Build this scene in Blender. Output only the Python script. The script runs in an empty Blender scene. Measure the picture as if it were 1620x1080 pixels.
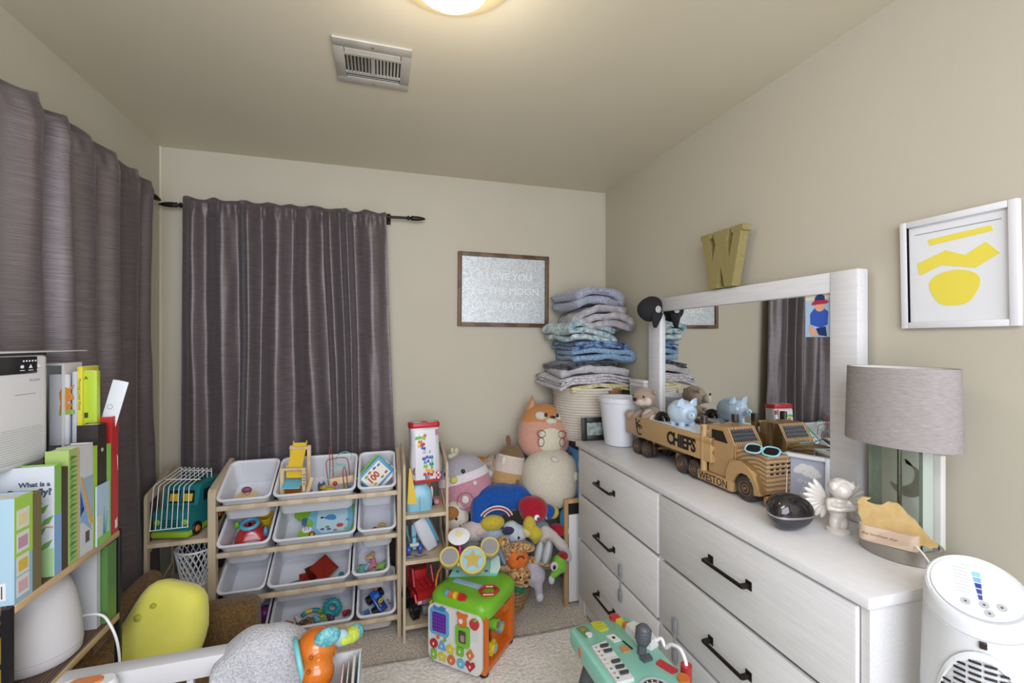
import bpy, bmesh, math, random
from mathutils import Matrix, Vector, Euler, noise
from math import sin, cos, pi, radians as R
random.seed(7)
S = bpy.context.scene
COL = S.collection

# ---------------------------------------------------------------- camera, world, lights, exposure
EYE = 1.453
YAW = math.atan(208/704)
cam_data = bpy.data.cameras.new('camera')
cam = bpy.data.objects.new('camera', cam_data); COL.objects.link(cam)
cam.location = (0, 0, EYE); cam.rotation_euler = (R(90), 0, -YAW)
cam_data.sensor_width = 36; cam_data.lens = 704/1620*36
cam_data.clip_start = 0.02
S.camera = cam
world = bpy.data.worlds.new('world'); S.world = world; world.use_nodes = True
world.node_tree.nodes['Background'].inputs[0].default_value = (.75, .85, 1, 1)
world.node_tree.nodes['Background'].inputs[1].default_value = .6
S.view_settings.view_transform = 'Standard'; S.view_settings.look = 'None'
S.view_settings.gamma = 1; S.view_settings.use_curve_mapping = False
S.view_settings.exposure = 0.0

def area(name, loc, rot, sx, sy, power, color):
    l = bpy.data.lights.new(name, 'AREA'); l.shape = 'RECTANGLE'; l.size = sx; l.size_y = sy
    l.energy = power; l.color = color
    o = bpy.data.objects.new(name, l); COL.objects.link(o); o.location = loc; o.rotation_euler = rot
    return o
# added soft fill from behind the camera, set at an unseen invented window
area('rear_fill', (0.15, -1.12, 1.50), (R(90), 0, 0), 2.1, 1.5, 66, (.86, .90, 1.0))
# the photographer's flash bounced off the ceiling behind the camera
area('bounce_flash', (-.1, -.35, 2.40), (R(38), 0, R(-8)), 1.3, .7, 33, (.86, .895, 1.0))
LAMP = (.178, 1.155)
pl = bpy.data.lights.new('ceiling_bulb', 'POINT'); pl.energy = 6; pl.color = (1, .9, .76); pl.shadow_soft_size = .09
po = bpy.data.objects.new('ceiling_bulb', pl); COL.objects.link(po); po.location = (LAMP[0], LAMP[1], 2.27)

# ---------------------------------------------------------------- helpers
_s, _c = sin(YAW), cos(YAW)
def _ray(px, py):
    u = (px-810)/704; v = (540-py)/704
    return (_s+u*_c, _c-u*_s, v)
def AX(px, py, X):
    r = _ray(px, py); t = X/r[0]; return Vector((X, r[1]*t, EYE+r[2]*t))
def AY(px, py, Y):
    r = _ray(px, py); t = Y/r[1]; return Vector((r[0]*t, Y, EYE+r[2]*t))
def AZ(px, py, Z):
    r = _ray(px, py); t = (Z-EYE)/r[2]; return Vector((r[0]*t, r[1]*t, Z))

def T(x=0, y=0, z=0): return Matrix.Translation((x, y, z))
def RX(a): return Matrix.Rotation(R(a), 4, 'X')
def RY(a): return Matrix.Rotation(R(a), 4, 'Y')
def RZ(a): return Matrix.Rotation(R(a), 4, 'Z')
def SC(x, y, z): return Matrix.Diagonal((x, y, z, 1))
I4 = Matrix.Identity(4)

_mats = {}
def srgb(h):
    if isinstance(h, str):
        h = h.lstrip('#'); v = [int(h[i:i+2], 16)/255 for i in (0, 2, 4)]
        return tuple((x/12.92 if x <= .04045 else ((x+.055)/1.055)**2.4) for x in v)
    return tuple(h)
def mat(name, color, rough=.55, metal=0, kind=None, c2=None, scale=40, bump=0, spec=.5, stretch=(1,1,1), emit=0, trans=0, sheen=0, fac=(.35,.65), coat=0, detail=4):
    if name in _mats: return _mats[name]
    m = bpy.data.materials.new(name); m.use_nodes = True; _mats[name] = m
    nt = m.node_tree; n = nt.nodes; L = nt.links; b = n['Principled BSDF']
    c = srgb(color); b.inputs['Base Color'].default_value = (*c, 1)
    b.inputs['Roughness'].default_value = rough; b.inputs['Metallic'].default_value = metal
    b.inputs['Specular IOR Level'].default_value = spec
    if sheen:
        b.inputs['Sheen Weight'].default_value = sheen; b.inputs['Sheen Roughness'].default_value = .5
    if coat: b.inputs['Coat Weight'].default_value = coat; b.inputs['Coat Roughness'].default_value = .08
    if trans: b.inputs['Transmission Weight'].default_value = trans
    if emit:
        b.inputs['Emission Color'].default_value = (*c, 1); b.inputs['Emission Strength'].default_value = emit
    if kind or bump:
        tc = n.new('ShaderNodeTexCoord'); mp = n.new('ShaderNodeMapping'); mp.inputs['Scale'].default_value = stretch
        L.new(tc.outputs['Object'], mp.inputs['Vector'])
        if kind == 'wave':
            t = n.new('ShaderNodeTexWave'); t.inputs['Scale'].default_value = scale; t.inputs['Distortion'].default_value = 5
            t.inputs['Detail'].default_value = 3; t.inputs['Detail Scale'].default_value = 1.2
            out = t.outputs['Color']
        elif kind == 'rings':
            t = n.new('ShaderNodeTexWave'); t.wave_type = 'RINGS'; t.rings_direction = 'X'; t.inputs['Scale'].default_value = scale
            t.inputs['Distortion'].default_value = 2; t.inputs['Detail'].default_value = 2
            out = t.outputs['Color']
        elif kind == 'voronoi':
            t = n.new('ShaderNodeTexVoronoi'); t.inputs['Scale'].default_value = scale; out = t.outputs['Color']
        elif kind == 'checker':
            t = n.new('ShaderNodeTexChecker'); t.inputs['Scale'].default_value = scale; out = t.outputs['Fac']
        else:
            t = n.new('ShaderNodeTexNoise'); t.inputs['Scale'].default_value = scale; t.inputs['Detail'].default_value = detail
            out = t.outputs['Fac']
        L.new(mp.outputs[0], t.inputs['Vector'])
        if c2 is not None:
            cr = n.new('ShaderNodeValToRGB'); cr.color_ramp.elements[0].position = fac[0]; cr.color_ramp.elements[1].position = fac[1]
            cr.color_ramp.elements[0].color = (*c, 1); cr.color_ramp.elements[1].color = (*srgb(c2), 1)
            L.new(out, cr.inputs[0]); L.new(cr.outputs[0], b.inputs['Base Color'])
        if bump:
            bp = n.new('ShaderNodeBump'); bp.inputs['Strength'].default_value = min(1, bump); bp.inputs['Distance'].default_value = .004*max(1, bump)
            L.new(out, bp.inputs['Height']); L.new(bp.outputs[0], b.inputs['Normal'])
    return m
def plastic(h, rough=.35): return mat('plastic '+h, h, rough)
def plush(h, h2=None): return mat('plush '+h, h, .95, kind='noise', c2=h2 or tuple(x*.82 for x in srgb(h)), scale=160, bump=.7, spec=.15, sheen=.25, fac=(.3, .75))
def paper(h): return mat('paper '+h, h, .6, spec=.3)

def rrect(w, d, r, z=0, n=4):
    pts = []
    for cx, cy, a0 in ((w/2-r, d/2-r, 0), (-w/2+r, d/2-r, 90), (-w/2+r, -d/2+r, 180), (w/2-r, -d/2+r, 270)):
        for i in range(n+1):
            a = R(a0+90*i/n); pts.append(Vector((cx+r*cos(a), cy+r*sin(a), z)))
    return pts
class MB:
    def __init__(s): s.bm = bmesh.new()
    def _tr(s, vs, M):
        for v in vs: v.co = M @ v.co
    def box(s, c, d, M=I4, bev=0, seg=2):
        r = bmesh.ops.create_cube(s.bm, size=1)['verts']
        for v in r: v.co = Vector((v.co.x*d[0]+c[0], v.co.y*d[1]+c[1], v.co.z*d[2]+c[2]))
        if bev:
            es = list({e for v in r for e in v.link_edges})
            g = bmesh.ops.bevel(s.bm, geom=es, offset=min(bev, min(d)*.49), segments=seg, affect='EDGES', profile=.5)
            r = list({v for f in g['faces'] for v in f.verts} | {v for v in r if v.is_valid})
        s._tr(r, M); return s
    def b2(s, a, b, M=I4, bev=0):   # box by two corners
        return s.box([(x+y)/2 for x, y in zip(a, b)], [abs(y-x) for x, y in zip(a, b)], M, bev)
    def loft(s, loops, M=I4, cap=(True, True), closed=True):
        L = [[s.bm.verts.new(M @ Vector(p)) for p in lp] for lp in loops]
        for a, b in zip(L, L[1:]):
            n = len(a)
            for i in range(n if closed else n-1):
                j = (i+1) % n
                try: s.bm.faces.new((a[i], a[j], b[j], b[i]))
                except ValueError: pass
        if cap[0]: s.bm.faces.new(list(reversed(L[0])))
        if cap[1]: s.bm.faces.new(L[-1])
        return s
    def lathe(s, prof, M=I4, seg=32, sx=1, sy=1):
        loops = []
        for r, z in prof:
            r = max(r, 1e-4)
            loops.append([Vector((r*sx*cos(2*pi*i/seg), r*sy*sin(2*pi*i/seg), z)) for i in range(seg)])
        return s.loft(loops, M)
    def cyl(s, p0, p1, r0, r1=None, seg=16, M=I4):
        p0, p1 = Vector(p0), Vector(p1); r1 = r0 if r1 is None else r1
        q = (p1-p0).to_track_quat('Z', 'Y').to_matrix().to_4x4()
        return s.lathe([(r0, 0), (r1, (p1-p0).length)], M @ Matrix.Translation(p0) @ q, seg)
    def ell(s, c, r, M=I4, rot=None, seg=20, rings=12):
        if isinstance(r, (int, float)): r = (r, r, r)
        g = bmesh.ops.create_uvsphere(s.bm, u_segments=seg, v_segments=rings, radius=1)['verts']
        m = M @ Matrix.Translation(c) @ (Euler([R(a) for a in rot]).to_matrix().to_4x4() if rot else I4) @ SC(*r)
        s._tr(g, m); return s
    def tube(s, pts, r, seg=8, closed=False, M=I4, rr=None):
        P = [Vector(p) for p in pts]; n = len(P); loops = []; up = None
        for i in range(n):
            if closed: t = P[(i+1) % n]-P[i-1]
            else: t = P[min(i+1, n-1)]-P[max(i-1, 0)]
            t.normalize()
            if up is None:
                up = Vector((0, 0, 1)) if abs(t.z) < .9 else Vector((1, 0, 0))
            a = (up - t*up.dot(t))
            if a.length < 1e-5: a = t.orthogonal()
            a.normalize(); up = a; b = t.cross(a)
            rad = rr[i] if rr else r
            loops.append([P[i]+a*rad*cos(2*pi*k/seg)+b*rad*sin(2*pi*k/seg) for k in range(seg)])
        if closed: loops.append(loops[0]); return s.loft(loops, M, (False, False))
        return s.loft(loops, M)
    def prism(s, poly, t, M=I4):     # polygon in local XY extruded along +Z
        a = [s.bm.verts.new(M @ Vector((x, y, 0))) for x, y in poly]
        b = [s.bm.verts.new(M @ Vector((x, y, t))) for x, y in poly]
        n = len(a)
        s.bm.faces.new(list(reversed(a))); s.bm.faces.new(b)
        for i in range(n): s.bm.faces.new((a[i], a[(i+1) % n], b[(i+1) % n], b[i]))
        return s
    def torus(s, c, R0, r, M=I4, seg=32, ss=10, sx=1, sy=1):
        pts = [(c[0]+R0*sx*cos(2*pi*i/seg), c[1]+R0*sy*sin(2*pi*i/seg), c[2]) for i in range(seg)]
        return s.tube(pts, r, ss, True, M)
    def build(s, name, m, parent=None, ang=40, M=None, noise_amp=0, nscale=8):
        bm = s.bm
        if noise_amp:
            for v in bm.verts: v.co += noise.noise_vector(v.co*nscale)*noise_amp
        bmesh.ops.remove_doubles(bm, verts=bm.verts, dist=1e-5)
        bmesh.ops.recalc_face_normals(bm, faces=bm.faces)
        me = bpy.data.meshes.new(name); bm.to_mesh(me); bm.free()
        me.materials.append(m)
        me.polygons.foreach_set('use_smooth', [True]*len(me.polygons))
        me.set_sharp_from_angle(angle=R(ang))
        o = bpy.data.objects.new(name, me); COL.objects.link(o)
        if parent: o.parent = parent
        if M is not None: o.matrix_local = M
        return o
def thing(name, label, cat, loc=(0,0,0), rz=0, group=None, rot=None):
    o = bpy.data.objects.new(name, None); COL.objects.link(o); o.empty_display_size = .05
    o.location = loc; o.rotation_euler = rot if rot else (0, 0, R(rz))
    o['label'] = label; o['category'] = cat
    if group: o['group'] = group
    return o
def tag(o, label, cat, group=None):
    o['label'] = label; o['category'] = cat
    if group: o['group'] = group
    return o
def struct(o): o['kind'] = 'structure'; return o
def clone(o, parent=None):
    c = o.copy(); COL.objects.link(c); c.parent = parent
    for ch in list(o.children): clone(ch, c)
    return c
def organic(name, ells, m, parent=None, voxel=.008, M=I4, amp=.0, nscale=30, smooth=4, tubes=(), extra=None):
    """ellipsoids and tapered tubes fused into ONE continuous soft body"""
    b = MB()
    for e in ells:
        b.ell(e[0], e[1], M, e[2] if len(e) > 2 else None)
    for t in tubes:
        b.tube(t[0], 0, 12, False, M, t[1])
        for k in (0, -1): b.ell(t[0][k], t[1][k]*.98, M, seg=12, rings=8)
    if extra: extra(b)
    o = b.build(name, m)
    r = o.modifiers.new('r', 'REMESH'); r.mode = 'VOXEL'; r.voxel_size = voxel
    sm = o.modifiers.new('s', 'SMOOTH'); sm.iterations = smooth; sm.factor = .6
    dg = bpy.context.evaluated_depsgraph_get(); dg.update()
    me = bpy.data.meshes.new_from_object(o.evaluated_get(dg))
    o.modifiers.clear(); old = o.data; o.data = me; bpy.data.meshes.remove(old)
    if amp:
        for v in me.vertices: v.co += v.normal*noise.noise(v.co*nscale)*amp
    me.name = name
    if not me.materials: me.materials.append(m)
    me.polygons.foreach_set('use_smooth', [True]*len(me.polygons))
    if parent: o.parent = parent
    return o
def text(name, s, size, m, parent, M, ext=.0006, align='LEFT', bold=0, spacing=1.0, sx=1.0):
    cu = bpy.data.curves.new('t', 'FONT'); cu.body = s; cu.size = size; cu.extrude = ext; cu.align_x = align
    cu.resolution_u = 2; cu.offset = bold; cu.space_character = spacing
    o = bpy.data.objects.new(name, cu); COL.objects.link(o)
    dg = bpy.context.evaluated_depsgraph_get(); dg.update()
    me = bpy.data.meshes.new_from_object(o.evaluated_get(dg))
    bpy.data.objects.remove(o); bpy.data.curves.remove(cu)
    for v in me.vertices: v.co.x *= sx
    me.name = name; me.materials.clear(); me.materials.append(m)
    q = bpy.data.objects.new(name, me); COL.objects.link(q)
    if parent: q.parent = parent
    q.matrix_local = M
    return q
def disc_poly(r, n=24, sx=1, sy=1, cx=0, cy=0): return [(cx+r*sx*cos(2*pi*i/n), cy+r*sy*sin(2*pi*i/n)) for i in range(n)]
def star_poly(r, k=.45, n=5, rot=90, cx=0, cy=0):
    return [(cx+(r if i % 2 == 0 else r*k)*cos(R(rot+180*i/n)), cy+(r if i % 2 == 0 else r*k)*sin(R(rot+180*i/n))) for i in range(2*n)]
# frames for flat print: local XY plane turned to face -Y, +X or -X in the parent's space
FY = Matrix(((1,0,0,0),(0,0,-1,0),(0,1,0,0),(0,0,0,1)))       # x->x, y->z, z->-y  (faces the camera side)
FXM = Matrix(((0,0,-1,0),(-1,0,0,0),(0,1,0,0),(0,0,0,1)))     # x->-y, y->z, z->-x  (faces -X)
FXP = Matrix(((0,0,1,0),(1,0,0,0),(0,1,0,0),(0,0,0,1)))       # x->y, y->z, z->+x  (faces +X)

# shared materials
M_white = mat('white paint', '#d2d1d1', .45, bump=.03, kind='noise', scale=30)
M_black = mat('black plastic', '#141416', .4)
M_dark = mat('dark bronze', '#2a2522', .4, .7)
M_nickel = mat('brushed nickel', '#a8a39b', .32, .9, kind='noise', stretch=(1,1,40), scale=30, bump=.03)
M_pine = mat('pale pine', '#b8a68c', .55, kind='wave', c2='#c6b59c', scale=3, stretch=(1,1,.15), spec=.3)
M_binw = mat('white bin plastic', '#d3d4da', .38)
M_wire = mat('white wire', '#e4e4e6', .35)

def thin_glass(name, tint=(.97, .98, .97)):
    m = bpy.data.materials.new(name); m.use_nodes = True; nt = m.node_tree; n = nt.nodes; L = nt.links
    n.remove(n['Principled BSDF']); out = [x for x in n if x.type == 'OUTPUT_MATERIAL'][0]
    t = n.new('ShaderNodeBsdfTransparent'); t.inputs[0].default_value = (*tint, 1)
    g = n.new('ShaderNodeBsdfGlossy'); g.inputs['Roughness'].default_value = .02
    mx = n.new('ShaderNodeMixShader'); lw = n.new('ShaderNodeFresnel'); lw.inputs[0].default_value = 1.35
    L.new(lw.outputs[0], mx.inputs[0]); L.new(t.outputs[0], mx.inputs[1]); L.new(g.outputs[0], mx.inputs[2]); L.new(mx.outputs[0], out.inputs[0])
    return m

def smooth_path(pts, k_=6):
    P = [Vector(p) for p in pts]; out = []
    for i in range(len(P)-1):
        a, b, c, d = P[max(i-1,0)], P[i], P[i+1], P[min(i+2, len(P)-1)]
        for k in range(k_):
            t = k/k_; out.append(.5*((2*b)+(c-a)*t+(2*a-5*b+4*c-d)*t*t+(3*b-a-3*c+d)*t**3))
    return out+[P[-1]]
# ---------------------------------------------------------------- room shell
XL, XR, YB, YF, ZC = -1.072, 1.430, 2.667, -1.25, 2.44
def wallmat(name, c, c2):
    m = mat(name, c, .6, kind='noise', c2=c2, scale=1.6, spec=.35)
    nt = m.node_tree; n = nt.nodes; L = nt.links
    t = n.new('ShaderNodeTexNoise'); t.inputs['Scale'].default_value = 60; t.inputs['Detail'].default_value = 5
    tc = [x for x in n if x.type == 'TEX_COORD'][0]; L.new(tc.outputs['Object'], t.inputs['Vector'])
    bp = n.new('ShaderNodeBump'); bp.inputs['Strength'].default_value = .06; bp.inputs['Distance'].default_value = .002
    L.new(t.outputs['Fac'], bp.inputs['Height']); L.new(bp.outputs[0], n['Principled BSDF'].inputs['Normal'])
    return m
M_wall = wallmat('cream wall paint', '#bab4a3', '#b7b09f')
M_ceil = mat('ceiling paint', '#d0c8b3', .42, kind='noise', c2='#ccc4ae', scale=1.5, spec=.4)
m = M_ceil
M_carpet = mat('beige carpet', '#b3a799', .98, kind='noise', c2='#dacfc1', scale=95, bump=1.6, spec=.1, detail=6)
M_trim = mat('cream trim', '#c9c2ae', .45)
struct(MB().b2((XL-.1, YF-.1, -.1), (XR+.1, YB+.1, 0)).build('floor', M_carpet))
struct(MB().b2((XL-.1, YF-.1, ZC), (XR+.1, YB+.1, ZC+.1)).build('ceiling', M_ceil))
# back wall and left wall have a window opening behind the curtains
def wall_with_hole(name, fixed, a0, a1, h0, h1, z0, z1, axis):
    b = MB(); t = .1
    def seg(p, q, za, zb):
        if axis == 'y': b.b2((p, fixed, za), (q, fixed+t, zb))
        else: b.b2((fixed-t, p, za), (fixed, q, zb))
    seg(a0, h0, 0, ZC); seg(h1, a1, 0, ZC); seg(h0, h1, 0, z0); seg(h0, h1, z1, ZC)
    return struct(b.build(name, M_wall))
wall_with_hole('wall_back', YB, XL, XR, -.86, -.08, .95, 2.02, 'y')
wall_with_hole('wall_left', XL, YF, YB, .55, 2.25, .95, 2.02, 'x')
struct(MB().b2((XR, YF-.1, 0), (XR+.1, YB+.1, ZC)).build('wall_right', M_wall))
bf = MB(); hx0, hx1, hz0, hz1 = -.95, 1.25, .72, 2.28
bf.b2((XL-.1, YF-.1, 0), (hx0, YF, ZC)).b2((hx1, YF-.1, 0), (XR, YF, ZC)).b2((hx0, YF-.1, 0), (hx1, YF, hz0)).b2((hx0, YF-.1, hz1), (hx1, YF, ZC))
struct(bf.build('wall_front', M_wall))
M_glass = thin_glass('window glass')
def window(name, M, w, h):
    r = struct(thing(name, '', '')); del r['label']; del r['category']; r.matrix_world = M
    f = MB()
    for sx in (-1, 1): f.box((sx*(w/2+.02), -.012, 0), (.075, .024, h+.15), bev=.004)
    for sz in (-1, 1): f.box((0, -.012, sz*(h/2+.035)), (w-.035, .024, .075), bev=.004)
    f.build('window_frame', M_trim, r)
    g = MB(); g.box((0, .05, h*.25), (w-.002, .006, h*.49)); g.box((0, .065, -h*.25), (w-.002, .006, h*.49)); g.build('window_pane', M_glass, r)
    MB().box((0, .055, 0), (w-.002, .03, .04)).build('window_rail', M_trim, r)
    return r
window('window_1', T(-.47, YB, 1.485), .78, 1.07)
window('window_2', T(XL, 1.40, 1.485) @ RZ(90), 1.70, 1.07)
window('added_window', T(.15, YF, 1.50) @ RZ(180), 2.2, 1.56)  # unseen window added behind the camera to go with the fill light
# baseboards and a thin cove line where walls meet the ceiling
struct(MB().b2((XL, YB-.014, 0), (XR, YB, .085), bev=.004).build('baseboard_back', M_trim))
struct(MB().b2((XL, YF, 0), (XL+.014, YB-.014, .085), bev=.004).build('baseboard_left', M_trim))
struct(MB().b2((XR-.014, YF, 0), (XR, YB-.014, .085), bev=.004).build('baseboard_right', M_trim))
# narrow vertical mouldings at the corners of the back wall
struct(MB().b2((XL, YB-.006, .085), (XL+.012, YB, ZC)).build('trim_1', M_trim))
struct(MB().b2((XR-.006, YB-.010, .085), (XR, YB, ZC)).build('trim_2', M_trim))

# ---------------------------------------------------------------- ceiling vent
v = thing('ceiling_vent', 'grey-white metal louvred air vent set in the ceiling', 'vent', (-.025, 1.665, ZC), 0)
M_vent = mat('vent enamel', '#b9b6ae', .5, .1, kind='noise', c2='#a9a69c', scale=9)
vw, vd = .255, .258
f = MB(); e = .034
f.b2((-vw/2, -vd/2, -.007), (vw/2, -vd/2+e+.008, 0), bev=.002).b2((-vw/2, vd/2-e-.008, -.007), (vw/2, vd/2, 0), bev=.002)
f.b2((-vw/2, -vd/2+e+.006, -.007), (-vw/2+e, vd/2-e-.006, 0), bev=.002).b2((vw/2-e, -vd/2+e+.006, -.007), (vw/2, vd/2-e-.006, 0), bev=.002)
f.build('frame', M_vent, v)
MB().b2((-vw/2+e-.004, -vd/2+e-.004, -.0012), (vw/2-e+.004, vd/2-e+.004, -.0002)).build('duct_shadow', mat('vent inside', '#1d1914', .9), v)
mb = MB()
for yy in (-.052, .054): mb.box((0, yy, -.005), (vw-2*e+.002, .010, .005))
mb.box((0, 0, -.005), (.014, .098, .005)); mb.build('crossbar', M_vent, v)
for k in range(14):
    xx = -.085+k*.0118 + (.017 if k >= 7 else 0)
    a = 38 if k < 7 else -38
    if k == 0: first = MB().box((0, 0, 0), (.0085, .097, .0012)).build('louvre', M_vent, v, M=T(xx, 0, -.0055) @ RY(a))
    else:
        o = first.copy(); COL.objects.link(o); o.matrix_local = T(xx, 0, -.0055) @ RY(a)
for k in range(6):
    yy = (-.082+k*.0105) if k < 3 else (.063+(k-3)*.0105)
    if k == 0: first2 = MB().box((0, 0, 0), (vw-2*e-.004, .0075, .0012)).build('louvre', M_vent, v, M=T(0, yy, -.0055) @ RX(-30))
    else:
        o = first2.copy(); COL.objects.link(o); o.matrix_local = T(0, yy, -.0055) @ RX(-30 if k < 3 else 25)
for yy in (-.108, .108): MB().cyl((0, yy, -.009), (0, yy, -.006), .004, seg=10).build('screw', M_nickel, v)

# ---------------------------------------------------------------- ceiling light
c = thing('ceiling_light', 'round flush ceiling light with warm glowing glass dome', 'ceiling light', (LAMP[0], LAMP[1], ZC))
MB().lathe([(.02, -.001), (.168, -.001), (.172, -.008), (.168, -.022), (.120, -.040), (.108, -.041)], seg=48).build('base_ring', mat('beige enamel', '#cdbb95', .45), c)
MB().lathe([(.106, -.036), (.106, -.046), (.096, -.066), (.074, -.083), (.045, -.092), (.012, -.095), (.0, -.095)], seg=48).build('glass_dome', mat('lit glass', '#ffe9c4', .3, emit=1.9), c)

# ---------------------------------------------------------------- curtains and rods
def curtain_mat():
    m = bpy.data.materials.new('charcoal faux silk'); m.use_nodes = True
    nt = m.node_tree; n = nt.nodes; L = nt.links; b = n['Principled BSDF']
    tc = n.new('ShaderNodeTexCoord'); mp = n.new('ShaderNodeMapping'); mp.inputs['Scale'].default_value = (14, 14, 420)
    L.new(tc.outputs['Object'], mp.inputs[0])
    t = n.new('ShaderNodeTexNoise'); t.inputs['Scale'].default_value = 1; t.inputs['Detail'].default_value = 3; L.new(mp.outputs[0], t.inputs[0])
    cr = n.new('ShaderNodeValToRGB'); cr.color_ramp.elements[0].position = .3; cr.color_ramp.elements[1].position = .7
    cr.color_ramp.elements[0].color = (*srgb('#51484a'), 1); cr.color_ramp.elements[1].color = (*srgb('#6b6264'), 1)
    L.new(t.outputs[0], cr.inputs[0]); L.new(cr.outputs[0], b.inputs['Base Color'])
    t2 = n.new('ShaderNodeTexNoise'); t2.inputs['Scale'].default_value = 16; t2.inputs['Detail'].default_value = 4; L.new(tc.outputs['Object'], t2.inputs[0])
    ad = n.new('ShaderNodeMath'); ad.operation = 'MULTIPLY_ADD'; ad.inputs[1].default_value = 2.2; L.new(t2.outputs[0], ad.inputs[0]); L.new(t.outputs[0], ad.inputs[2])
    bp = n.new('ShaderNodeBump'); bp.inputs['Strength'].default_value = .35; bp.inputs['Distance'].default_value = .0022
    L.new(ad.outputs[0], bp.inputs['Height']); L.new(bp.outputs[0], b.inputs['Normal'])
    b.inputs['Roughness'].default_value = .40; b.inputs['Metallic'].default_value = .35; b.inputs['Specular IOR Level'].default_value = .5
    b.inputs['Sheen Weight'].default_value = .15
    return m
M_curt = curtain_mat()
def curtain(name, label, P0, P1, Q0, Q1, z0, z1, out, folds, amp, header, seed, rodoff):
    """P0,P1: rod ends of the cloth (x,y) at the top; Q0,Q1 at the hem; out: unit vector into the room"""
    nu, nv = 420, 90; rnd = random.Random(seed)
    # fold positions: irregular widths
    ws = [rnd.uniform(.55, 1.45) for _ in range(folds)]; tot = sum(ws)
    edges = [0]; 
    for w in ws: edges.append(edges[-1]+w/tot)
    amps = [rnd.uniform(.55, 1.1) for _ in range(folds)]
    sh = [rnd.uniform(-.35, .35) for _ in range(folds+1)]
    bm = bmesh.new(); grid = []
    for j in range(nv+1):
        v = j/nv; z = z0+(z1-z0)*v; row = []
        drop = (z0-z)
        for i in range(nu+1):
            u = i/nu
            k = 0
            # fold edges drift sideways as they fall
            uu = u + .012*math.sin(9*u+3*v+seed)*min(1, v*2) + .02*v*math.sin(4*v+14*u)
            uu = min(max(uu, 0), .99999)
            while k < folds-1 and uu > edges[k+1]: k += 1
            t = (uu-edges[k])/(edges[k+1]-edges[k])
            s = 1-cos(2*pi*(t**(1+.35*sh[k])))           # 0..2
            s = s/2
            sharp = s**(.8 if k % 2 else 1.1)
            d = amp*amps[k]*sharp
            d += .010*noise.noise(Vector((u*9+seed, v*3.3, 1.7)))*min(1, v*3) + .004*noise.noise(Vector((u*30, v*9, seed)))
            if drop < header:                            # rod pocket pinched flat round the rod with a ruffle above
                f = drop/header
                d = d*(.75+.25*f)
                d += .006*math.sin(u*folds*26)*(1-abs(f-.75)*1.3) if .35 < f else 0
            d += rodoff*(1 if drop < header else max(0, 1-(drop-header)/.12))
            zz = z + (.007*math.sin(uu*folds*2*pi+1)+.006*noise.noise(Vector((u*25, 0, seed))) if j == 0 else 0)
            a = Vector(P0).lerp(Vector(P1), u); q = Vector(Q0).lerp(Vector(Q1), u)
            fl = min(1, v*1.15)**1.2
            p = a.lerp(q, fl)
            row.append(bm.verts.new((p.x+out[0]*d, p.y+out[1]*d, zz)))
        grid.append(row)
    for j in range(nv):
        for i in range(nu): bm.faces.new((grid[j][i], grid[j][i+1], grid[j+1][i+1], grid[j+1][i]))
    me = bpy.data.meshes.new(name); bm.to_mesh(me); bm.free(); me.materials.append(M_curt)
    me.polygons.foreach_set('use_smooth', [True]*len(me.polygons))
    o = bpy.data.objects.new(name, me); COL.objects.link(o)
    so = o.modifiers.new('s', 'SOLIDIFY'); so.thickness = .0015; so.offset = 0
    return tag(o, label, 'curtain')
curtain('curtain', 'charcoal satin curtain hanging from rod on the back wall behind toy bins', (-.945, 2.592), (.030, 2.592), (-.96, 2.60), (.100, 2.60), 2.170, .03, (0, -1), 8, .058, .07, 3, .0)
curtain('curtain', 'charcoal satin curtain with folded top on left wall, beside the picture books', (-1.015, .75), (-1.015, 2.42), (-1.02, .70), (-1.02, 2.47), 2.178, .05, (1, 0), 11, .062, .07, 11, .003)
def rod(label, A, B, out, brx):
    t = thing('curtain_rod', label, 'curtain rod', A)
    d = Vector(B)-Vector(A); L = d.length; q = d.to_track_quat('Z', 'Y').to_matrix().to_4x4()
    MB().cyl((0,0,0), (0,0,L), .0075, seg=14).build('rod', M_dark, t, M=q)
    for s0, sgn in ((0, -1), (L, 1)):
        m_ = MB(); M2 = q @ T(0, 0, s0) @ (RX(180) if sgn < 0 else I4)
        m_.lathe([(.009, -.004), (.013, 0), (.013, .006), (.007, .012), (.010, .018), (.012, .028), (.0135, .045), (.012, .065), (.009, .082), (.005, .094), (.001, .10)], M2, 12)
        for k in range(4):
            m_.tube([(.0125*cos(k*pi/2+a*.5)*(1-a*.05), .0125*sin(k*pi/2+a*.5)*(1-a*.05), .022+.006*a) for a in range(9)], .0022, 6, M=M2)
        m_.build('finial', M_dark, t)
    for s0 in brx:
        p = d.normalized()*s0
        m_ = MB(); w = -Vector(out)*(.055/.066 if out[1] else .035/.066)
        m_.cyl(p, p+w*.066, .005, seg=8); m_.cyl(p+Vector((0,0,-.03))+w*.064, p+Vector((0,0,.03))+w*.064, .011, seg=10)
        m_.torus((0,0,0), .0095, .003, T(*p) @ q, 14, 6); m_.build('bracket', M_dark, t)
    return t
rod('dark bronze curtain rod with twisted finial on the back wall', (-.955, 2.606, 2.135), (.150, 2.606, 2.158), (0,-1,0), (.05, 1.0))
rod('dark bronze curtain rod ending in the room corner on the left wall', (-1.030, .68, 2.14), (-1.030, 2.47, 2.14), (1,0,0), (.15, 1.72))
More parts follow.
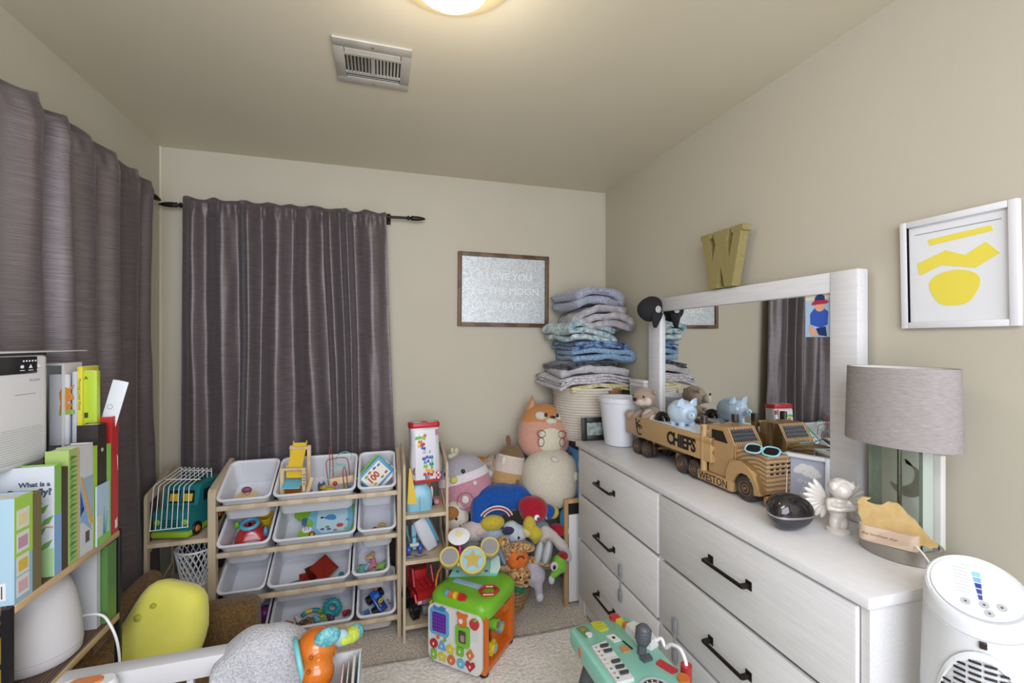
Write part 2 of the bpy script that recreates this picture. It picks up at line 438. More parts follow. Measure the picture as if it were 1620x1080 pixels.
# ================================================================ things on the walls
M_gal = mat('galvanised tin', '#a3a8ab', .42, .35, kind='voronoi', c2='#d0d4d6', scale=150, fac=(.1, .8), stretch=(1,1,1))
M_walnut = mat('walnut frame', '#4f3a2a', .5, kind='wave', c2='#6a4f3a', scale=9, stretch=(.2,1,1))
def frame_bars(w, h, e, t, mt, parent, bev=.002, back=0):
    b = MB()
    for sx in (-1, 1): b.box((sx*(w/2-e/2), -t/2, 0), (e, t, h), bev=bev)
    for sz in (-1, 1): b.box((0, -t/2, sz*(h/2-e/2)), (w-2*e, t, e), bev=bev)
    return b.build('frame', mt, parent)
t = thing('wall_sign', 'galvanised metal wall sign in brown wooden frame on the back wall', 'sign', (.736, YB, 1.769)); t.rotation_euler = (0, R(.4), 0)
frame_bars(.582, .450, .024, .02, M_walnut, t)
MB().box((0, -.005, 0), (.536, .008, .404)).build('panel', M_gal, t)
M_lt = mat('pale lettering', '#e2e5e6', .4)
for i, (s_, z_, x_) in enumerate((('I LOVE YOU', .085, .015), ('TO THE MOON', -.005, .01), ('AND BACK', -.095, -.01))):
    text('lettering', s_, .062, M_lt, t, T(x_, -.0095, z_-.02) @ FY, .0004, 'CENTER')

# framed drawing: plain white print, generic yellow shape as a stand-in for the artwork
t = thing('framed_drawing', 'white framed print with yellow shapes, hung askew on right wall', 'picture', (XR, .776, 1.6375))
t.rotation_euler = (R(1.6), 0, R(-90))
frame_bars(.243, .296, .017, .018, mat('white frame', '#d6d6da', .4), t)
MB().box((0, -.004, 0), (.212, .006, .264)).build('mat_board', mat('mat board', '#d9dadd', .7), t)
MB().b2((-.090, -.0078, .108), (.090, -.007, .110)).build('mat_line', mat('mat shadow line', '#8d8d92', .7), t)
M_yel = mat('flat yellow', '#dfcf4c', .7)
b = MB()
b.prism([(-.005+.052*cos(a)*(1+.10*sin(3*a)), -.045+.050*sin(a)*(1+.08*cos(2*a))) for a in [2*pi*i/28 for i in range(28)]], .0006, T(0, -.0072, 0) @ FY)
b.build('yellow_shape', M_yel, t)
MB().prism([(-.085, .030), (-.020, .055), (.020, .035), (.060, .060), (.086, .028), (.040, .0), (-.030, .018), (-.080, -.004)], .0006, T(0, -.0073, 0) @ FY).build('yellow_band', M_yel, t)
MB().prism([(-.060, .090), (.070, .098), (.074, .084), (-.056, .074)], .0006, T(0, -.0071, 0) @ FY).build('yellow_stripe', M_yel, t)

# glitter letter W
t = thing('letter_decoration', 'gold glitter block letter W behind the top of the mirror', 'letter', (XR-.043, 1.522, 1.795))
M_glit = mat('gold glitter', '#7e7348', .5, .2, kind='noise', c2='#aca068', scale=420, bump=.6, detail=2)
W = [(-.118,.118),(-.118,.095),(-.108,.092),(-.062,-.118),(-.022,-.118),(0,-.03),(.022,-.118),(.062,-.118),(.108,.092),(.118,.095),(.118,.118),(.058,.118),(.058,.098),(.070,.092),(.046,-.005),(.030,.062),(.040,.095),(.040,.118),(-.040,.118),(-.040,.095),(-.030,.062),(-.046,-.005),(-.070,.092),(-.058,.098),(-.058,.118)]
b = MB(); b.prism(W, .040, T(.002, 0, 0) @ RZ(0) @ FXM)
b.build('letter_body', M_glit, t, ang=20)

# ================================================================ dresser
DL, DD, DH = 1.535, .392, .909
dr = thing('dresser', 'long white six-drawer dresser with dark bar pulls along the right wall', 'dresser', (.994, .694, 0), -1.16)
M_dr = mat('dresser white', '#d0cfcf', .45, kind='noise', c2='#d8d7d7', scale=1, stretch=(160,8,160), bump=.04)
M_dtop = mat('dresser top white', '#d2d1d2', .38, kind='noise', c2='#d6d5d6', scale=40, bump=.02)
b = MB()
b.b2((.012, .004, .08), (DD-.01, .022, DH-.026)); b.b2((.012, DL-.022, .08), (DD-.01, DL-.004, DH-.026))
b.b2((.024, .022, .08), (DD-.01, DL-.022, .10)); b.b2((DD-.022, .022, .10), (DD-.01, DL-.022, DH-.026))
b.b2((.012, DL/2-.011, .10), (DD-.022, DL/2+.011, DH-.026))
for z_ in (.635, .39): b.b2((.022, .022, z_-.008), (DD-.022, DL/2-.011, z_+.008)); b.b2((.022, DL/2+.011, z_-.008), (DD-.022, DL-.022, z_+.008))
b.b2((.016, .022, DH-.045), (.06, DL-.022, DH-.026))
b.build('body', M_dr, dr)
MB().b2((-.004, -.006, DH-.026), (DD, DL+.006, DH), bev=.004).build('top', M_dtop, dr)
b = MB()
for yy in (.004, DL-.074):
    for x0 in (.012, DD-.06): b.b2((x0, yy, 0), (x0+.045, yy+.07, .08))
b.b2((.016, .074, .02), (.03, DL-.074, .08))
b.build('plinth', M_dr, dr)
rows = [(.643, .874), (.398, .627), (.088, .382)]
for ci, (y0, y1, hl) in enumerate(((.026, DL/2-.007, .155), (DL/2+.007, DL-.026, .155))):
    for (z0, z1) in rows:
        d = MB().b2((.002, y0, z0), (.021, y1, z1), bev=.0035).b2((.021, y0+.02, z0+.02), (DD-.03, y1-.02, z1-.03)).build('drawer', M_dr, dr)
        zc = .762 if z0 > .6 else (.506 if z0 > .3 else .222); yc = (.404 if ci == 0 else 1.193)
        h = MB()
        h.b2((-.030, yc-hl/2-.006, zc-.0045), (-.022, yc+hl/2+.006, zc+.0055), bev=.0015)
        for s_ in (-1, 1):
            h.b2((-.024, yc+s_*hl/2-.006, zc-.006), (.003, yc+s_*hl/2+.006, zc+.006), bev=.001)
            h.box((.0005, yc+s_*hl/2, zc), (.003, .022, .026), bev=.001)
        h.build('handle', M_dark, d)
M_gp = mat('grey lock plastic', '#86888c', .4)
def lock(yl, za, zb, lab):
    t = thing('child_lock', lab, 'safety latch'); t.matrix_world = Matrix.Identity(4)
    t.location = dr.location; t.rotation_euler = dr.rotation_euler
    for z_ in (za, zb):
        MB().box((-.0045, yl, z_), (.009, .026, .052), bev=.0045).box((-.0095, yl, z_), (.002, .015, .036), bev=.001).build('pad', M_gp, t)
    MB().b2((-.0035, yl-.006, zb+.024), (-.0015, yl+.006, za-.024)).build('strap', mat('clear strap', '#c9cac8', .3, trans=.4), t)
lock(1.051, .444, .334, 'grey child lock bridging the lower drawers near the dresser far end')
lock(.662, .442, .336, 'grey child lock on the near drawers behind the mint piano table')

# ---------------------------------------------------------------- mirror
mr = thing('mirror', 'wide white framed mirror standing on the dresser against the wall', 'mirror', (1.391, 1.5265, 0))
M_mf = mat('mirror frame white', '#cccbcd', .45, kind='noise', c2='#d4d3d5', scale=1, stretch=(160,8,160), bump=.04)
y0, y1, z0, z1 = -.5425, .5425, DH+.001, 1.673
fw, ft = .10, .066
b = MB()
b.b2((-.022, y0, z0), (.022, y0+.087, z1), bev=.004); b.b2((-.022, y1-fw, z0), (.022, y1, z1), bev=.004)
b.b2((-.020, y0+.087, z1-ft), (.020, y1-fw, z1-.0005), bev=.003); b.b2((-.020, y0+.087, z0), (.020, y1-fw, z0+.075), bev=.003)
b.build('frame', M_mf, mr)
b = MB()
b.b2((-.004, y0+.087, z0+.07), (.006, y1-fw, z1-ft+.004))
b.build('mirror_glass', mat('mirror silver', '#e4e6e4', .005, 1), mr)
# photo tucked in the mirror
ph = thing('snapshot', 'small photo of a child in blue hat tucked in the mirror corner', 'photo', (1.384, 1.122, 1.538))
MB().box((0, 0, 0), (.0012, .090, .140)).build('photo_paper', mat('photo sky blue', '#a9c3de', .25), ph)
def blobp(parent, name, poly, color, k=0):
    MB().prism(poly, .0003, T(-.0008-.0003*k, 0, 0) @ FXM).build(name, mat('print '+color, color, .5), parent)
blobp(ph, 'print_sand', [(-.044,.05),(.044,.055),(.044,.07),(-.044,.07)], '#d9d3b8')
blobp(ph, 'print_shirt', [(-.026,-.028),(-.027,.006),(-.012,.024),(.018,.026),(.036,.012),(.034,-.03),(.01,-.04)], '#3458b8', 1)
blobp(ph, 'print_shorts', [(-.006,-.042),(.028,-.036),(.032,-.068),(.004,-.064)], '#1c3468', 2)
blobp(ph, 'print_skin', disc_poly(.017, 16, cx=.008, cy=.030), '#d9a68e', 3)
blobp(ph, 'print_arm', [(-.028,-.03),(-.016,-.036),(.004,-.066),(-.018,-.068),(-.03,-.05)], '#d9a68e', 3)
blobp(ph, 'print_brim', [(-.018,.036),(.03,.038),(.040,.045),(.026,.050),(-.010,.050),(-.022,.040)], '#b8283c', 4)
blobp(ph, 'print_hat', [(-.010,.050),(.026,.050),(.024,.064),(.014,.069),(.0,.068),(-.008,.06)], '#26386c', 5)

# cap hung on the mirror corner
M_cap = mat('black cotton', '#1b1a1d', .9, kind='noise', scale=300, bump=.2)
cp = thing('baseball_cap', 'black cap with round badge hung on the mirror corner', 'cap', (1.36, 2.052, 1.618), 0)
cp.location = AY(1028, 490, 1.985); cp.scale = (1.12, 1.08, 1.22)
organic('crown', [((0,0,.002),(.060,.050,.050)),((.012,.0,.018),(.050,.046,.040)),((.0,0,-.014),(.046,.044,.036))], M_cap, cp, .005, amp=.002, nscale=22)
b = MB(); bl = []
for k in range(9):
    f = k/8; bl.append([Vector((.012+.030*u_*(1-.75*f**1.6)-.010*f, -.056+.012*u_*u_+.006*f, -.014-.062*f)) for u_ in [-1+2*i/10 for i in range(11)]])
b.loft(bl, I4, (False, False), closed=False); o = b.build('brim', M_cap, cp); so = o.modifiers.new('s', 'SOLIDIFY'); so.thickness = .005
MBd = T(.010, -.0535, -.001) @ RX(90)
MB().lathe([(0,.002),(.0125,.002),(.0145,0),(0,0)], MBd, 24).build('badge', mat('badge white', '#c9c9c9', .6), cp)
MB().torus((0,0,.0025), .009, .0009, MBd, 20, 5).ell((-.004,.003,.003), (.0016,.0016,.001), MBd).ell((.004,-.003,.003), (.0016,.0016,.001), MBd).build('badge_face', M_black, cp)
for a_ in (-.030, .0, .030): MB().tube([(a_*cos(q), -.050*cos(q)*.98-.0005, .052*sin(q)+.001) for q in [R(5+8*k) for k in range(9)]], .0009, 5).build('seam', mat('black stitch', '#2c2b2f', .9), cp)

# ---------------------------------------------------------------- white waste bucket
t = thing('waste_bucket', 'plain white plastic bucket on the far end of the dresser', 'bucket', (1.222, 2.105, DH))
MB().lathe([(.0,.001),(.078,.001),(.082,.004),(.108,.225),(.113,.227),(.114,.247),(.110,.249),(.107,.245),(.080,.010),(.0,.008)], seg=48).build('pail', mat('bucket white', '#d0d2d8', .35), t)
MB().torus((0,0,.2475), .1115, .003, seg=48, ss=8).build('rim', mat('bucket white', '#d0d2d8', .35), t)
# black photo frame behind it
t = thing('photo_frame', 'black wooden photo frame standing behind the white bucket', 'picture frame', (1.133, 2.222, DH), 0)
t.rotation_euler = (R(-4), 0, R(-4))
def frame_st(w, h, e, th, mt, parent, name='frame', bev=.002):
    b = MB()
    for sx in (-1, 1): b.box((sx*(w/2-e/2), 0, h/2), (e, th, h), bev=bev)
    for z_ in (e/2, h-e/2): b.box((0, 0, z_), (w-2*e, th, e), bev=bev)
    return b.build(name, mt, parent)
frame_st(.150, .125, .028, .016, mat('black wood', '#1d1a19', .4), t)
MB().box((0, .002, .0625), (.096, .006, .071)).build('photo', mat('garden photo', '#6f7f66', .3, kind='noise', c2='#b9c2c4', scale=40), t)
MB().box((0, -.0035, .0625), (.096, .002, .071)).build('glass', M_glass, t)

# ================================================================ wooden toy truck
M_w1 = mat('honey pine', '#7a5c33', .42, kind='wave', c2='#ae8d5f', scale=5, stretch=(1,.12,2.2), coat=.25, bump=.05)
M_w2 = mat('cab pine', '#74562f', .42, kind='wave', c2='#ab8a5f', scale=16, stretch=(2,2,.12), coat=.25, bump=.05)
M_rg = mat('pine end grain', '#876a4a', .45, kind='rings', c2='#b0926c', scale=22, coat=.2)
M_tyre = mat('charred wood wheel', '#241d1a', .42, kind='wave', c2='#3a2d25', scale=30, coat=.3)
M_hub = mat('hub wood', '#7a5c44', .5)
M_char = mat('burnt wood', '#17120f', .6)
tk = thing('toy_truck', 'wooden toy semi truck with lettered trailer on the dresser', 'toy truck', (1.275, 1.20, DH), 0)
# local: x across (−x faces the room), y along (+y = trailer end)
HW = .068
b = MB()
xl, xr, ya, yb_, za, zb = -.092, .075, .185, .782, .090, .182
b.b2((xl, ya, za), (xl+.014, yb_, zb), bev=.002); b.b2((xr-.014, ya, za), (xr, yb_, zb), bev=.002)
b.b2((xl+.014, ya, za), (xr-.014, ya+.014, zb), bev=.001); b.b2((xl+.014, yb_-.014, za), (xr-.014, yb_, zb), bev=.001)
b.b2((xl+.014, ya+.014, za), (xr-.014, yb_-.014, za+.012))
tr = b.build('trailer', M_w1, tk)
text('lettering', 'CHIEFS', .072, M_char, tr, T(xl-.0002, .450, .110) @ FXM, .0006, 'LEFT', .0030, .94, .86)
# team monogram: interlocked K and C
kc = MB(); A = T(xl-.0002, .668, .138) @ FXM @ SC(1.15, 1.1, 1)
def bar2(m_, p, q, w, t_, M):
    p, q = Vector((*p, 0)), Vector((*q, 0)); d = (q-p).normalized(); nn = Vector((-d.y, d.x, 0))*w/2
    m_.prism([(p+nn)[:2], (p-nn)[:2], (q-nn)[:2], (q+nn)[:2]], t_, M)
bar2(kc, (-.020, .030), (-.014, -.008), .006, .0007, A); bar2(kc, (-.026, .031), (-.013, .029), .003, .0007, A); bar2(kc, (-.020, -.008), (-.008, -.008), .003, .0007, A)
bar2(kc, (-.016, .008), (.006, .027), .005, .0007, A); bar2(kc, (-.008, .012), (.012, -.008), .006, .0007, A); bar2(kc, (.000, .028), (.012, .026), .003, .0007, A)
cpts = [(.008+.020*cos(R(a)), -.012+.020*sin(R(a)), .0004) for a in range(40, 325, 15)]
for p_, q_ in zip(cpts, cpts[1:]): bar2(kc, p_[:2], q_[:2], .0055, .0008, A)
bar2(kc, (.024, .006), (.022, -.006), .004, .0007, A)
kc.build('monogram', M_char, tr)
b = MB(); b.b2((-.040, .19, .062), (.030, .61, .0895)).b2((-.045, .60, .050), (.035, .78, .0895)); b.b2((-.055, .60, .040), (.045, .62, .0895))
b.build('chassis', M_w2, tk)
def wheel(y_, x_, r_, n, w=.024):
    b = MB(); Mw = T(x_, y_, r_) @ RY(-90)
    b.lathe([(0,-w/2),(r_*.86,-w/2),(r_,-w*.3),(r_,w*.3),(r_*.86,w/2),(r_*.62,w/2),(r_*.58,w*.40),(0,w*.40)], Mw, 28)
    o = b.build('wheel', M_tyre, tk)
    h = MB(); h.torus((0,0,w*.43), r_*.56, r_*.035, Mw, 28, 6); h.torus((0,0,w*.43), r_*.30, r_*.05, Mw, 20, 6)
    h.lathe([(0,w*.40),(r_*.13,w*.40),(r_*.11,w*.62),(0,w*.66)], Mw, 12); h.build('hub', M_hub, o)
for y_ in (.700, .625, .365, .290):
    r_ = .0375
    for x_ in (-.070, -.044, .040, .064): wheel(y_, x_-.004, r_, 0)
for x_ in (-.072, .058): wheel(.028, x_, .044, 0, .030)
b = MB(); 
for y_, z_ in ((.700,.0375),(.625,.0375),(.365,.0375),(.290,.0375),(.028,.044)): b.cyl((-.06, y_, z_), (.055, y_, z_), .006, seg=8)
b.build('axle', M_w2, tk)
# running boards
b = MB(); b.b2((-.090, .082, .012), (-.048, .262, .050), bev=.006); bb = b.build('running_board', M_w1, tk)
text('lettering', 'WESTON', .040, M_char, bb, T(-.0902, .250, .018) @ FXM, .0005, 'LEFT', .0002, 1.0, .88)
MB().b2((.034, .082, .012), (.074, .262, .050), bev=.006).build('running_board', M_w1, tk)
MB().b2((-.045, .045, .030), (.032, .45, .0615)).build('cab_chassis', M_w2, tk)
# cab (side profile extruded across), hood, fenders, bumper, stacks
prof = [(.215,.052),(.215,.222),(.205,.230),(.130,.232),(.094,.172),(.094,.052)]
b = MB(); b.prism([(-y_, z_) for y_, z_ in prof], .130, T(.056, 0, 0) @ FXM); b.build('cab', M_w2, tk, ang=15)
b = MB(); b.prism([(-.198,.176),(-.198,.214),(-.142,.216),(-.118,.176)], .0012, T(-.0738, 0, 0) @ FXM); b.build('side_window', M_char, tk)
b = MB(); wv = Vector((0, .130-.094, .232-.172)).normalized()
Mw_ = Matrix.Translation((-.009, .112, .202)) @ Matrix(((1,0,0,0),(0,wv.y,-wv.z,0),(0,wv.z,wv.y,0),(0,0,0,1)))
b.prism([(-.052,-.022),(.052,-.022),(.048,.024),(-.048,.024)], .0025, Mw_ @ T(0,0,-.0005)); b.build('windscreen', mat('charred grain', '#17181c', .5, kind='rings', c2='#3a3c42', scale=22), tk)
# hood block with rounded top edges, grille slots
b = MB(); hood = [(-.058,.040),(.044,.040),(.044,.150),(.038,.162),(.026,.168),(-.040,.168),(-.052,.162),(-.058,.150)]
b.prism([(x_, z_) for x_, z_ in hood], .128, T(0, .094, 0) @ FY); hd = b.build('hood', M_rg, tk, ang=25)
b = MB()
for r_i in range(3):
    for c_i in range(4): b.box((-.036+c_i*.0235, -.0342, .136-r_i*.0155), (.014, .0012, .0065))
b.build('grille_slot', M_char, hd)
for sx, xx in ((-1, -.058), (1, .074)):
    ff = [( .115,.046),(.112,.080),(.100,.110),(.080,.128),(.050,.132),(.020,.122),(-.006,.098),(-.024,.066),(-.032,.036),(-.012,.034),(-.010,.060),(.004,.082),(.020,.092),(.042,.093),(.060,.084),(.076,.062),(.084,.046)]
    MB().prism([(-y_, z_) for y_, z_ in ff], .030, T(xx, 0, 0) @ FXM).build('fender', M_w1, tk, ang=30)
b = MB(); bp = [(-.066,-.016+.0),(-.066,.026),(.055,.026),(.058,-.016)]
b.b2((-.075, -.070, .004), (.060, -.036, .038), bev=.006); b.build('bumper', M_rg, tk)
for sx in (-.082, .064):
    MB().cyl((sx, .232, .050), (sx, .232, .228), .0125, seg=18).build('exhaust_stack', M_w1, tk)
    MB().cyl((sx, .232, .228), (sx, .232, .258), .0135, seg=18).build('stack_tip', M_tyre, tk)
MB().cyl((-.07, .232, .216), (.052, .232, .216), .012, seg=14).build('crossbar', M_w1, tk)
# paper sheet in trailer
tag(MB().b2((1.275-.074, 1.20+.202, DH+.178), (1.275+.056, 1.20+.60, DH+.1815)).build('paper_sheet', mat('printed paper', '#cfd6e0', .6, kind='noise', c2='#e6e7ea', scale=25)), 'white printed sheet lying across the wooden toy trailer', 'paper')
# ---------------------------------------------------------------- otter plush
M_ot = plush('#8d7a6b', '#a79485'); M_otl = plush('#c9bcae')
t = thing('otter_plush', 'small brown otter soft toy sitting in the trailer', 'soft toy', (1.262, 1.875, DH+.100), 0); t.scale = (1.12, 1.12, 1.12)
organic('body', [((0,.0,.055),(.048,.048,.062))], M_ot, t, .005, amp=.002, tubes=[([(0,.05,.03),(.0,.078,.055)],[.022,.016])])
organic('head', [((-.018,.030,.150),(.054,.050,.046)),((-.045,.015,.140),(.030,.034,.026))], M_ot, t, .005, amp=.002)
organic('muzzle', [((-.054,.008,.136),(.022,.036,.018)),((-.040,-.026,.142),(.018,.020,.020))], M_otl, t, .004, amp=.001)
organic('belly', [((-.024,-.014,.062),(.032,.040,.048))], M_otl, t, .005, amp=.001)
organic('arm', [], M_ot, t, .005, tubes=[([(-.02,.045,.09),(-.045,.050,.072),(-.058,.040,.064)],[.014,.016,.017])])
organic('arm', [], M_ot, t, .005, tubes=[([(-.02,-.035,.095),(-.048,-.035,.078),(-.056,-.022,.070)],[.013,.013,.014])])
organic('foot', [((-.058,.078,.040+.03),(.024,.028,.024))], M_ot, t, .005, amp=.001)
MB().ell((-.078,.012,.148),(.008,.012,.008)).build('nose', M_black, t)
MB().ell((-.067,.040,.160),(.004,.005,.005)).ell((-.058,-.024,.162),(.004,.005,.005)).build('eye', M_black, t)
organic('ear', [((-.005,.078,.170),(.010,.008,.012))], M_ot, t, .003); organic('ear', [((.0,-.022,.180),(.010,.008,.012))], M_ot, t, .003)
# piggy bank
t = thing('piggy_bank', 'glossy pale blue ceramic piggy bank on the toy trailer', 'piggy bank', (1.268, 1.640, DH+.1815), 0)
M_pig = mat('blue glaze', '#b4c8dc', .12, coat=.8)
t.location.x -= .012
organic('body', [((0,.004,.056),(.060,.068,.055)),((-.004,-.030,.060),(.046,.040,.044))], M_pig, t, .004, tubes=[([(-.010,-.055,.056),(-.014,-.076,.054)],[.021,.019])], smooth=6)
for sx, sy in ((-.024,-.026),(.024,-.026),(-.024,.03),(.024,.03)): MB().lathe([(0,0),(.013,0),(.015,.006),(.015,.02),(0,.02)], T(sx, sy, 0), 16).build('leg', M_pig, t)
for sx in (-.030, .026):
    MB().loft([[Vector((sx+.024*cos(a), -.030+.010*sin(a), .088)) for a in [2*pi*i/14 for i in range(14)]], [Vector((sx*1.15+.014*cos(a), -.036+.006*sin(a), .112)) for a in [2*pi*i/14 for i in range(14)]], [Vector((sx*1.25+.005*cos(a), -.046+.004*sin(a), .122)) for a in [2*pi*i/14 for i in range(14)]]]).build('ear', M_pig, t)
MB().ell((-.024,-.0905,.058),(.003,.003,.004)).ell((-.008,-.0925,.058),(.003,.003,.004)).build('nostril', mat('blue glaze dark', '#7d9ab8', .2), t)
MB().ell((-.036,-.048,.080),(.0028,.003,.003)).ell((.008,-.060,.082),(.0028,.003,.003)).build('eye', mat('blue glaze dark', '#7d9ab8', .2), t)
b = MB()
for k, (yy, zz) in enumerate(((.040,.075),(.030,.056),(.016,.055),(.006,.045),(.030,.042))): b.ell((-.0475+.004*abs(k-2), yy, zz), (.004,.004,.004))
b.build('painted_toys', mat('painted motif', '#a8a07a', .3), t)
b = MB(); b.ell((-.043,.034,.088),(.004,.006,.0016)).cyl((-.042,.034,.088),(-.041,.034,.096),.0012,seg=6).build('painted_boat', mat('motif red', '#a83c40', .3), t)
# black cup-like ball between otter and pig
t = thing('black_ball', 'shiny black ball tucked between the otter and the piggy bank', 'ball', (1.248, 1.775, DH+.104))
b = MB(); b.ell((0,0,.072),(.032,.044,.046)); b.lathe([(0,0),(.03,0),(.033,.05),(.0,.055)], seg=20); b.build('shell', mat('gloss black', '#0c0c0e', .12), t)
MB().torus((0,0,.072), .0325, .0012, SC(1,1.35,1), 28, 5).build('seam', mat('grey seam', '#55565a', .3), t)
# sunglasses on the hood
t = thing('sunglasses', 'child sunglasses with light blue frame on the truck hood', 'sunglasses', (1.230, 1.195, DH+.168), 0)
t.rotation_euler = (R(0), R(0), R(-68))
M_sg = mat('aqua frame', '#8fc1cf', .3); 
def lens_poly(cx, s=1): return [(cx+s*.0235*abs(cos(a))**.75*(1 if cos(a) > 0 else -1), s*.0175*abs(sin(a))**.75*(1 if sin(a) > 0 else -1)) for a in [2*pi*(i+.5)/24 for i in range(24)]]
G = T(0, -.002, .012) @ RX(38)
b = MB()
for cx in (-.028, .028):
    pts = [(x_, y_, .0) for x_, y_ in lens_poly(cx, 1.1)]; b.tube(pts, .0030, 8, True, M=G)
b.tube([(-.007,.004,0),(0,.007,0),(.007,.004,0)], .003, 8, M=G); b.build('rim', M_sg, t)
for cx in (-.028, .028): MB().prism(lens_poly(cx), .0012, G @ T(0,0,-.0006)).build('lens', mat('dark lens', '#101216', .1), t)
b = MB()
for sx in (-1, 1): b.tube([tuple(G @ Vector((sx*.053, .008, 0))), (sx*.054, .03, .006), (sx*.050, .075, .0025), (sx*.048, .088, .003)], .0022, 6)
b.build('temple', M_sg, t)

# ================================================================ cloud frame, egg, angel, night light
t = thing('cloud_picture', 'small white box frame with sleepy cloud print by the truck', 'picture frame', (1.335, 1.122, DH), 0)
t.rotation_euler = (R(-3), 0, R(-63))
M_wf = mat('white box frame', '#d2d3d6', .4)
frame_st(.128, .172, .012, .030, M_wf, t)
MB().box((0, .006, .086), (.106, .010, .150)).build('print', mat('grey-blue print', '#a6aabb', .6), t)
b = MB()
for cx, cz, r_ in ((-.022,.120,.014),(-.010,.128,.016),(.008,.126,.016),(.020,.118,.015),(.030,.112,.010),(-.030,.115,.009),(.002,.116,.018),(.016,.107,.012)): b.prism([(cx+r_*cos(2*pi*i/18), cz+r_*.85*sin(2*pi*i/18)) for i in range(18)], .0005+.0001*cx*10, T(0,.0005,0) @ FY)
b.build('cloud_print', mat('cloud white', '#d4d4d2', .7), t)
b = MB()
for cx in (-.009, .012): b.tube([(cx-.004,.0002,.1195),(cx,-.0003,.1175),(cx+.004,.0002,.1195)], .0006, 5)
b.build('cloud_face', mat('face grey', '#8a8a90', .6), t)
for s_, z_ in (('dream', .078), ('big', .055), ('little', .034), ('one', .014)): text('lettering', s_, .022, mat('cloud white', '#d4d4d2', .7), t, T(0, .0005, z_) @ FY, .0003, 'CENTER')
t = thing('egg_stone', 'glossy dark grey egg-shaped two-part box on the dresser', 'ornament', (1.130, 1.010, DH), -28); t.scale = (1, 1, 1.32)
def eggp(fr, to, rr):
    n = 12; return [(rr*sin(pi*k/24*1.0+0), 0) for k in range(n)]
def eggshape(b, za, zb, R0=1):
    loops = []
    for k in range(15):
        z_ = za+(zb-za)*k/14; q = max(0, 1-((z_-.040)/.040)**2); r_ = math.sqrt(q)
        loops.append([Vector((.062*r_*cos(a)*(1-.0*cos(a)) + .008*cos(2*a)*r_, .046*r_*sin(a)*(1-.22*cos(a)), z_)) for a in [2*pi*i/36 for i in range(36)]])
    b.loft(loops)
b = MB(); eggshape(b, .0365, .0795); b.build('lid', mat('haematite', '#4a4747', .08, .75), t)
b = MB(); eggshape(b, .001, .0345); b.build('base', mat('graphite base', '#3c3d41', .22, .3), t)
b = MB(); eggshape(b, .0335, .0375); b.build('seam', mat('seam silver', '#b3b0ad', .25, .7), t)
# angel
t = thing('angel_figurine', 'white glazed cherub figurine with feathered wings beside the egg box', 'figurine', (1.258, .958, DH), -30); t.scale = (1.16, 1.16, 1.12)
M_an = mat('pearl glaze', '#cfc8c0', .22, coat=.6)
organic('body', [((0,.002,.055),(.020,.018,.032)),((-.008,0,.022),(.012,.013,.022)),((.010,.002,.022),(.012,.013,.022)),((0,-.002,.080),(.016,.014,.012))], M_an, t, .003, tubes=[([(-.020,-.002,.078),(-.026,-.014,.062),(-.004,-.021,.062)],[.008,.008,.007]),([(.020,-.002,.078),(.027,-.014,.062),(.004,-.022,.064)],[.008,.008,.007])])
organic('head', [((.004,-.004,.108),(.025,.025,.024)),((.004,-.024,.104),(.012,.006,.012))], M_an, t, .003)
organic('hair', [((.004,.002,.116),(.026,.024,.020)),((-.014,-.010,.118),(.010,.012,.012)),((.022,-.008,.118),(.010,.012,.012))], mat('pearl glaze hair', '#d6d0ca', .2, coat=.6), t, .003, amp=.002, nscale=120)
for sx in (-1, 1):
    w_ = MB()
    for k in range(9):
        a = R(55-20*k if sx < 0 else 125+20*k)
        L_ = .048 - .0012*k
        cx, cz = sx*.016, .070
        px_, pz_ = cx+L_*.62*sx*abs(cos(R(60-17*k))), cz+L_*.62*sin(R(68-18*k))
        ang = math.degrees(math.atan2(pz_-cz, px_-cx))
        w_.ell((px_, .022+.004*abs(px_)*10, pz_), (L_*.62, .004, .008), rot=(0, -ang, 0), seg=12, rings=8)
    w_.build('wing', M_an, t)
MB().lathe([(0,0),(.026,0),(.027,.006),(.022,.010),(0,.010)], seg=24).build('base', M_an, t)
# night light
nl = thing('night_light', 'gold cut-out night light on a pale wooden base in front of the lamp', 'night light', (1.226, .806, DH+.0365), 0)
nl.rotation_euler = (0, 0, R(-63))
M_beech = mat('beech', '#bda48e', .5, kind='wave', c2='#c9b29c', scale=10, stretch=(.25,1,3))
b = MB(); b.loft([[Vector(p) for p in rrect(.118, .042, .020, 0, 6)], [Vector(p) for p in rrect(.118, .042, .020, .038, 6)]]); b.build('base', M_beech, nl)
text('lettering', 'the loveliest star', .0105, mat('engraved brown', '#6b5038', .7), nl, T(-.050, -.0212, .016) @ FY, .0002)
pts = []
rnd = random.Random(5)
outl = [(-.052,.036),(-.060,.060),(-.062,.090),(-.050,.105),(-.034,.106),(-.044,.096),(-.030,.092),(-.012,.094),(.000,.106),(.016,.106),(.026,.098),(.036,.084),(.050,.074),(.062,.056),(.075,.040),(.088,.030),(.090,.018),(.078,.012),(.066,.016),(.058,.008),(.048,.014),(.040,.006),(.034,.036)]
op = []
for (a_, b_), (c_, d_) in zip(outl, outl[1:]+outl[:1]):
    op.append((a_, b_)); op.append(((a_+c_)/2+rnd.uniform(-.0025,.0025), (b_+d_)/2+rnd.uniform(-.0025,.0025)))
MB().prism(op, .005, T(0, .0025, 0) @ FY).build('gold_panel', mat('gold leaf', '#b99a62', .5, .15, kind='noise', c2='#c4a873', scale=40, bump=.03), nl)
bpy.context.view_layer.update(); NI = nl.matrix_world.inverted()
MB().tube([NI @ Vector(p) for p in ((1.236,.765,.957),(1.232,.748,.962),(1.228,.732,.952),(1.226,.716,.935),(1.226,.702,.916),(1.235,.690,.9115))], .0022, 8).build('cord', M_wire, nl)

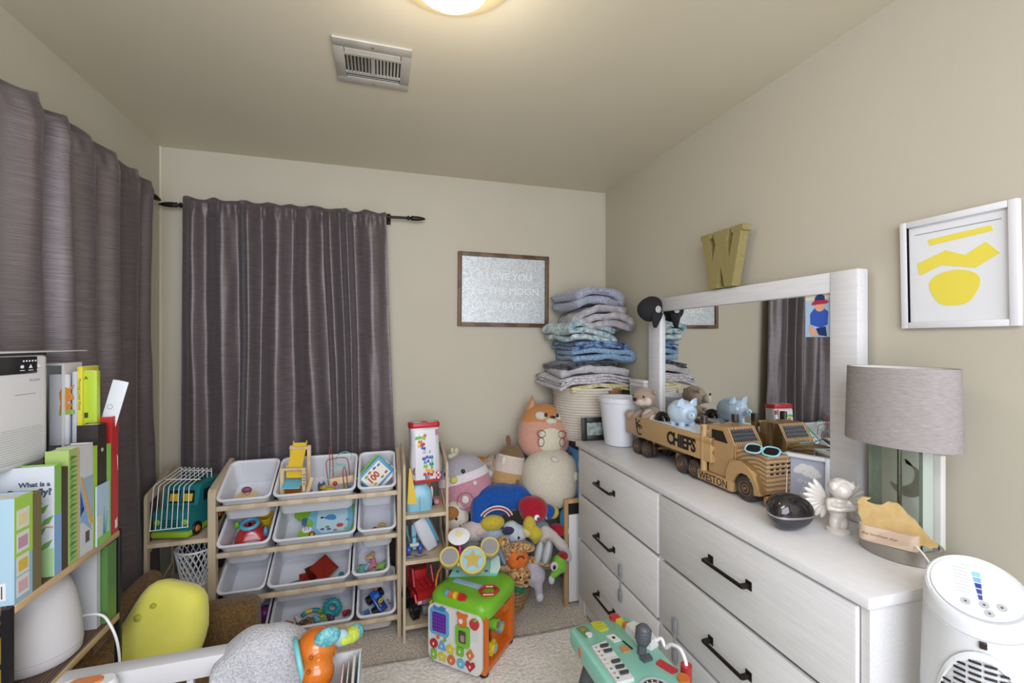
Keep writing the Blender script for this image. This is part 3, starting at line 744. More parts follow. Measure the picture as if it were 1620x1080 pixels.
# ---------------------------------------------------------------- table lamp
lp = thing('table_lamp', 'table lamp with oval grey linen shade at the dresser near end', 'lamp', (1.285, .818, DH), -90)
# local x runs along the wall
def ovl(rx, ry, z, n=40): return [Vector((rx*cos(2*pi*i/n), ry*sin(2*pi*i/n), z)) for i in range(n)]
M_sh = mat('grey linen', '#8a8482', .9, kind='noise', c2='#9b9593', scale=1, stretch=(60,60,700), bump=.15, spec=.1)
b = MB(); b.loft([ovl(.085,.075,0.001), ovl(.086,.076,.002), ovl(.086,.076,.034), ovl(.084,.074,.036), ovl(.078,.068,.036), ovl(.076,.066,.030), ovl(.0,.0,.030)]); b.build('base', M_nickel, lp)
M_ge = thin_glass('thin green glass', (.96, .985, .96))
b = MB(); b.b2((-.062,-.022,.030), (.062,-.018,.30)).b2((-.062,.018,.030), (.062,.022,.30)); b.build('glass_column', M_ge, lp)
for s_ in (-1, 1): MB().b2((s_*.058-.004,-.018,.030), (s_*.058+.004,.018,.30)).build('glass_edge', mat('glass edge', '#bcc6ba', .25, trans=.2), lp)
MB().cyl((0,0,.03),(0,0,.30),.005,seg=12).build('rod', M_nickel, lp)
b = MB(); b.cyl((0,0,.30),(0,0,.43),.008,seg=12); b.lathe([(.0,.30),(.03,.30),(.03,.31),(.0,.31)]); b.build('stem', M_nickel, lp)
b = MB(); z0_, z1_ = .283, .478
b.loft([ovl(.126,.088,z0_,64), ovl(.122,.080,z1_,64), ovl(.119,.077,z1_,64), ovl(.123,.085,z0_,64), ovl(.126,.088,z0_,64)], I4, (False, False)); b.build('shade', M_sh, lp)
b = MB(); b.loft([ovl(.1185,.0765,z1_-.001,64), ovl(.1225,.0845,z0_+.001,64), ovl(.1215,.0835,z0_+.001,64), ovl(.1175,.0755,z1_-.001,64), ovl(.1185,.0765,z1_-.001,64)], I4, (False, False)); b.build('shade_lining', mat('shade lining', '#d8d6d0', .8), lp)
b = MB()
for a in range(3): b.tube([(0,0,.43),(.115*cos(R(90+120*a))*1.0,.074*sin(R(90+120*a)),.47)], .0016, 6)
b.torus((0,0,.43), .014, .002, seg=16, ss=6); b.build('spider', M_nickel, lp)
MB().ell((0,0,.395),(.022,.022,.030)).build('bulb', mat('bulb glass', '#e4e2dc', .25), lp)
# moon picture behind lamp
t = thing('moon_picture', 'white box sign with grey crescent moon behind the lamp', 'picture', (1.392, .862, DH), -90)
MB().box((0, 0, .125), (.155, .020, .248), bev=.003).build('board', mat('white sign board', '#cfcdc6', .5), t)
mo = [( .045*cos(R(a)), .045*sin(R(a))) for a in range(-150, 95, 12)]
mi = [(-.018+.040*cos(R(a)), .020+.040*sin(R(a))) for a in range(70, -125, -12)]
MB().prism(mo+mi, .002, T(.0, -.0098, .165) @ FY).build('moon', mat('moon grey', '#8f887c', .6), t)
# ================================================================ toy bin rack on the back wall
RY0, RY1 = 2.250, 2.525
rk = thing('bin_rack', 'pale pine rack of white toy bins in front of the dark back curtain', 'toy rack', (0, 0, 0))
def side_frame(x, name, parent, wdt=.018, y0=RY0, y1=RY1, zf=.775, zb=.875):
    b = MB()
    prof = [(y0, 0), (y0+.032, 0), (y0+.032, zf-.03), (y0+.055, zf), (y1-.030, zb-.035), (y1-.030, 0), (y1, 0), (y1, zb-.012), (y1-.012, zb), (y1-.03, zb), (y0+.018, zf+.02), (y0+.004, zf+.006), (y0, zf-.012)]
    b.prism([(-y_, z_) for y_, z_ in prof], wdt, T(x+wdt/2, 0, 0) @ FXM)
    for z_ in (.115, .315, .505, .690):
        b.prism([(-(y0+.03), z_), (-(y0+.03), z_+.026), (-(y1-.028), z_+.026+.10), (-(y1-.028), z_+.10)], wdt*.7, T(x+wdt*.35, 0, 0) @ FXM)
    return b.build(name, M_pine, parent, ang=25)
side_frame(-.706, 'side_frame', rk); side_frame(.088, 'side_frame', rk)
for k, z_ in enumerate((.714, .506, .300, .104)):
    r0 = MB().b2((-.697, RY0-.003, z_-.012), (.079, RY0+.015, z_+.010), bev=.004).build('front_rail', M_pine, rk)
    MB().b2((-.697, RY1-.026, z_+.113-.012), (.079, RY1-.008, z_+.113+.010), bev=.004).build('back_rail', M_pine, rk)
TILT = math.degrees(math.atan2(.118, .232)); BLEN = .262
def bin_shape(w, L, h):
    b = MB(); z = 0; r = .028
    def lp(iw, z_, rr=r): return [p+Vector((0, L/2, 0)) for p in rrect(w-2*iw, L-2*iw, rr, z_, 5)]
    loops = [lp(.024, -h, .022), lp(.019, -h+.004), lp(.010, -.012), lp(.009, -.010), lp(.001, -.010), lp(0, -.007), lp(0, -.001), lp(.002, .001), lp(.008, .001), lp(.011, -.002), lp(.013, -.012), lp(.022, -h+.007), lp(.029, -h+.004, .02)]
    b.loft(loops)
    return b
cols = [[(-.697,-.478),(-.472,-.113),(-.107,.074)], [(-.697,-.482),(-.474,-.113),(-.107,.074)], [(-.697,-.502),(-.496,-.140),(-.132,.043)], [(-.697,-.498),(-.490,-.122),(-.112,.074)]]
zfs = [.752, .548, .342, .138]
rown = ['top', 'second', 'third', 'bottom']; coln = ['left', 'wide middle', 'right']
BM = {}
cont = [['holding wooden hat disc', 'with bead maze and ramp toy', 'with blue learning tablet'], ['with red shape-sorter toy', 'with ocean activity board', 'holding red ball and wooden disc'], ['empty', 'holding red magnetic tiles', 'heaped with small wooden figures'], ['behind brown armchair', 'with teal ring toy', 'with blue toy vehicle']]
for r_ in range(4):
    for c_ in range(3):
        x0, x1 = cols[r_][c_]
        M = T((x0+x1)/2, RY0-.014, zfs[r_]) @ RX(TILT)
        BM[(r_, c_)] = M
        o = bin_shape(x1-x0, BLEN, .138).build('toy_bin', M_binw)
        o.matrix_world = M
        tag(o, 'white plastic bin, %s row %s, %s' % (rown[r_], coln[c_], cont[r_][c_]), 'bin', 'white bins in the toy rack')
def inbin(r_, c_, name, label, cat, x, y, z, rot=(0,0,0), group=None):
    y = y + (.070 if y < .065 else .030)
    t = thing(name, label, cat, group=group)
    t.matrix_world = BM[(r_, c_)] @ T(x, y, z) @ Euler([R(a) for a in rot]).to_matrix().to_4x4()
    return t
M_ply = mat('birch ply', '#c9ae88', .5, kind='noise', c2='#d7c09e', scale=30)
FL = -.130   # bin floor in local z
# --- top row
t = inbin(0, 0, 'wooden_disc_toy', 'wooden hat-shaped disc with tiny pink cap figure lying in bin', 'toy', -.018, .075, FL+.030, (18,0,0))
MB().lathe([(0,0),(.048,0),(.048,.006),(0,.006)], T(0,0,.012), 32, 1, .7).build('disc', M_ply, t)
MB().ell((.0,.025,.035),(.022,.014,.018)).build('cap', mat('muted maroon', '#7d4a5e', .6), t)
MB().ell((.002,.014,.024),(.012,.008,.010)).build('face', mat('doll skin', '#d8a88e', .6), t)
t = inbin(0, 0, 'wooden_puzzle_piece', 'flat wooden cut-out lying beside the disc in top left bin', 'toy', .052, .070, FL+.022, (14,0,20))
MB().prism([(-.035,-.012),(.0,-.016),(.036,-.008),(.040,.006),(.012,.010),(.004,.018),(-.012,.012),(-.034,.008)], .008).build('board', M_ply, t)
# ramp racer
M_y = mat('toy yellow', '#dbb92c', .45); M_o = mat('toy orange', '#d2711f', .45); M_g = mat('toy green', '#6fae2a', .45); M_b = mat('toy sky blue', '#6fb8cf', .45); M_r = mat('toy red', '#b9272b', .4)
rt = thing('ramp_racer', 'wooden ramp race toy with yellow and orange slides in top bin', 'toy', (-.395, 2.315, .700), -12)
def post(x, y, z0, z1, lean=0): return MB().prism([(-.008,z0),(.008,z0),(.008+lean,z1),(-.008+lean,z1)], .010, T(x, y, 0) @ FY)
post(-.050, .000, 0, .150, 0).build('post', M_ply, rt); post(.050, .000, 0, .150).build('post', M_ply, rt)
post(-.036, .075, .0, .245).build('post', M_ply, rt); post(.046, .075, .0, .245).build('post', M_ply, rt)
MB().cyl((-.058,-.002,.148),(.058,-.002,.148),.008,seg=10).build('bar', M_ply, rt)
MB().cyl((-.044,.068,.232),(.052,.068,.232),.008,seg=10).build('bar', M_ply, rt)
def ramp(y0, z0, y1, z1, mt, w=.062):
    b = MB(); th = .004
    b.prism([(-y0,z0),(-y1,z1),(-y1,z1+th),(-y0,z0+th)], w, T(w/2, 0, 0) @ FXM)
    for s_ in (-1, 1): b.prism([(-y0,z0),(-y1,z1),(-y1,z1+.014),(-y0,z0+.014)], .004, T(s_*w/2+.002, 0, 0) @ FXM)
    b.build('ramp', mt, rt)
ramp(.080, .252, .020, .150, M_y); ramp(.012, .150, .008, .105, M_y, .070); ramp(.03, .088, -.035, .066, M_b, .075); ramp(-.0, .062, .0, .03, M_o, .074); ramp(-.01, .032, -.028, .004, M_g, .074)
MB().b2((.048, -.020, 0), (.060, .012, .075), RX(0)).build('checker_side', M_ply, rt)
MB().prism([(.0,.0),(.016,.0),(.052,.115),(.036,.118)], .010, T(.052, -.02, 0) @ FY).build('leaning_plank', M_ply, rt)
b = MB()
for k in range(9): b.box((.0515, -.0105, .012+k*.014), (.006, .0008, .006))
b.build('checker_marks', mat('checker ink', '#3a3a40', .6), rt)
# bead maze
bz = thing('bead_maze', 'wire bead maze with red and aqua loops on wooden block in top bin', 'toy', (-.205, 2.370, .742), 6)
MB().box((.020,.0,.020),(.110,.030,.036), RY(-3), bev=.004).build('base', M_ply, bz)
def wire(pts, mt, name='wire', n=40, r_=.0022):
    P = [Vector(p) for p in pts]; out = []
    for i in range(len(P)-1):
        p0, p1, p2, p3 = P[max(i-1,0)], P[i], P[i+1], P[min(i+2, len(P)-1)]
        for k in range(8):
            t_ = k/8; out.append(.5*((2*p1)+(-p0+p2)*t_+(2*p0-5*p1+4*p2-p3)*t_*t_+(-p0+3*p1-3*p2+p3)*t_**3))
    out.append(P[-1]); return MB().tube(out, r_, 6).build(name, mt, bz)
M_rw = mat('red wire', '#8d2f30', .4); M_aw = mat('aqua wire', '#6fb1a6', .4)
wire([(-.040,-.010,.0),(-.048,-.01,.06),(-.052,-.01,.110),(-.045,-.01,.128),(-.02,-.01,.132),(.02,0,.132),(.045,0,.122),(.052,0,.09),(.056,0,.036)], M_rw)
wire([(-.020,.01,.036),(-.022,.01,.12),(-.030,.01,.175),(-.034,.01,.190),(-.038,.01,.175),(-.036,.01,.12),(-.036,.01,.03)], M_rw)
wire([(-.060,-.03,-.01),(-.05,-.03,.03),(-.035,-.02,.05),(-.03,-.01,.075),(.0,.0,.095),(.03,.0,.085),(.034,0,.095),(.0,.0,.100),(-.008,.0,.125),(.010,.0,.152),(.040,0,.158),(.066,0,.142),(.060,0,.115)], M_aw)
wire([(.030,-.02,-.02),(.026,-.02,.03),(.024,-.02,.07),(.030,-.02,.088),(.038,-.02,.07),(.044,-.02,.02),(.046,-.02,-.01)], M_rw)
for p, r_, h in (((-.012,-.022,.012),.011,'#b3262c'), ((.050,-.004,.012),.008,'#c98f62'), ((.040,-.022,-.012),.008,'#9cb33c'), ((.030,-.022,-.022),.009,'#c46a78'), ((.054,-.022,-.015),.010,'#3a78a0'), ((.054,-.022,-.032),.010,'#2b5d96')):
    MB().ell(p, r_, seg=12, rings=8).build('bead', mat('bead '+h, h, .35), bz)
t = inbin(0, 1, 'toy_duck', 'small yellow soft squeaky toy in the front of the top middle bin', 'toy', .040, .042, FL+.004)
organic('body', [((0,0,.022),(.030,.022,.020)),((-.012,0,.044),(.016,.015,.015)),((.024,.0,.036),(.010,.012,.010))], M_y, t, .004)
MB().ell((-.029,0,.043),(.008,.007,.004)).build('beak', M_o, t)
t = inbin(0, 1, 'rattle_ball', 'red and teal striped rattle lying beside yellow toy', 'toy', -.045, .040, FL+.003)
MB().torus((0,0,.014), .022, .009, RX(30), 24, 8).build('ring', mat('teal toy', '#3d8fa0', .4), t)
MB().ell((-.022,0,.020),(.014,.012,.012)).build('red_end', M_r, t); MB().ell((.024,.0,.022),(.011,.011,.011)).build('white_end', M_wire, t)
t = inbin(0, 1, 'crinkle_square', 'navy and white cat-faced fabric square in top middle bin', 'toy', .012, .062, FL+.035, (50,0,14))
MB().box((0,0,0),(.036,.034,.006), bev=.002).build('cloth', mat('navy cloth', '#474d6c', .9), t)
MB().prism([(-.016,.014),(-.010,.030),(-.002,.016)], .006, T(0,0,-.003)).build('ear', mat('navy cloth', '#474d6c', .9), t); MB().prism([(.004,.016),(.012,.030),(.017,.014)], .006, T(0,0,-.003)).build('ear', mat('navy cloth', '#474d6c', .9), t)
MB().ell((0,-.004,.003),(.010,.008,.002)).build('face_patch', M_wire, t)
# learning tablet
t = thing('learning_tablet', 'blue and white learning book toy reading 100 in top right bin', 'toy', (-.022, 2.335, .788), 0)
t.rotation_euler = (R(-12), R(-44), R(14))
MB().box((0,0,0),(.150,.020,.108), bev=.008).build('cover', mat('book blue', '#4a90bd', .4), t)
MB().box((-.004,-.0108,-.002),(.120,.002,.084)).build('page', mat('page cream', '#dbd8cc', .6), t)
MB().box((.0,.017,-.030),(.160,.014,.090), bev=.007).build('tray', M_wire, t)
text('lettering', '100', .046, mat('red ink', '#a8402f', .6), t, T(-.050, -.0120, -.016) @ FY, .0004, 'LEFT', .002, 1, .9)
for dx, dz, h in ((-.040,.026,'#57904d'),(-.015,.029,'#b3542f'),(.015,.028,'#6c4a8a'),(.040,.024,'#3c6f9a'),(-.035,-.030,'#c29a3a'),(.012,-.031,'#4f8a58'),(.040,-.028,'#a8402f')): MB().prism(disc_poly(.007,10,1.4,.8,dx,dz), .0004, T(0,-.0119,0) @ FY).build('motif', mat('ink '+h, h, .6), t)
MB().tube([(-.074,.0,.052),(.0,.002,.060),(.060,.002,.060),(.078,.0,.050)], .005, 8).build('handle', M_g, t)
for dx, h in ((.068,'#b3262c'),(.072,'#8a5a2c')): MB().ell((dx,.008,-.052+(.03 if h=='#8a5a2c' else 0)),(.006,.004,.008)).build('button', mat('btn '+h, h, .4), t)
t = inbin(0, 2, 'building_block', 'upright orange-yellow block in left of top right bin', 'toy', -.052, .045, FL)
MB().box((0,0,.034),(.022,.022,.066), bev=.003).build('block', mat('amber plastic', '#c98f2c', .4), t); MB().lathe([(0,.066),(.008,.066),(.008,.072),(0,.072)], seg=12).build('stud', mat('amber plastic', '#c98f2c', .4), t)
# --- second row
t = inbin(1, 0, 'shape_sorter', 'red rounded shape sorter with blue ring top in second row bin', 'toy', .000, .085, FL+.004, (-6, 0, 10))
b = MB(); b.loft([[Vector(p)+Vector((0,.02*k*.3,0)) for p in rrect(.150-.02*k*k*.35, .120-.016*k*k*.4, .030, .024*k, 6)] for k in range(5)]); b.build('shell', mat('gloss red', '#b1262a', .25, coat=.4), t)
MB().torus((0,.02,.100), .034, .010, seg=28, ss=10).build('ring', mat('blue ring', '#5fa3bf', .3), t)
Ms = T(0,-.060,.046) @ RX(14) @ FY
MB().prism(disc_poly(.044,28,1.0,.62), .003, Ms).build('picture_panel', mat('panel white', '#d9d9d2', .5), t)
for x_, y_, h in ((-.022,.006,'#d9b13b'),(.020,.004,'#d2711f'),(-.004,-.012,'#4a78b0'),(-.028,-.008,'#4c4c4c'),(.002,.014,'#c9a23a')): MB().prism(disc_poly(.007,10,1.2,.9,x_,y_), .0008, Ms @ T(0,0,.003)).build('motif', mat('ink '+h, h, .6), t)
MB().ell((.064,-.005,.055),(.012,.022,.028)).build('side_panel', mat('blue ring', '#5fa3bf', .3), t)
MB().ell((-.055,.048,.085),(.012,.012,.020)).build('knob', M_g, t); 
t = inbin(1, 0, 'yellow_cup', 'yellow cup toy behind the red shape sorter', 'toy', .045, .185, FL+.002)
MB().lathe([(0,0),(.025,0),(.032,.07),(.030,.07),(.023,.004),(0,.004)], seg=20).build('cup', M_y, t); MB().torus((0,0,.07), .031, .003, seg=20, ss=6).build('rim', M_y, t)
t = inbin(1, 0, 'toy_hammer', 'small red hammer head in right side of second row left bin', 'toy', .075, .080, FL+.02, (0,20,0))
MB().cyl((-.012,0,.03),(.018,.0,.03),.009,seg=12).build('head', M_r, t); MB().cyl((0,.0,.03),(0,.05,.028),.004,seg=8).build('stick', M_ply, t)
t = inbin(1, 1, 'activity_board', 'green and blue ocean activity board with whale in second row bin', 'toy', .030, .120, FL+.036, (12,0,-1))
b = MB(); b.prism([(-.155,.095),(-.06,.098),(.0,.090),(.125,.100),(.140,.080),(.142,-.05),(.120,-.082),(-.02,-.086),(-.05,-.094),(-.090,-.098),(-.120,-.080),(-.118,-.040),(-.085,-.012),(-.105,.020),(-.150,.050)], .022); b.build('shell', mat('lime plastic', '#82b52c', .35), t, ang=20)
MB().prism([(-.070,.075),(.120,.088),(.132,.0),(.118,-.068),(-.03,-.072),(-.062,-.05),(-.055,.0),(-.085,.03)], .006, T(0,0,.022)).build('sea_panel', mat('sea blue', '#79b6cc', .4), t)
MB().prism([(-.040,.062),(.100,.072),(.106,-.030),(.09,-.055),(-.010,-.060),(-.040,-.030)], .002, T(0,0,.028)).build('picture', mat('pale sea', '#b3cfd8', .5), t)
MB().prism([(-.005,.022),(.010,.034),(.032,.036),(.048,.024),(.050,.010),(.038,.004),(.012,.008),(-.002,.014),(-.018,.026),(-.026,.024),(-.022,.016)], .0015, T(0,0,.030)).build('whale', mat('whale blue', '#4b86b4', .5), t)
MB().prism([(.052,-.024),(.062,-.016),(.080,-.018),(.088,-.028),(.078,-.036),(.060,-.036)], .0015, T(0,0,.030)).build('crab', mat('crab red', '#c0463d', .5), t)
MB().ell((-.082,-.030,.024),(.024,.018,.010)).build('fish', M_wire, t)
b = MB()
for k in range(3): b.box((-.090+k*.009,-.030,.034),(.0025,.024,.001), RZ(0))
b.build('fish_stripe', M_black, t)
for k, h in enumerate(('#b3262c', '#b8a02c', '#3d4f7c', '#a8402f')):
    o = MB().prism(disc_poly(.013, 14, 1, .8, -.035+k*.036, .078), .005, T(0,0,.028)).build('roller', mat('navy roller', '#26304a', .4), t)
    MB().prism(star_poly(.009, .5, 5, 90, -.035+k*.036, .078), .002, T(0,0,.033)).build('roller_star', mat('ink '+h, h, .5), o)
MB().prism(disc_poly(.016, 18, 1, 1, -.055, -.062), .004, T(0,0,.026)).build('button', mat('brown red', '#86402c', .4), t); MB().prism(star_poly(.010, .5, 5, 90, -.055, -.062), .002, T(0,0,.030)).build('button_star', M_y, t)
for k, (x_, y_, h) in enumerate(((-.010,-.040,'#6b4c96'),(.020,-.042,'#3b5f9c'),(.050,-.050,'#c46a78'),(.100,-.044,'#c9a85a'),(.012,-.030,'#57904d'),(.105,.0,'#5b8f8f'))): MB().prism(disc_poly(.008,10,1.3,.7,x_,y_), .001, T(0,0,.030)).build('motif', mat('ink '+h, h, .6), t)
MB().box((-.098,.010,.027),(.022,.036,.008), bev=.003).build('switch', mat('navy switch', '#41618f', .4), t)
t = inbin(1, 2, 'toy_ball', 'small red ball in the second row right bin', 'ball', -.012, .030, FL+.004)
MB().ell((0,0,.014),.014).build('sphere', M_r, t); MB().torus((0,0,.014), .0141, .0008, seg=20, ss=5).build('seam', mat('dark red', '#7c1b1e', .5), t)
t = inbin(1, 2, 'wooden_disc', 'small round wooden disc leaning in the second row right bin', 'toy', .020, .032, FL+.006, (55,0,-20))
MB().lathe([(0,0),(.021,0),(.022,.002),(.022,.006),(.021,.008),(0,.008)], T(0,.018,0), 24).build('disc', mat('dark birch', '#b39a6a', .5), t); MB().torus((0,.018,.008), .015, .001, seg=24, ss=5).build('ring', M_ply, t)
# --- third row
M_tile = mat('red acrylic', '#a5301c', .15, coat=.5, trans=.35); M_tile2 = mat('dark red acrylic', '#5c1a12', .15, coat=.5, trans=.2)
def tile(label, x, y, z, rot, s, mt, grp='magnetic tiles in the third row bin'):
    t = inbin(2, 1, 'magnetic_tile', label, 'toy tile', x, y, z, rot, grp)
    frame = MB(); h = s/2
    for k in range(4): frame.box((0, h-.002, 0), (s, .004, .006), RZ(90*k))
    frame.build('tile_frame', mt, t)
    MB().box((0,0,0),(s-.006, s-.006, .003)).build('tile_pane', mt, t)
    b = MB(); b.box((0,0,.0022),(s*1.3,.0015,.001), RZ(45)); b.box((0,0,.0022),(s*1.3,.0015,.0011), RZ(-45)); b.build('tile_rib', M_tile2, t)
tile('large red square magnetic tile standing on its corner', .048, .095, FL+.052, (14,0,46), .098, M_tile)
tile('dark red square magnetic tile half under the large one', .005, .062, FL+.026, (8,4,28), .074, M_tile2)
tile('small flat red magnetic tile left of the dark red one', -.038, .040, FL+.014, (10,2,8), .052, M_tile)
t = inbin(2, 1, 'toy_brick', 'yellow brick with small black figure in third row bin', 'toy', .058, .034, FL+.008, (0,0,8))
MB().box((0,0,.012),(.044,.024,.022), bev=.002).build('brick', M_y, t); MB().box((.003,-.0125,.012),(.024,.001,.004)).build('mark', M_black, t)
t = inbin(2, 1, 'toy_pen', 'teal and red pen-like toy lying in third row bin', 'toy', -.085, .030, FL+.008, (0,84,8))
MB().cyl((0,0,-.03),(0,0,.030),.006,seg=10).build('barrel', mat('slate toy', '#56687c', .4), t); MB().cyl((0,0,-.044),(0,0,-.0305),.0062,seg=10).build('tip', M_r, t)
t = inbin(2, 1, 'toy_button', 'small teal round toy at the right of third row middle bin', 'toy', .128, .040, FL+.003)
MB().lathe([(0,0),(.012,0),(.012,.010),(.008,.014),(0,.014)], seg=16).build('cap', mat('teal cap', '#3d8f8c', .4), t); MB().torus((0,0,.002), .012, .0015, seg=16, ss=5).build('rim', mat('teal cap', '#3d8f8c', .4), t)
figs = [('beige_bear', -.008,.130,.030,'#c49a6c','tan bear figure at top of the wooden figure heap'), ('pink_figure',.004,.095,.020,'#c86a80','pink striped figure in the wooden figure heap'), ('green_turtle',.045,.080,.024,'#7fae4e','round green turtle figure on the wooden figure heap'), ('blue_bird',-.026,.045,.012,'#8fb6cf','pale blue flat figure in front of the heap'), ('teal_figure',-.052,.075,.010,'#5fa08a','teal green figure at left of the heap'), ('red_figure',.035,.040,.008,'#b3402c','red and brown figure at front right of the heap'), ('cyan_figure',.066,.100,.018,'#6fa8bb','cyan figure at back right of the heap'), ('white_figure',-.062,.045,.006,'#cfc7bc','cream figure in the front left bin corner')]
rnd = random.Random(21)
for nm, x_, y_, z_, h, lab in figs:
    t = inbin(2, 2, 'toy_figure', lab, 'toy figure', x_, y_, FL+z_, (rnd.uniform(-25,35), rnd.uniform(-20,20), rnd.uniform(-60,60)), 'wooden figures in the third row bin')
    mt = mat('fig '+h, h, .5)
    organic('body', [((0,0,.014),(.024,.018,.010)),((.018,.012,.018),(.013,.012,.010)),((-.02,-.010,.012),(.010,.008,.007)),((.012,-.018,.012),(.008,.009,.007))], mt, t, .004)
    MB().ell((.021,.014,.027),(.002,.002,.002), seg=8, rings=6).ell((.013,.018,.0265),(.002,.002,.002), seg=8, rings=6).build('eyes', M_black, t)
# --- bottom row
t = inbin(3, 0, 'purple_ball', 'purple and green knobbly ball beside the brown armchair', 'ball', .060, .120, FL+.012)
MB().ell((0,0,.040),(.038,.038,.038)).build('ball', mat('magenta', '#8a2f80', .4), t); MB().ell((.004,-.030,.010),(.024,.020,.012)).build('green_base', M_g, t)
t = inbin(3, 1, 'teether_ring', 'large teal scalloped ring toy standing in bottom middle bin', 'toy', .075, .098, FL+.050, (58,0,-8))
b = MB(); M_teal = mat('teal silicone', '#2f8f98', .35)
b.torus((0,0,0), .029, .014, seg=36, ss=12)
for k in range(14): b.ell((.041*cos(2*pi*k/14), .041*sin(2*pi*k/14), 0), (.0075,.0075,.010), seg=10, rings=6)
b.build('ring', M_teal, t); 
for k in range(10): 
    if k == 0: dd0 = MB().ell((0,0,0),(.0022,.0022,.0015), seg=8, rings=5).build('stud', mat('teal light', '#6cc0c2', .35), t, M=T(.029, 0, .0138))
    else:
        o = dd0.copy(); COL.objects.link(o); o.matrix_local = T(.029*cos(2*pi*k/10), .029*sin(2*pi*k/10), .0138)
toys = [('toy_snail','orange-red low toy at left of bottom middle bin',-.120,.030,'#c2603c'), ('toy_dog','white and brown dog figure in bottom middle bin',-.080,.045,'#c9c2ba'), ('toy_car','brown toy car with orange wheel in bottom middle bin',-.052,.026,'#6b5444'), ('toy_monkey','brown monkey face figure in bottom middle bin',-.024,.030,'#7c6250'), ('toy_fish','aqua toy fish in bottom middle bin',.006,.032,'#6fb3bd'), ('toy_frog','yellow-green frog toy in bottom middle bin',.038,.036,'#a9b53c'), ('toy_eggplant','purple toy lying under the teal ring',.068,.028,'#5b3f5c'), ('toy_whistle','red and green whistle at right of bottom middle bin',.142,.040,'#ad3340')]
for nm, lab, x_, y_, h in toys:
    t = inbin(3, 1, nm, lab, 'toy', x_, y_, FL+.003, (0,0,rnd.uniform(-40,40)))
    mt = mat('fig '+h, h, .45)
    organic('body', [((0,0,.014),(.022,.014,.013)),((-.010,0,.028),(.012,.011,.011))], mt, t, .004)
    acc = mat('acc '+nm, {'toy_car':'#d2711f','toy_dog':'#7c4a34','toy_monkey':'#c0a58c','toy_snail':'#d8cfc4','toy_fish':'#3f90a8','toy_frog':'#6fae2a','toy_eggplant':'#3d2c48','toy_whistle':'#2f8f70'}[nm], .4)
    MB().torus((.008,-.012,.014), .007, .0032, RX(0), 16, 8).build('accent', acc, t)
    MB().ell((-.018,-.006,.032),(.002,.002,.002), seg=8, rings=6).ell((-.008,-.010,.032),(.002,.002,.002), seg=8, rings=6).build('eyes', M_black, t)
t = inbin(3, 1, 'toy_bracelet', 'teal and yellow curved link toy on top of bottom bin heap', 'toy', -.018, .085, FL+.030)
for k in range(4):
    a = R(150-40*k); MB().tube([(.045*cos(a+q), .02*sin(a+q), .014*sin(a)) for q in [R(-22+11*i) for i in range(5)]], .010, 10).build('link', [mat('teal silicone', '', .3), M_y, mat('teal toy', '', .4), M_g][k], t)
t = inbin(3, 2, 'toy_vehicle', 'blue toy vehicle with clear round wheel in bottom right bin', 'toy car', .000, .105, FL+.020, (22,0,34))
M_blu = mat('toy blue', '#1f4fae', .3)
MB().box((0,0,.030),(.048,.110,.030), bev=.008).build('chassis', M_blu, t); MB().box((0,-.015,.050),(.030,.050,.016), bev=.006).build('cab', mat('toy navy', '#1a2f6c', .3), t)
for sx, sy, rr_ in ((-.034,.030,.022),(.034,.030,.022),(-.036,-.036,.026)): MB().lathe([(0,-.009),(rr_,-.009),(rr_,.009),(rr_*.5,.010),(0,.006)], T(sx,sy,.026) @ RY(90), 20).build('wheel', M_black, t)
MB().torus((.042,-.036,.030), .026, .004, RY(70), 28, 8).build('clear_wheel', mat('clear ring', '#b5b8c0', .1, trans=.5), t); MB().lathe([(0,-.004),(.014,-.004),(.014,.004),(0,.004)], T(.042,-.036,.030) @ RY(70), 16).build('wheel_hub', mat('grey hub', '#6a6d76', .3), t)
MB().torus((-.004,.062,.050), .010, .004, RX(60), 18, 8).build('yellow_ring', M_y, t); MB().ell((.016,.055,.048),.010).build('orange_knob', M_o, t)
MB().box((0,.018,.0475),(.022,.024,.004)).build('blue_brick', mat('bright blue', '#3b84c9', .3), t)
t = inbin(3, 2, 'toy_bricks', 'small blue and white bricks in corner of bottom right bin', 'toy', -.048, .028, FL+.003)
MB().box((0,0,.010),(.026,.018,.018), RZ(20), bev=.001).build('brick', mat('bright blue', '', .3), t); MB().box((.026,.004,.008),(.018,.018,.014), RZ(-10), bev=.001).build('brick', M_wire, t)

# ================================================================ shelf unit on the left of the bins
X0, X1 = -.962, -.712
M_pine2 = M_pine
def tower(name, label, x0, x1, y0, y1, shelves, zf, zb, th=.012):
    t = thing(name, label, 'shelf unit')
    for x in (x0, x1-th):
        prof = [(y0,0),(y0+.024,0),(y0+.024,zf-.03),(y1-.024,zb-.04),(y1-.024,0),(y1,0),(y1,zb-.010),(y1-.010,zb),(y1-.03,zb),(y0+.012,zf+.010),(y0+.002,zf),(y0,zf-.012)]
        b = MB(); b.prism([(-y_, z_) for y_, z_ in prof], th, T(x+th, 0, 0) @ FXM)
        for z_ in shelves: b.prism([(-(y0+.02), z_-.05),(-(y0+.02), z_-.018),(-(y1-.02), z_+.055),(-(y1-.02), z_+.023)], th*.6, T(x+th*.8, 0, 0) @ FXM)
        b.build('side_panel', M_pine, t, ang=25)
    for z_ in shelves: 
        MB().b2((x0+th, y0+.002, z_-.018), (x1-th, y1-.03, z_)).build('shelf', M_pine, t)
    return t
tower('shelf_unit', 'low pale pine shelf unit left of the toy bins holding toy van', X0, X1-.003, 2.25, 2.53, (.590, .345), .790, .855)
# right tower
rtw = tower('shelf_unit', 'tall narrow pale pine shelf tower right of the toy bins', .104, .322, 2.200, 2.47, (.612, .392, .080), .845, .905)
# small wood strips for the tower front foot already part of side panels

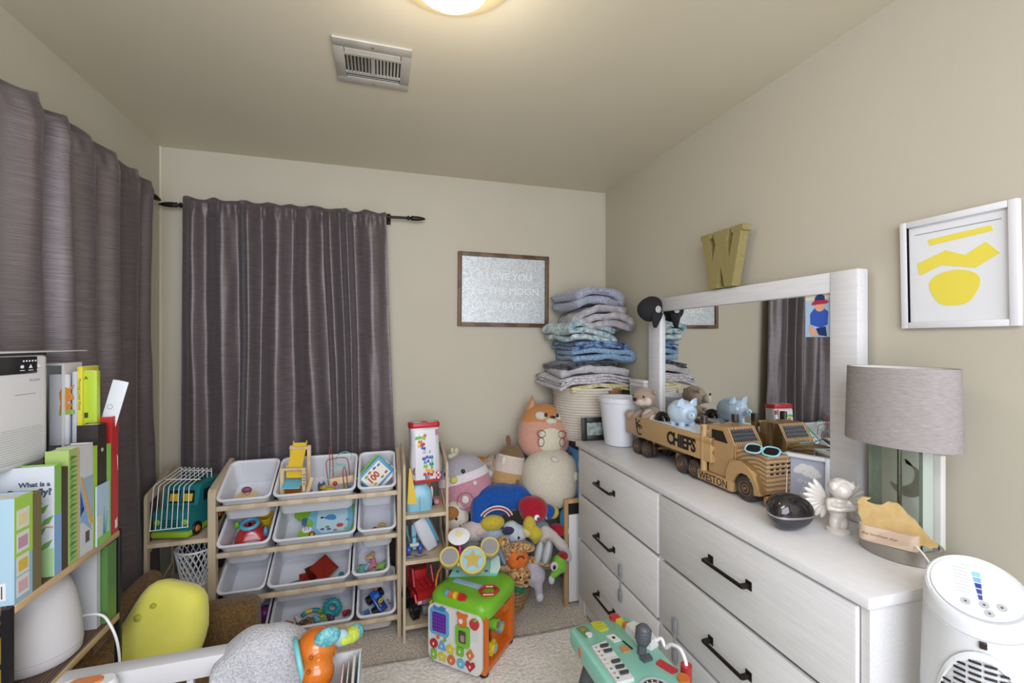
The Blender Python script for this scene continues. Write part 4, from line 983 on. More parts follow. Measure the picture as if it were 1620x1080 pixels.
# teal camper van on the left unit
M_vt = mat('van teal', '#1f7478', .4); M_vg = mat('van lime', '#8fae2c', .45)
t = thing('toy_van', 'teal and lime toy camper van with yellow seats behind wire rack', 'toy van', (-.842, 2.400, .592), -14)
b = MB(); b.prism([(.13,.028),(.13,.115),(.120,.122),(.070,.128),(.052,.200),(.040,.212),(-.125,.214),(-.135,.205),(-.135,.028)], .150, T(.075,0,0) @ Matrix(((0,0,-1,0),(-1,0,0,0),(0,1,0,0),(0,0,0,1))))
b.build('body', M_vt, t, ang=22)
MB().b2((-.078,-.142,.010),(.078,.137,.036), bev=.006).build('bumper', M_vg, t)
nrm = Vector((0,-(.200-.128),-(.052-.070))).normalized()
Mw_ = Matrix.Translation((0,-.0625,.163)) @ Matrix(((1,0,0,0),(0,.243,-.970,0),(0,.970,.243,0),(0,0,0,1)))
MB().prism([(-.058,-.026),(.058,-.026),(.054,.028),(-.054,.028)], .0015, Mw_).build('windscreen', mat('van glass', '#17262a', .2), t)
for sx in (-1, 1): MB().b2((sx*.030-.019,-.019+.0,.0015),(sx*.030+.019,.014,.005), Mw_, bev=.001).build('seat', M_y, t)
MB().b2((-.004,-.024,.001),(.004,.026,.004), Mw_).build('windscreen_pillar', M_vt, t)
for sx in (-1, 1):
    MB().ell((sx*.058,-.131,.075),(.013,.005,.013)).build('headlight', M_vg, t)
    MB().b2((sx*.0755-.001,-.03,.135),(sx*.0755+.001,.020,.185)).build('door_window', mat('van glass', '', .2), t)
    MB().b2((sx*.0755-.001,.040,.135),(sx*.0755+.001,.10,.185)).build('side_window', mat('van glass', '', .2), t)
for k in range(3): MB().b2((-.035,-.1325,.058+k*.011),(.035,-.1295,.063+k*.011)).build('grille_bar', mat('van dark', '#124a4e', .5), t)
MB().b2((-.030,-.005,.214),(.030,.08,.220), bev=.002).build('roof_hatch', mat('van dark', '', .5), t)
for sx in (-1, 1):
    for sy in (-.082, .085):
        w_ = MB().lathe([(0,-.012),(.028,-.012),(.030,-.008),(.030,.008),(.028,.012),(.018,.012),(.016,.008),(0,.008)], T(sx*.072,sy,.030) @ RY(90*sx), 24).build('wheel', M_black, t)
        MB().lathe([(0,.006),(.015,.008),(.012,.013),(0,.014)], T(sx*.072,sy,.030) @ RY(90*sx), 16).build('hubcap', M_o, w_)
# wire rack leaning over the van
t = thing('wire_rack', 'white wire rack leaning in front of the teal toy van', 'wire rack')
for k in range(8):
    f = k/7; xa = -.937+.127*f
    pb = AY(237+9*k*.95, 840-1*k, 2.243); pt = AY(243+8.0*k, 769-0*k, 2.255); pk = AY(287+6.8*k, 738+.3*k, 2.45); pd = AY(287+6.8*k, 768+.3*k, 2.45)
    MB().tube([pb, pt-Vector((0,0,.006)), pt+Vector((.002,.006,.002)), pk-Vector((.003,.01,.002)), pk, pd], .0018, 6).build('wire', M_wire, t)
e0, e1 = AY(236, 840, 2.243), AY(237+9*7*.95+1, 833, 2.243)
MB().tube([e0, e1], .0022, 6).build('cross_wire', M_wire, t)
e0, e1 = AY(252, 762, 2.275), AY(252+57, 762, 2.275)
MB().tube([AY(262, 758, 2.32), AY(262+55, 758, 2.32)], .0022, 6).build('cross_wire', M_wire, t)
MB().tube([AY(287, 743, 2.452), AY(287+48, 745, 2.452)], .0022, 6).build('cross_wire', M_wire, t)
# lattice waste basket
t = thing('lattice_basket', 'small white plastic lattice basket on the lower left shelf', 'basket', (-.815, 2.375, .3455), 0)
rb, rt_, hh = .052, .078, .168
N = 20
b = MB()
for k in range(N):
    for dr_ in (1, -1):
        pts = []
        for i in range(11):
            f = i/10; a = 2*pi*k/N + dr_*f*2*pi*3.0/N*1.0; r_ = rb+(rt_-rb)*f
            pts.append((r_*cos(a), r_*sin(a), .006+f*(hh-.012)))
        b.tube(pts, .0023, 5)
b = b.build('lattice', M_wire, t); b['kind'] = 'stuff'
MB().lathe([(0,0),(rb+.002,0),(rb+.003,.010),(rb,.010),(0,.004)], seg=32).build('bottom', M_wire, t); MB().torus((0,0,hh-.004), rt_, .005, seg=36, ss=8).build('rim', M_wire, t)

# ================================================================ right tower contents
# clear zipped bag of building blocks
t = thing('block_bag', 'clear zip bag of building blocks with red trim on top of shelf tower', 'toy bag', (.218, 2.335, .735), 4)
t.rotation_euler = (R(-4), 0, R(6)); t.scale = (1, 1, 1.15)
b = MB(); b.loft([[Vector(p) for p in rrect(.150+.006*sin(k*1.1), .088+.012*sin(pi*k/6), .022, .012+.038*k, 5)] for k in range(7)]); b.build('bag', mat('bag white', '#c6c6cc', .25, coat=.4), t)
MB().loft([[Vector(p) for p in rrect(.154, .094, .024, 0, 5)], [Vector(p) for p in rrect(.156, .096, .024, .014, 5)]]).build('red_base', M_r, t)
MB().loft([[Vector(p) for p in rrect(.152, .094, .024, .238, 5)], [Vector(p) for p in rrect(.156, .098, .024, .242, 5)], [Vector(p) for p in rrect(.156, .098, .024, .256, 5)], [Vector(p) for p in rrect(.148, .092, .024, .262, 5)]]).build('red_lid', mat('lid red', '#b3202a', .35), t)
MB().b2((-.060,-.038,.262),(-.018,.030,.2632)).build('lid_label', mat('label blue', '#a8c4d4', .5), t); MB().b2((.016,-.038,.262),(.060,.030,.2632)).build('lid_label', mat('label grey', '#c0c4d0', .5), t)
MB().b2((-.056,-.0555,.014),(.048,-.049,.232), bev=.001).build('front_label', mat('label white', '#d3d4da', .4), t)
rnd = random.Random(4)
for k, (x_, z_, h, a, s_) in enumerate(((-.040,.196,'#5fae3f',-8,1.6),(-.014,.194,'#7fb83a',25,1.2),(-.030,.178,'#d2711f',0,1.2),(-.034,.160,'#d9b13b',10,1.0),(-.018,.166,'#b3262c',-12,1.3),(-.014,.150,'#3a4fae',20,1.2),(-.006,.205,'#c45a3c',30,.8),
    (-.012,.104,'#5b3f96',0,1.0),(.004,.110,'#2b5d96',0,.7),(.024,.108,'#3a62b8',5,1.2),(-.006,.088,'#3b84c9',0,.8),(.010,.092,'#5b4a8a',0,.6),(.030,.092,'#8ab4b0',0,.6),(-.004,.070,'#6fae2a',0,1.1),(.026,.078,'#1f8a58',0,1.2),(.028,.064,'#5f9f4a',0,.6),(.002,.054,'#d9a13b',10,.8),(.020,.050,'#d9b13b',0,1.2),(.034,.044,'#c87a30',0,.7),(-.008,.036,'#b3262c',0,.8),(.010,.038,'#b3262c',0,.8),(.026,.033,'#b3262c',0,.8))):
    s_ *= 1.35; b = MB(); b.box((0,0,0),(.014*s_,.0012,.0105)); 
    for q in (-1, 1): b.box((q*.0035*s_,0,.0070),(.004*s_,.0012,.004))
    b.build('printed_block', mat('ink '+h, h, .45), t, M=T(x_, -.0562, z_) @ RY(a)); 
text('lettering', '10 : 9', .020, mat('ink dark', '#33363c', .5), t, T(-.022, -.0558, .126) @ FY, .0003)
text('lettering', '80', .024, mat('ink dark', '#33363c', .5), t, T(-.008, -.0558, .0155) @ FY, .0003, 'LEFT', .0006)
MB().ell((-.048,-.047,.052),(.020,.006,.020)).build('child_picture', mat('child picture', '#b07a5c', .5, kind='noise', c2='#5f3a30', scale=50), t)
MB().b2((.050,-.0535,.012),(.073,-.046,.046)).build('red_check', mat('red check', '#b3262c', .5, kind='checker', c2='#d8cfd0', scale=90), t)
MB().b2((.050,-.0535,.205),(.066,-.046,.228)).build('corner_logo', mat('muted red', '#a86a70', .5), t)
# blue and yellow toy on first shelf
t = thing('blue_toy_case', 'pale blue toy case with tall yellow wedge on upper tower shelf', 'toy', (.186, 2.290, .6125), 0); t.scale = (1.1, 1, 1.25)
b = MB(); b.loft([[Vector(p) for p in rrect(.112, .10, .022, 0, 5)], [Vector(p) for p in rrect(.118, .104, .024, .03, 5)], [Vector(p) for p in rrect(.108, .10, .028, .075, 5)], [Vector(p) for p in rrect(.070, .07, .028, .098, 5)]]); b.build('case', mat('case blue', '#7fb3c8', .3), t)
MB().prism([(-.054,.034),(-.012,.034),(-.024,.095),(-.040,.172),(-.046,.175),(-.050,.12)], .008, T(0,-.0475,0) @ FY).build('wedge', mat('wedge yellow', '#d8b63c', .4), t)
MB().b2((-.0015,-.0535,.004),(.0015,-.0515,.060)).build('seam', mat('case blue dark', '#5f95ac', .4), t)
t = thing('toy_brush', 'small black and pink brush beside the blue toy case', 'toy', (.262, 2.300, .6125), 20)
MB().box((0,0,.020),(.014,.07,.012), bev=.004).build('handle', M_black, t); MB().ell((0,-.03,.030),(.014,.018,.014)).build('pad', mat('pink pad', '#c47a86', .5), t); MB().box((0,.02,.007),(.012,.03,.014)).build('foot', M_black, t)
t = thing('toy_fox', 'small orange figure behind the blue toy case on the tower', 'toy figure', (.232, 2.365, .6125), 0)
organic('body', [((0,0,.045),(.024,.022,.045)),((0,0,.095),(.022,.020,.020))], M_o, t, .005); MB().ell((.024,-.01,.05),(.009,.009,.034)).build('arm', M_wire, t)
# second shelf: blue trike and white machine
t = thing('toy_tricycle', 'blue toy tricycle with pale grey axle on middle tower shelf', 'toy', (.162, 2.290, .3925), 0)
for sx in (-1, 1):
    MB().lathe([(0,-.009),(.022,-.009),(.024,-.006),(.024,.006),(.022,.009),(.012,.009),(0,.004)], T(sx*.028,-.020,.0245) @ RY(90*sx), 22).build('wheel', M_blu, t)
    MB().tube([(sx*.014,.03,.03),(sx*.030,.032,.08),(sx*.036,.02,.13)], .006, 8).build('fork', mat('case blue dark', '', .4), t)
MB().cyl((-.022,-.020,.045),(.022,-.020,.045), .010, seg=12).build('axle_cover', mat('pale grey toy', '#b6b6b8', .4), t)
b = MB(); b.box((0,.0,.05),(.022,.05,.060), bev=.008); b.box((0,.015,.10),(.026,.018,.070), bev=.008); b.build('body', mat('case blue', '', .3), t)
MB().lathe([(0,-.006),(.024,-.006),(.024,.006),(0,.006)], T(0,.028,.0245) @ RY(90), 20).build('wheel', M_blu, t)
tag(MB().tube([(.118+.030*cos(a)*(1+.0*a)+.024, 2.236+.018*sin(a), .3945+.0003*k) for k, a in enumerate([2*pi*i/16 for i in range(15)])]+[(.19,2.232,.3945),(.215,2.245,.3945),(.220,2.235,.3945)], .0017, 6).build('blue_string', mat('navy cord', '#2b4a80', .6)), 'dark blue looped string lying at the front of middle tower shelf', 'string')
t = thing('white_toy_machine', 'white toy machine with blue edge leaning on middle tower shelf', 'toy', (.250, 2.320, .400), 0)
t.rotation_euler = (R(-6), R(-24), R(10))
b = MB(); b.loft([[Vector(p) for p in rrect(.060, .080, .014, 0, 5)], [Vector(p) for p in rrect(.076, .09, .016, .05, 5)], [Vector(p) for p in rrect(.072, .09, .016, .150, 5)], [Vector(p) for p in rrect(.060, .08, .016, .165, 5)]]); b.build('case', mat('machine white', '#c4c6cc', .35), t)
MB().b2((.030,-.046,.02),(.046,.046,.155), bev=.003).build('blue_side', mat('case blue mid', '#4a93b8', .35), t); MB().b2((.046,-.040,.03),(.052,.03,.140), bev=.002).build('brown_trim', mat('brown trim', '#7c4a2c', .5), t)
MB().tube([(-.012,-.03,-.000),(-.006,-.036,.012),(.010,-.034,.006)], .006, 8).build('spout', mat('pale grey toy', '', .4), t)
# monster truck on lowest shelf
t = thing('monster_truck', 'red brick-built toy monster truck on the lowest tower shelf', 'toy truck', (.204, 2.325, .0805), 14)
t.scale = (.86, .86, .94)
MB().b2((-.062,-.10,.075),(.062,.11,.110), bev=.006).build('body', mat('gloss red', '', .25), t)
MB().prism([(-.105,.100),(-.100,.135),(-.040,.150),(.10,.152),(.105,.10)], .116, T(.058,0,0) @ Matrix(((0,0,-1,0),(1,0,0,0),(0,1,0,0),(0,0,0,1)))).build('hood', mat('gloss red', '', .25), t, ang=20)
for sx in (-1, 1):
    MB().tube([(sx*.058,-.04,.15),(sx*.056,.0,.225),(sx*.052,.09,.225),(sx*.054,.10,.15)], .008, 8).build('roll_bar', M_r, t)
    MB().tube([(sx*.068,-.105,.095),(sx*.070,-.085,.128),(sx*.070,-.045,.128),(sx*.070,-.02,.095)], .008, 8).build('fender', M_r, t)
for i in range(3):
    for j in range(4): MB().lathe([(0,0),(.010,0),(.010,.008),(0,.009)], T(-.032+i*.032, -.07+j*.034 + (.0), .1505), 14).build('stud', M_r, t)
MB().b2((-.040,.02,.15),(.040,.08,.205), bev=.005).build('seat_block', M_r, t)
MB().b2((-.030,-.112,.080),(.030,-.098,.102), bev=.003).build('grille', mat('silver plastic', '#9a9da2', .3, .5), t)
for sx in (-1, 1): MB().b2((sx*.048-.013,-.110,.086),(sx*.048+.013,-.099,.102), bev=.003).build('headlight', mat('pale lens', '#c9ced2', .2), t)
MB().b2((-.035,-.125,.035),(.035,-.085,.072), bev=.006).build('bumper', mat('silver plastic', '', .3), t)
for sx in (-1, 1):
    for sy in (-.062, .072):
        w_ = MB(); Mq = T(sx*.066, sy, .046) @ RY(90*sx)
        w_.lathe([(0,-.022),(.038,-.022),(.046,-.016),(.046,.016),(.038,.022),(.020,.020),(.016,.010),(0,.010)], Mq, 28)
        for k in range(14): w_.box((.0465*cos(2*pi*k/14), .0465*sin(2*pi*k/14), 0), (.006,.010,.036), Mq @ I4)
        w_.build('wheel', M_black, t)
# ================================================================ bookshelf by the left wall
XS = -.780
fe = AX(190, 838, XS); SZ = round(fe.z, 3); SY1 = fe.y; SY0 = AX(24, 962, XS).y; SZ2 = round(AX(190, 968, XS).z, 3)
XB = -.962
M_rust = mat('rustic brown plank', '#3d2f28', .6, kind='wave', c2='#6e5646', scale=12, stretch=(3,.15,1), bump=.05)
M_edge = mat('pale plank edge', '#a58a66', .55, kind='noise', c2='#c0a57f', scale=20, stretch=(1,.2,1))
M_iron = mat('black iron', '#17171a', .5, .3)
bs = thing('bookshelf', 'black metal bookshelf with rustic brown planks by the left curtain', 'bookshelf', (0,0,0))
for z_ in (SZ, SZ2, .32):
    s_ = MB().b2((XB, SY0+.002, z_-.018), (XS-.005, SY1-.002, z_)).build('shelf', M_rust, bs)
    MB().b2((XS-.005, SY0+.002, z_-.018), (XS, SY1-.002, z_+.0005), bev=.0015).build('shelf_edge', M_edge, s_)
for x_, y_ in ((XS-.008, SY1+.007), (XB-.002, SY1+.007), (XB-.002, SY0-.008)):
    MB().b2((x_-.007, y_-.007, 0), (x_+.007, y_+.007, SZ+(.006 if x_ < XS-.05 else 0)), bev=.001).build('post', M_iron, bs)
b = MB(); b.prism([(-.007,0),(.007,0),(.007,SZ),(-.007,SZ)], .014, T(XS-.008, SY0-.001, 0) @ FY); b.build('post', M_iron, bs)
for z_ in (SZ-.020, SZ2-.020, SZ2+.13):
    for yy in (SY0-.008, SY1+.007): MB().cyl((XB, yy, z_), (XS-.010, yy, z_), .005, seg=8).build('cross_bar', M_iron, bs)
MB().tube([(XS-.01, SY0-.008, SZ-.02), (XS-.10, SY0-.008, SZ-.26), (XB, SY0-.008, SZ-.45)], .005, 8).build('brace', M_iron, bs)
def YX(px): return AX(px, 540, XS).y
def zat(px, py, X=XS): return AX(px, py, X).z
def book(label, y0, y1, ztop, w, spine, cover=None, z0=None, xr=XS-.003, lean=0, group='picture books on the upper shelf', name='picture_book', pages=True):
    """cover faces -Y, spine faces +X; y0<y1"""
    z0 = SZ+.001 if z0 is None else z0; h = ztop-z0; th = y1-y0
    t = thing(name, label, 'book', (xr-w/2, (y0+y1)/2, z0), group=group); t.rotation_euler = (R(lean), 0, 0)
    cm = mat('cover '+(cover or spine), cover or spine, .4); sm_ = mat('cover '+spine, spine, .4)
    b = MB(); b.box((0, -th/2+.001, h/2), (w, .002, h)); b.build('front_cover', cm, t)
    MB().box((0, th/2-.001, h/2), (w, .002, h)).build('back_cover', sm_, t)
    MB().box((w/2-.001, 0, h/2), (.002, th-.004, h)).build('spine', sm_, t)
    MB().b2((-w/2+.002, -th/2+.002, .002), (w/2-.002, th/2-.002, h-.003)).build('pages', mat('paper pages', '#cfccc2', .8), t)
    t['w'] = w
    return t, w, h, th
def deco(t, th, poly, color, k=1, name='print'):
    MB().prism(poly, .0004, T(0, -th/2-.0002*(k-1), 0) @ FY).build(name, mat('print '+color, color, .5), t)
def sp(t, w, poly, color, k=1, name='spine_print'):
    MB().prism(poly, .0004, T(w/2+.0002*(k-1), 0, 0) @ FXP).build(name, mat('print '+color, color, .5), t)
def rc(x0, y0, x1, y1): return [(x0,y0),(x1,y0),(x1,y1),(x0,y1)]
# nearest: pale blue cover with barcode
t, w, h, th = book('pale blue picture book with barcode and green-blue spine, nearest on upper shelf', SY0+.002, YX(54), zat(40, 782), .11, '#8fb4cc', '#a3c1d0')
deco(t, th, rc(-.012,.012,.040,.050), '#d8d9d8'); 
for k in range(9): deco(t, th, rc(-.006+k*.0048,.016,-.006+k*.0048+.0022,.044), '#2c2c30', 2, 'barcode')
sp(t, w, rc(-th/2, h*.42, th/2, h), '#9dc64e'); 
for k, (z_, c_) in enumerate(((.78,'#d8cf9a'),(.56,'#b98fa6'),(.34,'#cfb13e'),(.14,'#c9a6b0'))): sp(t, w, rc(-th*.38, h*z_-.022, th*.30, h*z_+.022), '#d3d4cf', 2); sp(t, w, rc(-th*.3, h*z_-.014, th*.22, h*z_+.012), c_, 3)
t, w, h, th = book('mossy brown textured book next to the pale blue one', YX(55.5), YX(68), zat(60, 778), .11, '#6f6442')
t.children[2].data.materials[0] = mat('moss print', '#5a4f30', .7, kind='noise', c2='#90865a', scale=140)
t, w, h, th = book('white butterfly picture book with dark title and green-blue spine', YX(88), YX(99.5), zat(93, 735), .115, '#7fb854', '#c5cad0')
text('lettering', 'What is a', .016, mat('title ink', '#434f63', .6), t, T(.050, -th/2-.0004, h-.048) @ FY, .0003, 'RIGHT', .0006)
text('lettering', 'Butterfly?', .0225, mat('title ink', '', .6), t, T(.053, -th/2-.0004, h-.070) @ FY, .0003, 'RIGHT', .0010)
sp(t, w, rc(-th/2, 0, th/2, h*.55), '#7ba3cb')
for k, (x_, z_) in enumerate(((.034,.60),(.044,.50),(.030,.40),(.042,.28),(.022,.62))): deco(t, th, [(x_-.014,h*z_-.012),(x_+.004,h*z_-.004),(x_+.013,h*z_+.016),(x_-.006,h*z_+.006)], '#5f9a48', 1, 'leaf')
deco(t, th, [(-.04,h*.47),(.056,h*.44),(.056,h*.455),(-.04,h*.49)], '#b8957c', 2, 'branch'); deco(t, th, [(.016,h*.45),(.022,h*.46),(.026,h*.36),(.021,h*.30),(.014,h*.34)], '#6b4a58', 3, 'cocoon')
deco(t, th, [(-.057,0),(.057,0),(.057,h*.26),(-.057,h*.20)], '#9cc087', 1, 'meadow')
t, w, h, th = book('dark brown tree-bark book standing behind the butterfly book', YX(101), YX(109.5), zat(104, 739), .05, '#43382c')
t.children[2].data.materials[0] = mat('bark print', '#33291e', .7, kind='noise', c2='#6e6040', scale=120)
t, w, h, th = book('green grass-patterned picture book in the middle of the upper shelf', YX(111), YX(127.5), zat(120, 709), .05, '#9db568')
for k in range(22): 
    z_ = .012+k*(h-.024)/22; sp(t, w, [(-th*.42, z_-.004),(th*.34, z_+.002),(-th*.30, z_+.008)], '#4f7d38' if k%2 else '#6f9a46', 1+k%2, 'grass_blade')
sp(t, w, rc(th*.36, 0, th*.5, h), '#c0a284', 3)
t, w, h, th = book('pale blue-grey flap book with orange edge and blue shapes', YX(129), YX(149), zat(140, 702), .05, '#c3c8cc')
sp(t, w, rc(-th/2, h*.30, th/2, h*.70), '#93a9bf'); sp(t, w, [(-th*.5,h*.60),(-th*.2,h*.42),(-th*.5,h*.36)], '#2b4aa0', 2); sp(t, w, [(-th*.5,h*.34),(th*.40,h*.18),(th*.1,h*.30),(-th*.3,h*.44)], '#7fa6cc', 2)
sp(t, w, [(-th*.50,h*.72),(-th*.36,h*.72),(th*.48,h*.26),(th*.34,h*.22)], '#d09a3e', 3); sp(t, w, rc(-th*.1,h*.10,th*.2,h*.20), '#5a4638', 3)
t, w, h, th = book('lime green thin book left of the dark binder', YX(150.5), YX(156), zat(153, 705), .05, '#9dc23a')
t, w, h, th = book('dark brown book with two small white dots on its spine', YX(157), YX(170.5), zat(166, 669), .05, '#2e2523')
for z_ in (.78, .40): sp(t, w, disc_poly(.0055, 14, 1, 1, 0, h*z_), '#c9c6c0')
sp(t, w, disc_poly(.003, 10, 1, 1, 0, h*.78), '#8a8a8a', 2)
t, w, h, th = book('bright green slim book beside the red binder', YX(172), YX(177.5), zat(176, 701), .05, '#7fbf52')
t, w, h, th = book('tall red binder at the far end of the upper shelf', YX(179), SY1-.004, zat(186, 657), .05, '#b3272a')
sp(t, w, [(th*.0,.012),(th*.34,.014),(th*.34,.045),(th*.18,.036),(th*.0,.040)], '#d8d8d6'); sp(t, w, [(th*.30,h*.66),(th*.44,h*.64),(th*.44,h*.52)], '#d8d0cc')
# short book in front with blue sky and green grass: leans outside the others on the shelf edge
t = thing('picture_book', 'small book with blue sky and green grass cover in front of binder', 'book', (XS+.0015, (YX(151)+YX(171))/2, SZ+.001), group='picture books on the upper shelf')
hh_ = zat(160, 766)-SZ; ww_ = YX(171)-YX(151)
MB().box((0,0,hh_/2),(.004, ww_, hh_)).build('cover', mat('sky print', '#a9c0d4', .4), t)
def spx(poly, color, k): MB().prism(poly, .0004, T(.0020+.0002*(k-1), 0, 0) @ FXP).build('cover_print', mat('print '+color, color, .5), t)
spx(rc(-ww_/2,0,ww_/2,hh_*.14), '#7fb656', 1); spx([(-.002,hh_*.14),(.006,hh_*.14),(.004,hh_*.62)], '#2f8f74', 1); spx([(.006,hh_*.14),(.012,hh_*.14),(.018,hh_*.52)], '#2f8f74', 2); spx(rc(-ww_*.5,hh_*.14,-ww_*.1,hh_*.5), '#c7c5c2', 1)
# tall white holder with fox book and yellow books behind
hx0, hx1, hy0, hy1 = -.962, -.874, 1.595, 1.675
hz = AY(118, 574, hy0).z
t = thing('white_holder', 'white open-front box holder standing behind the books', 'box', (0,0,0))
b = MB(); b.b2((hx0,hy0,SZ+.001),(hx0+.006,hy1,hz)).b2((hx1-.006,hy0,SZ+.001),(hx1,hy1,hz)).b2((hx0+.006,hy1-.006,SZ+.001),(hx1-.006,hy1,hz)).b2((hx0+.006,hy0,hz-.007),(hx1-.006,hy1-.006,hz)).b2((hx0+.006,hy0,SZ+.001),(hx1-.006,hy1-.006,SZ+.20))
b.build('shell', M_white, t)
def ubook(label, px0, px1, Yf, py0, py1, dep, color, name='book', rz=0, tilt=0):
    a = AY(px0, py1, Yf); c = AY(px1, py0, Yf)
    t = thing(name, label, 'book' if name != 'paper_sheet' else 'paper', ((a.x+c.x)/2, Yf+dep/2, a.z), group='books behind the upper shelf row' if name == 'book' else None)
    t.rotation_euler = (0, R(tilt), R(rz))
    w_, h_ = abs(c.x-a.x), c.z-a.z
    MB().box((0,0,h_/2),(w_,dep,h_), bev=.0008).build('cover', mat('cover '+color, color, .45), t)
    MB().box((0,0,h_+.0004),(w_*.6,dep*.9,.0008)).build('page_top', mat('paper pages', '', .8), t)
    return t, w_, h_, dep
t, w, h, th = ubook('white picture book with orange fox drawing inside the white holder', 78, 109, 1.600, 592, 705, .012, '#c9ccd2')
MB().prism([(.004,h*.55),(.020,h*.60),(.034,h*.66),(.026,h*.76),(.036,h*.86),(.022,h*.80),(.008,h*.84),(.0,h*.74)], .0006, T(0,-th/2,0) @ FY).build('fox_print', mat('fox orange', '#c8822e', .6), t)
MB().prism([(.0,h*.42),(.036,h*.44),(.034,h*.50),(.0,h*.50)], .0005, T(0,-th/2,0) @ FY).build('grass_print', mat('print grass', '#8aa84e', .6), t)
MB().prism([(.002,h*.48),(.026,h*.50),(.030,h*.58),(.012,h*.60),(.002,h*.56)], .0008, T(0,-th/2,0) @ FY).build('fox_body_print', mat('fox orange', '', .6), t)
Y2 = 1.612
t, w, h, th = ubook('grey-white thin book spine beside the fox book', 114, 121, Y2-.006, 588, 700, .07, '#b9bcc2')
t, w, h, th = ubook('yellow book with small title down its spine', 122, 130, Y2, 580, 712, .08, '#c9c02f')
text('lettering', 'Morning Lovely Wood', .010, mat('print ink', '#4a4a2c', .6), t, T(-.0035, -th/2-.0003, h*.86) @ FY @ RZ(-90), .0002)
t, w, h, th = ubook('bright lime book next to the yellow spine', 131, 153, Y2+.010, 586, 690, .018, '#a8c034')
text('lettering', 'JA', .012, mat('print ink', '', .6), t, T(-.016, -th/2-.0003, h*.87) @ FY, .0002, 'LEFT', .0006); MB().prism(rc(-.016,h*.28,-.004,h*.36), .0004, T(0,-th/2,0) @ FY).build('print_block', mat('print dark', '#35351e', .6), t)
t, w, h, th = ubook('white leaflet with small round stamp leaning behind the books', 152, 178, 1.660, 600, 690, .003, '#cfd2d8', 'paper_sheet', 0, 14)
MB().torus((0,0,0), .007, .0006, T(-.008,-.0018,h*.52) @ RX(90), 20, 4).build('stamp', mat('stamp ink', '#77797c', .6), t)
t, w, h, th = ubook('small beige and brown box book above the white flap book', 131, 155, 1.585, 671, 705, .016, '#a68c64')
MB().prism(rc(-.014,.004,.0,.014), .0005, T(0,-th/2,0) @ FY).build('label', mat('label cream', '#d0ccb8', .6), t); MB().prism(rc(.004,.004,.017,.018), .0005, T(0,-th/2,0) @ FY).build('label', M_wire, t)
# storage carton carrying the air purifier
cz = 1.135
t = thing('storage_carton', 'pale white carton behind the butterfly book under the air purifier', 'box', (0,0,0))
cx0, cx1, cy0, cy1 = -.962, -.902, 1.300, 1.560
MB().b2((cx0, cy0, SZ+.001), (cx1, cy1, cz-.004), bev=.002).build('carton', mat('carton white', '#c2bec6', .6), t)
MB().b2((cx0, cy0-.001, cz-.020), (cx1+.001, cy1, cz), bev=.001).build('lid', mat('carton white', '', .6), t)
# air purifier, facing the room
pzt = 1.418
t = thing('air_purifier', 'white air purifier with black touch panel on the left', 'air purifier', (-.917, 1.365, cz), 84)
ph_ = pzt-cz
b = MB(); lo = []
for z_, ins in ((0,.016),(.006,.006),(.016,.001),(.03,0),(ph_-.006,0),(ph_,.004)): lo.append([Vector((p.x,p.y,z_)) for p in rrect(.280-2*ins, .112-2*ins, .028, 0, 6)])
b.loft(lo); b.build('housing', mat('appliance white', '#cccccd', .35), t)
MB().b2((-.11,-.0575,ph_-.046),(.092,-.054,ph_-.003), bev=.0015).build('touch_panel', mat('gloss panel', '#222326', .2), t)
MB().loft([[Vector((p.x,p.y,z_)) for p in rrect(.281,.113,.028,0,6)] for z_ in (ph_+.0005,ph_+.006)]).build('top_band', mat('gloss panel', '', .2), t)
for k in range(5): MB().prism(disc_poly(.0022,10,1,1,.0+k*.0085,ph_-.014), .0006, T(.052,-.0574,0) @ FY).build('indicator', M_wire, t)
for k in range(3): MB().prism(disc_poly(.0045,14,1.1,.9,-.004+k*.024,ph_-.028) if k != 1 else [(.015,ph_-.032),(.025,ph_-.032),(.020,ph_-.023)], .0006, T(.052,-.0574,0) @ FY).build('touch_button', M_wire, t); MB().prism(rc(-.010+k*.024,ph_-.038,.003+k*.024,ph_-.0365), .0006, T(.052,-.0574,0) @ FY).build('touch_mark', M_wire, t)
text('lettering', 'Arome', .011, mat('logo grey', '#8a8a8e', .5), t, T(.070,-.0562,ph_-.066) @ FY, .0003)
MB().prism(rc(.030,ph_-.098,.088,ph_-.0965), .0003, T(0,-.0561,0) @ FY).build('fine_print', mat('logo grey', '', .5), t)
b = MB()
for r_ in range(15):
    for c_ in range(30): b.box((-.045+c_*.0052+(r_%2)*.0026, -.0562, .020+r_*.0058), (.0022,.0006,.0022))
g = b.build('grille_dots', mat('grille grey', '#8f8f92', .6), t); g['kind'] = 'stuff'
tag(MB().b2((-.975, 1.24, pzt+.0065), (-.850, 1.655, pzt+.0095), bev=.001).build('white_tray', M_white), 'thin white tray lying on top of the air purifier', 'tray')
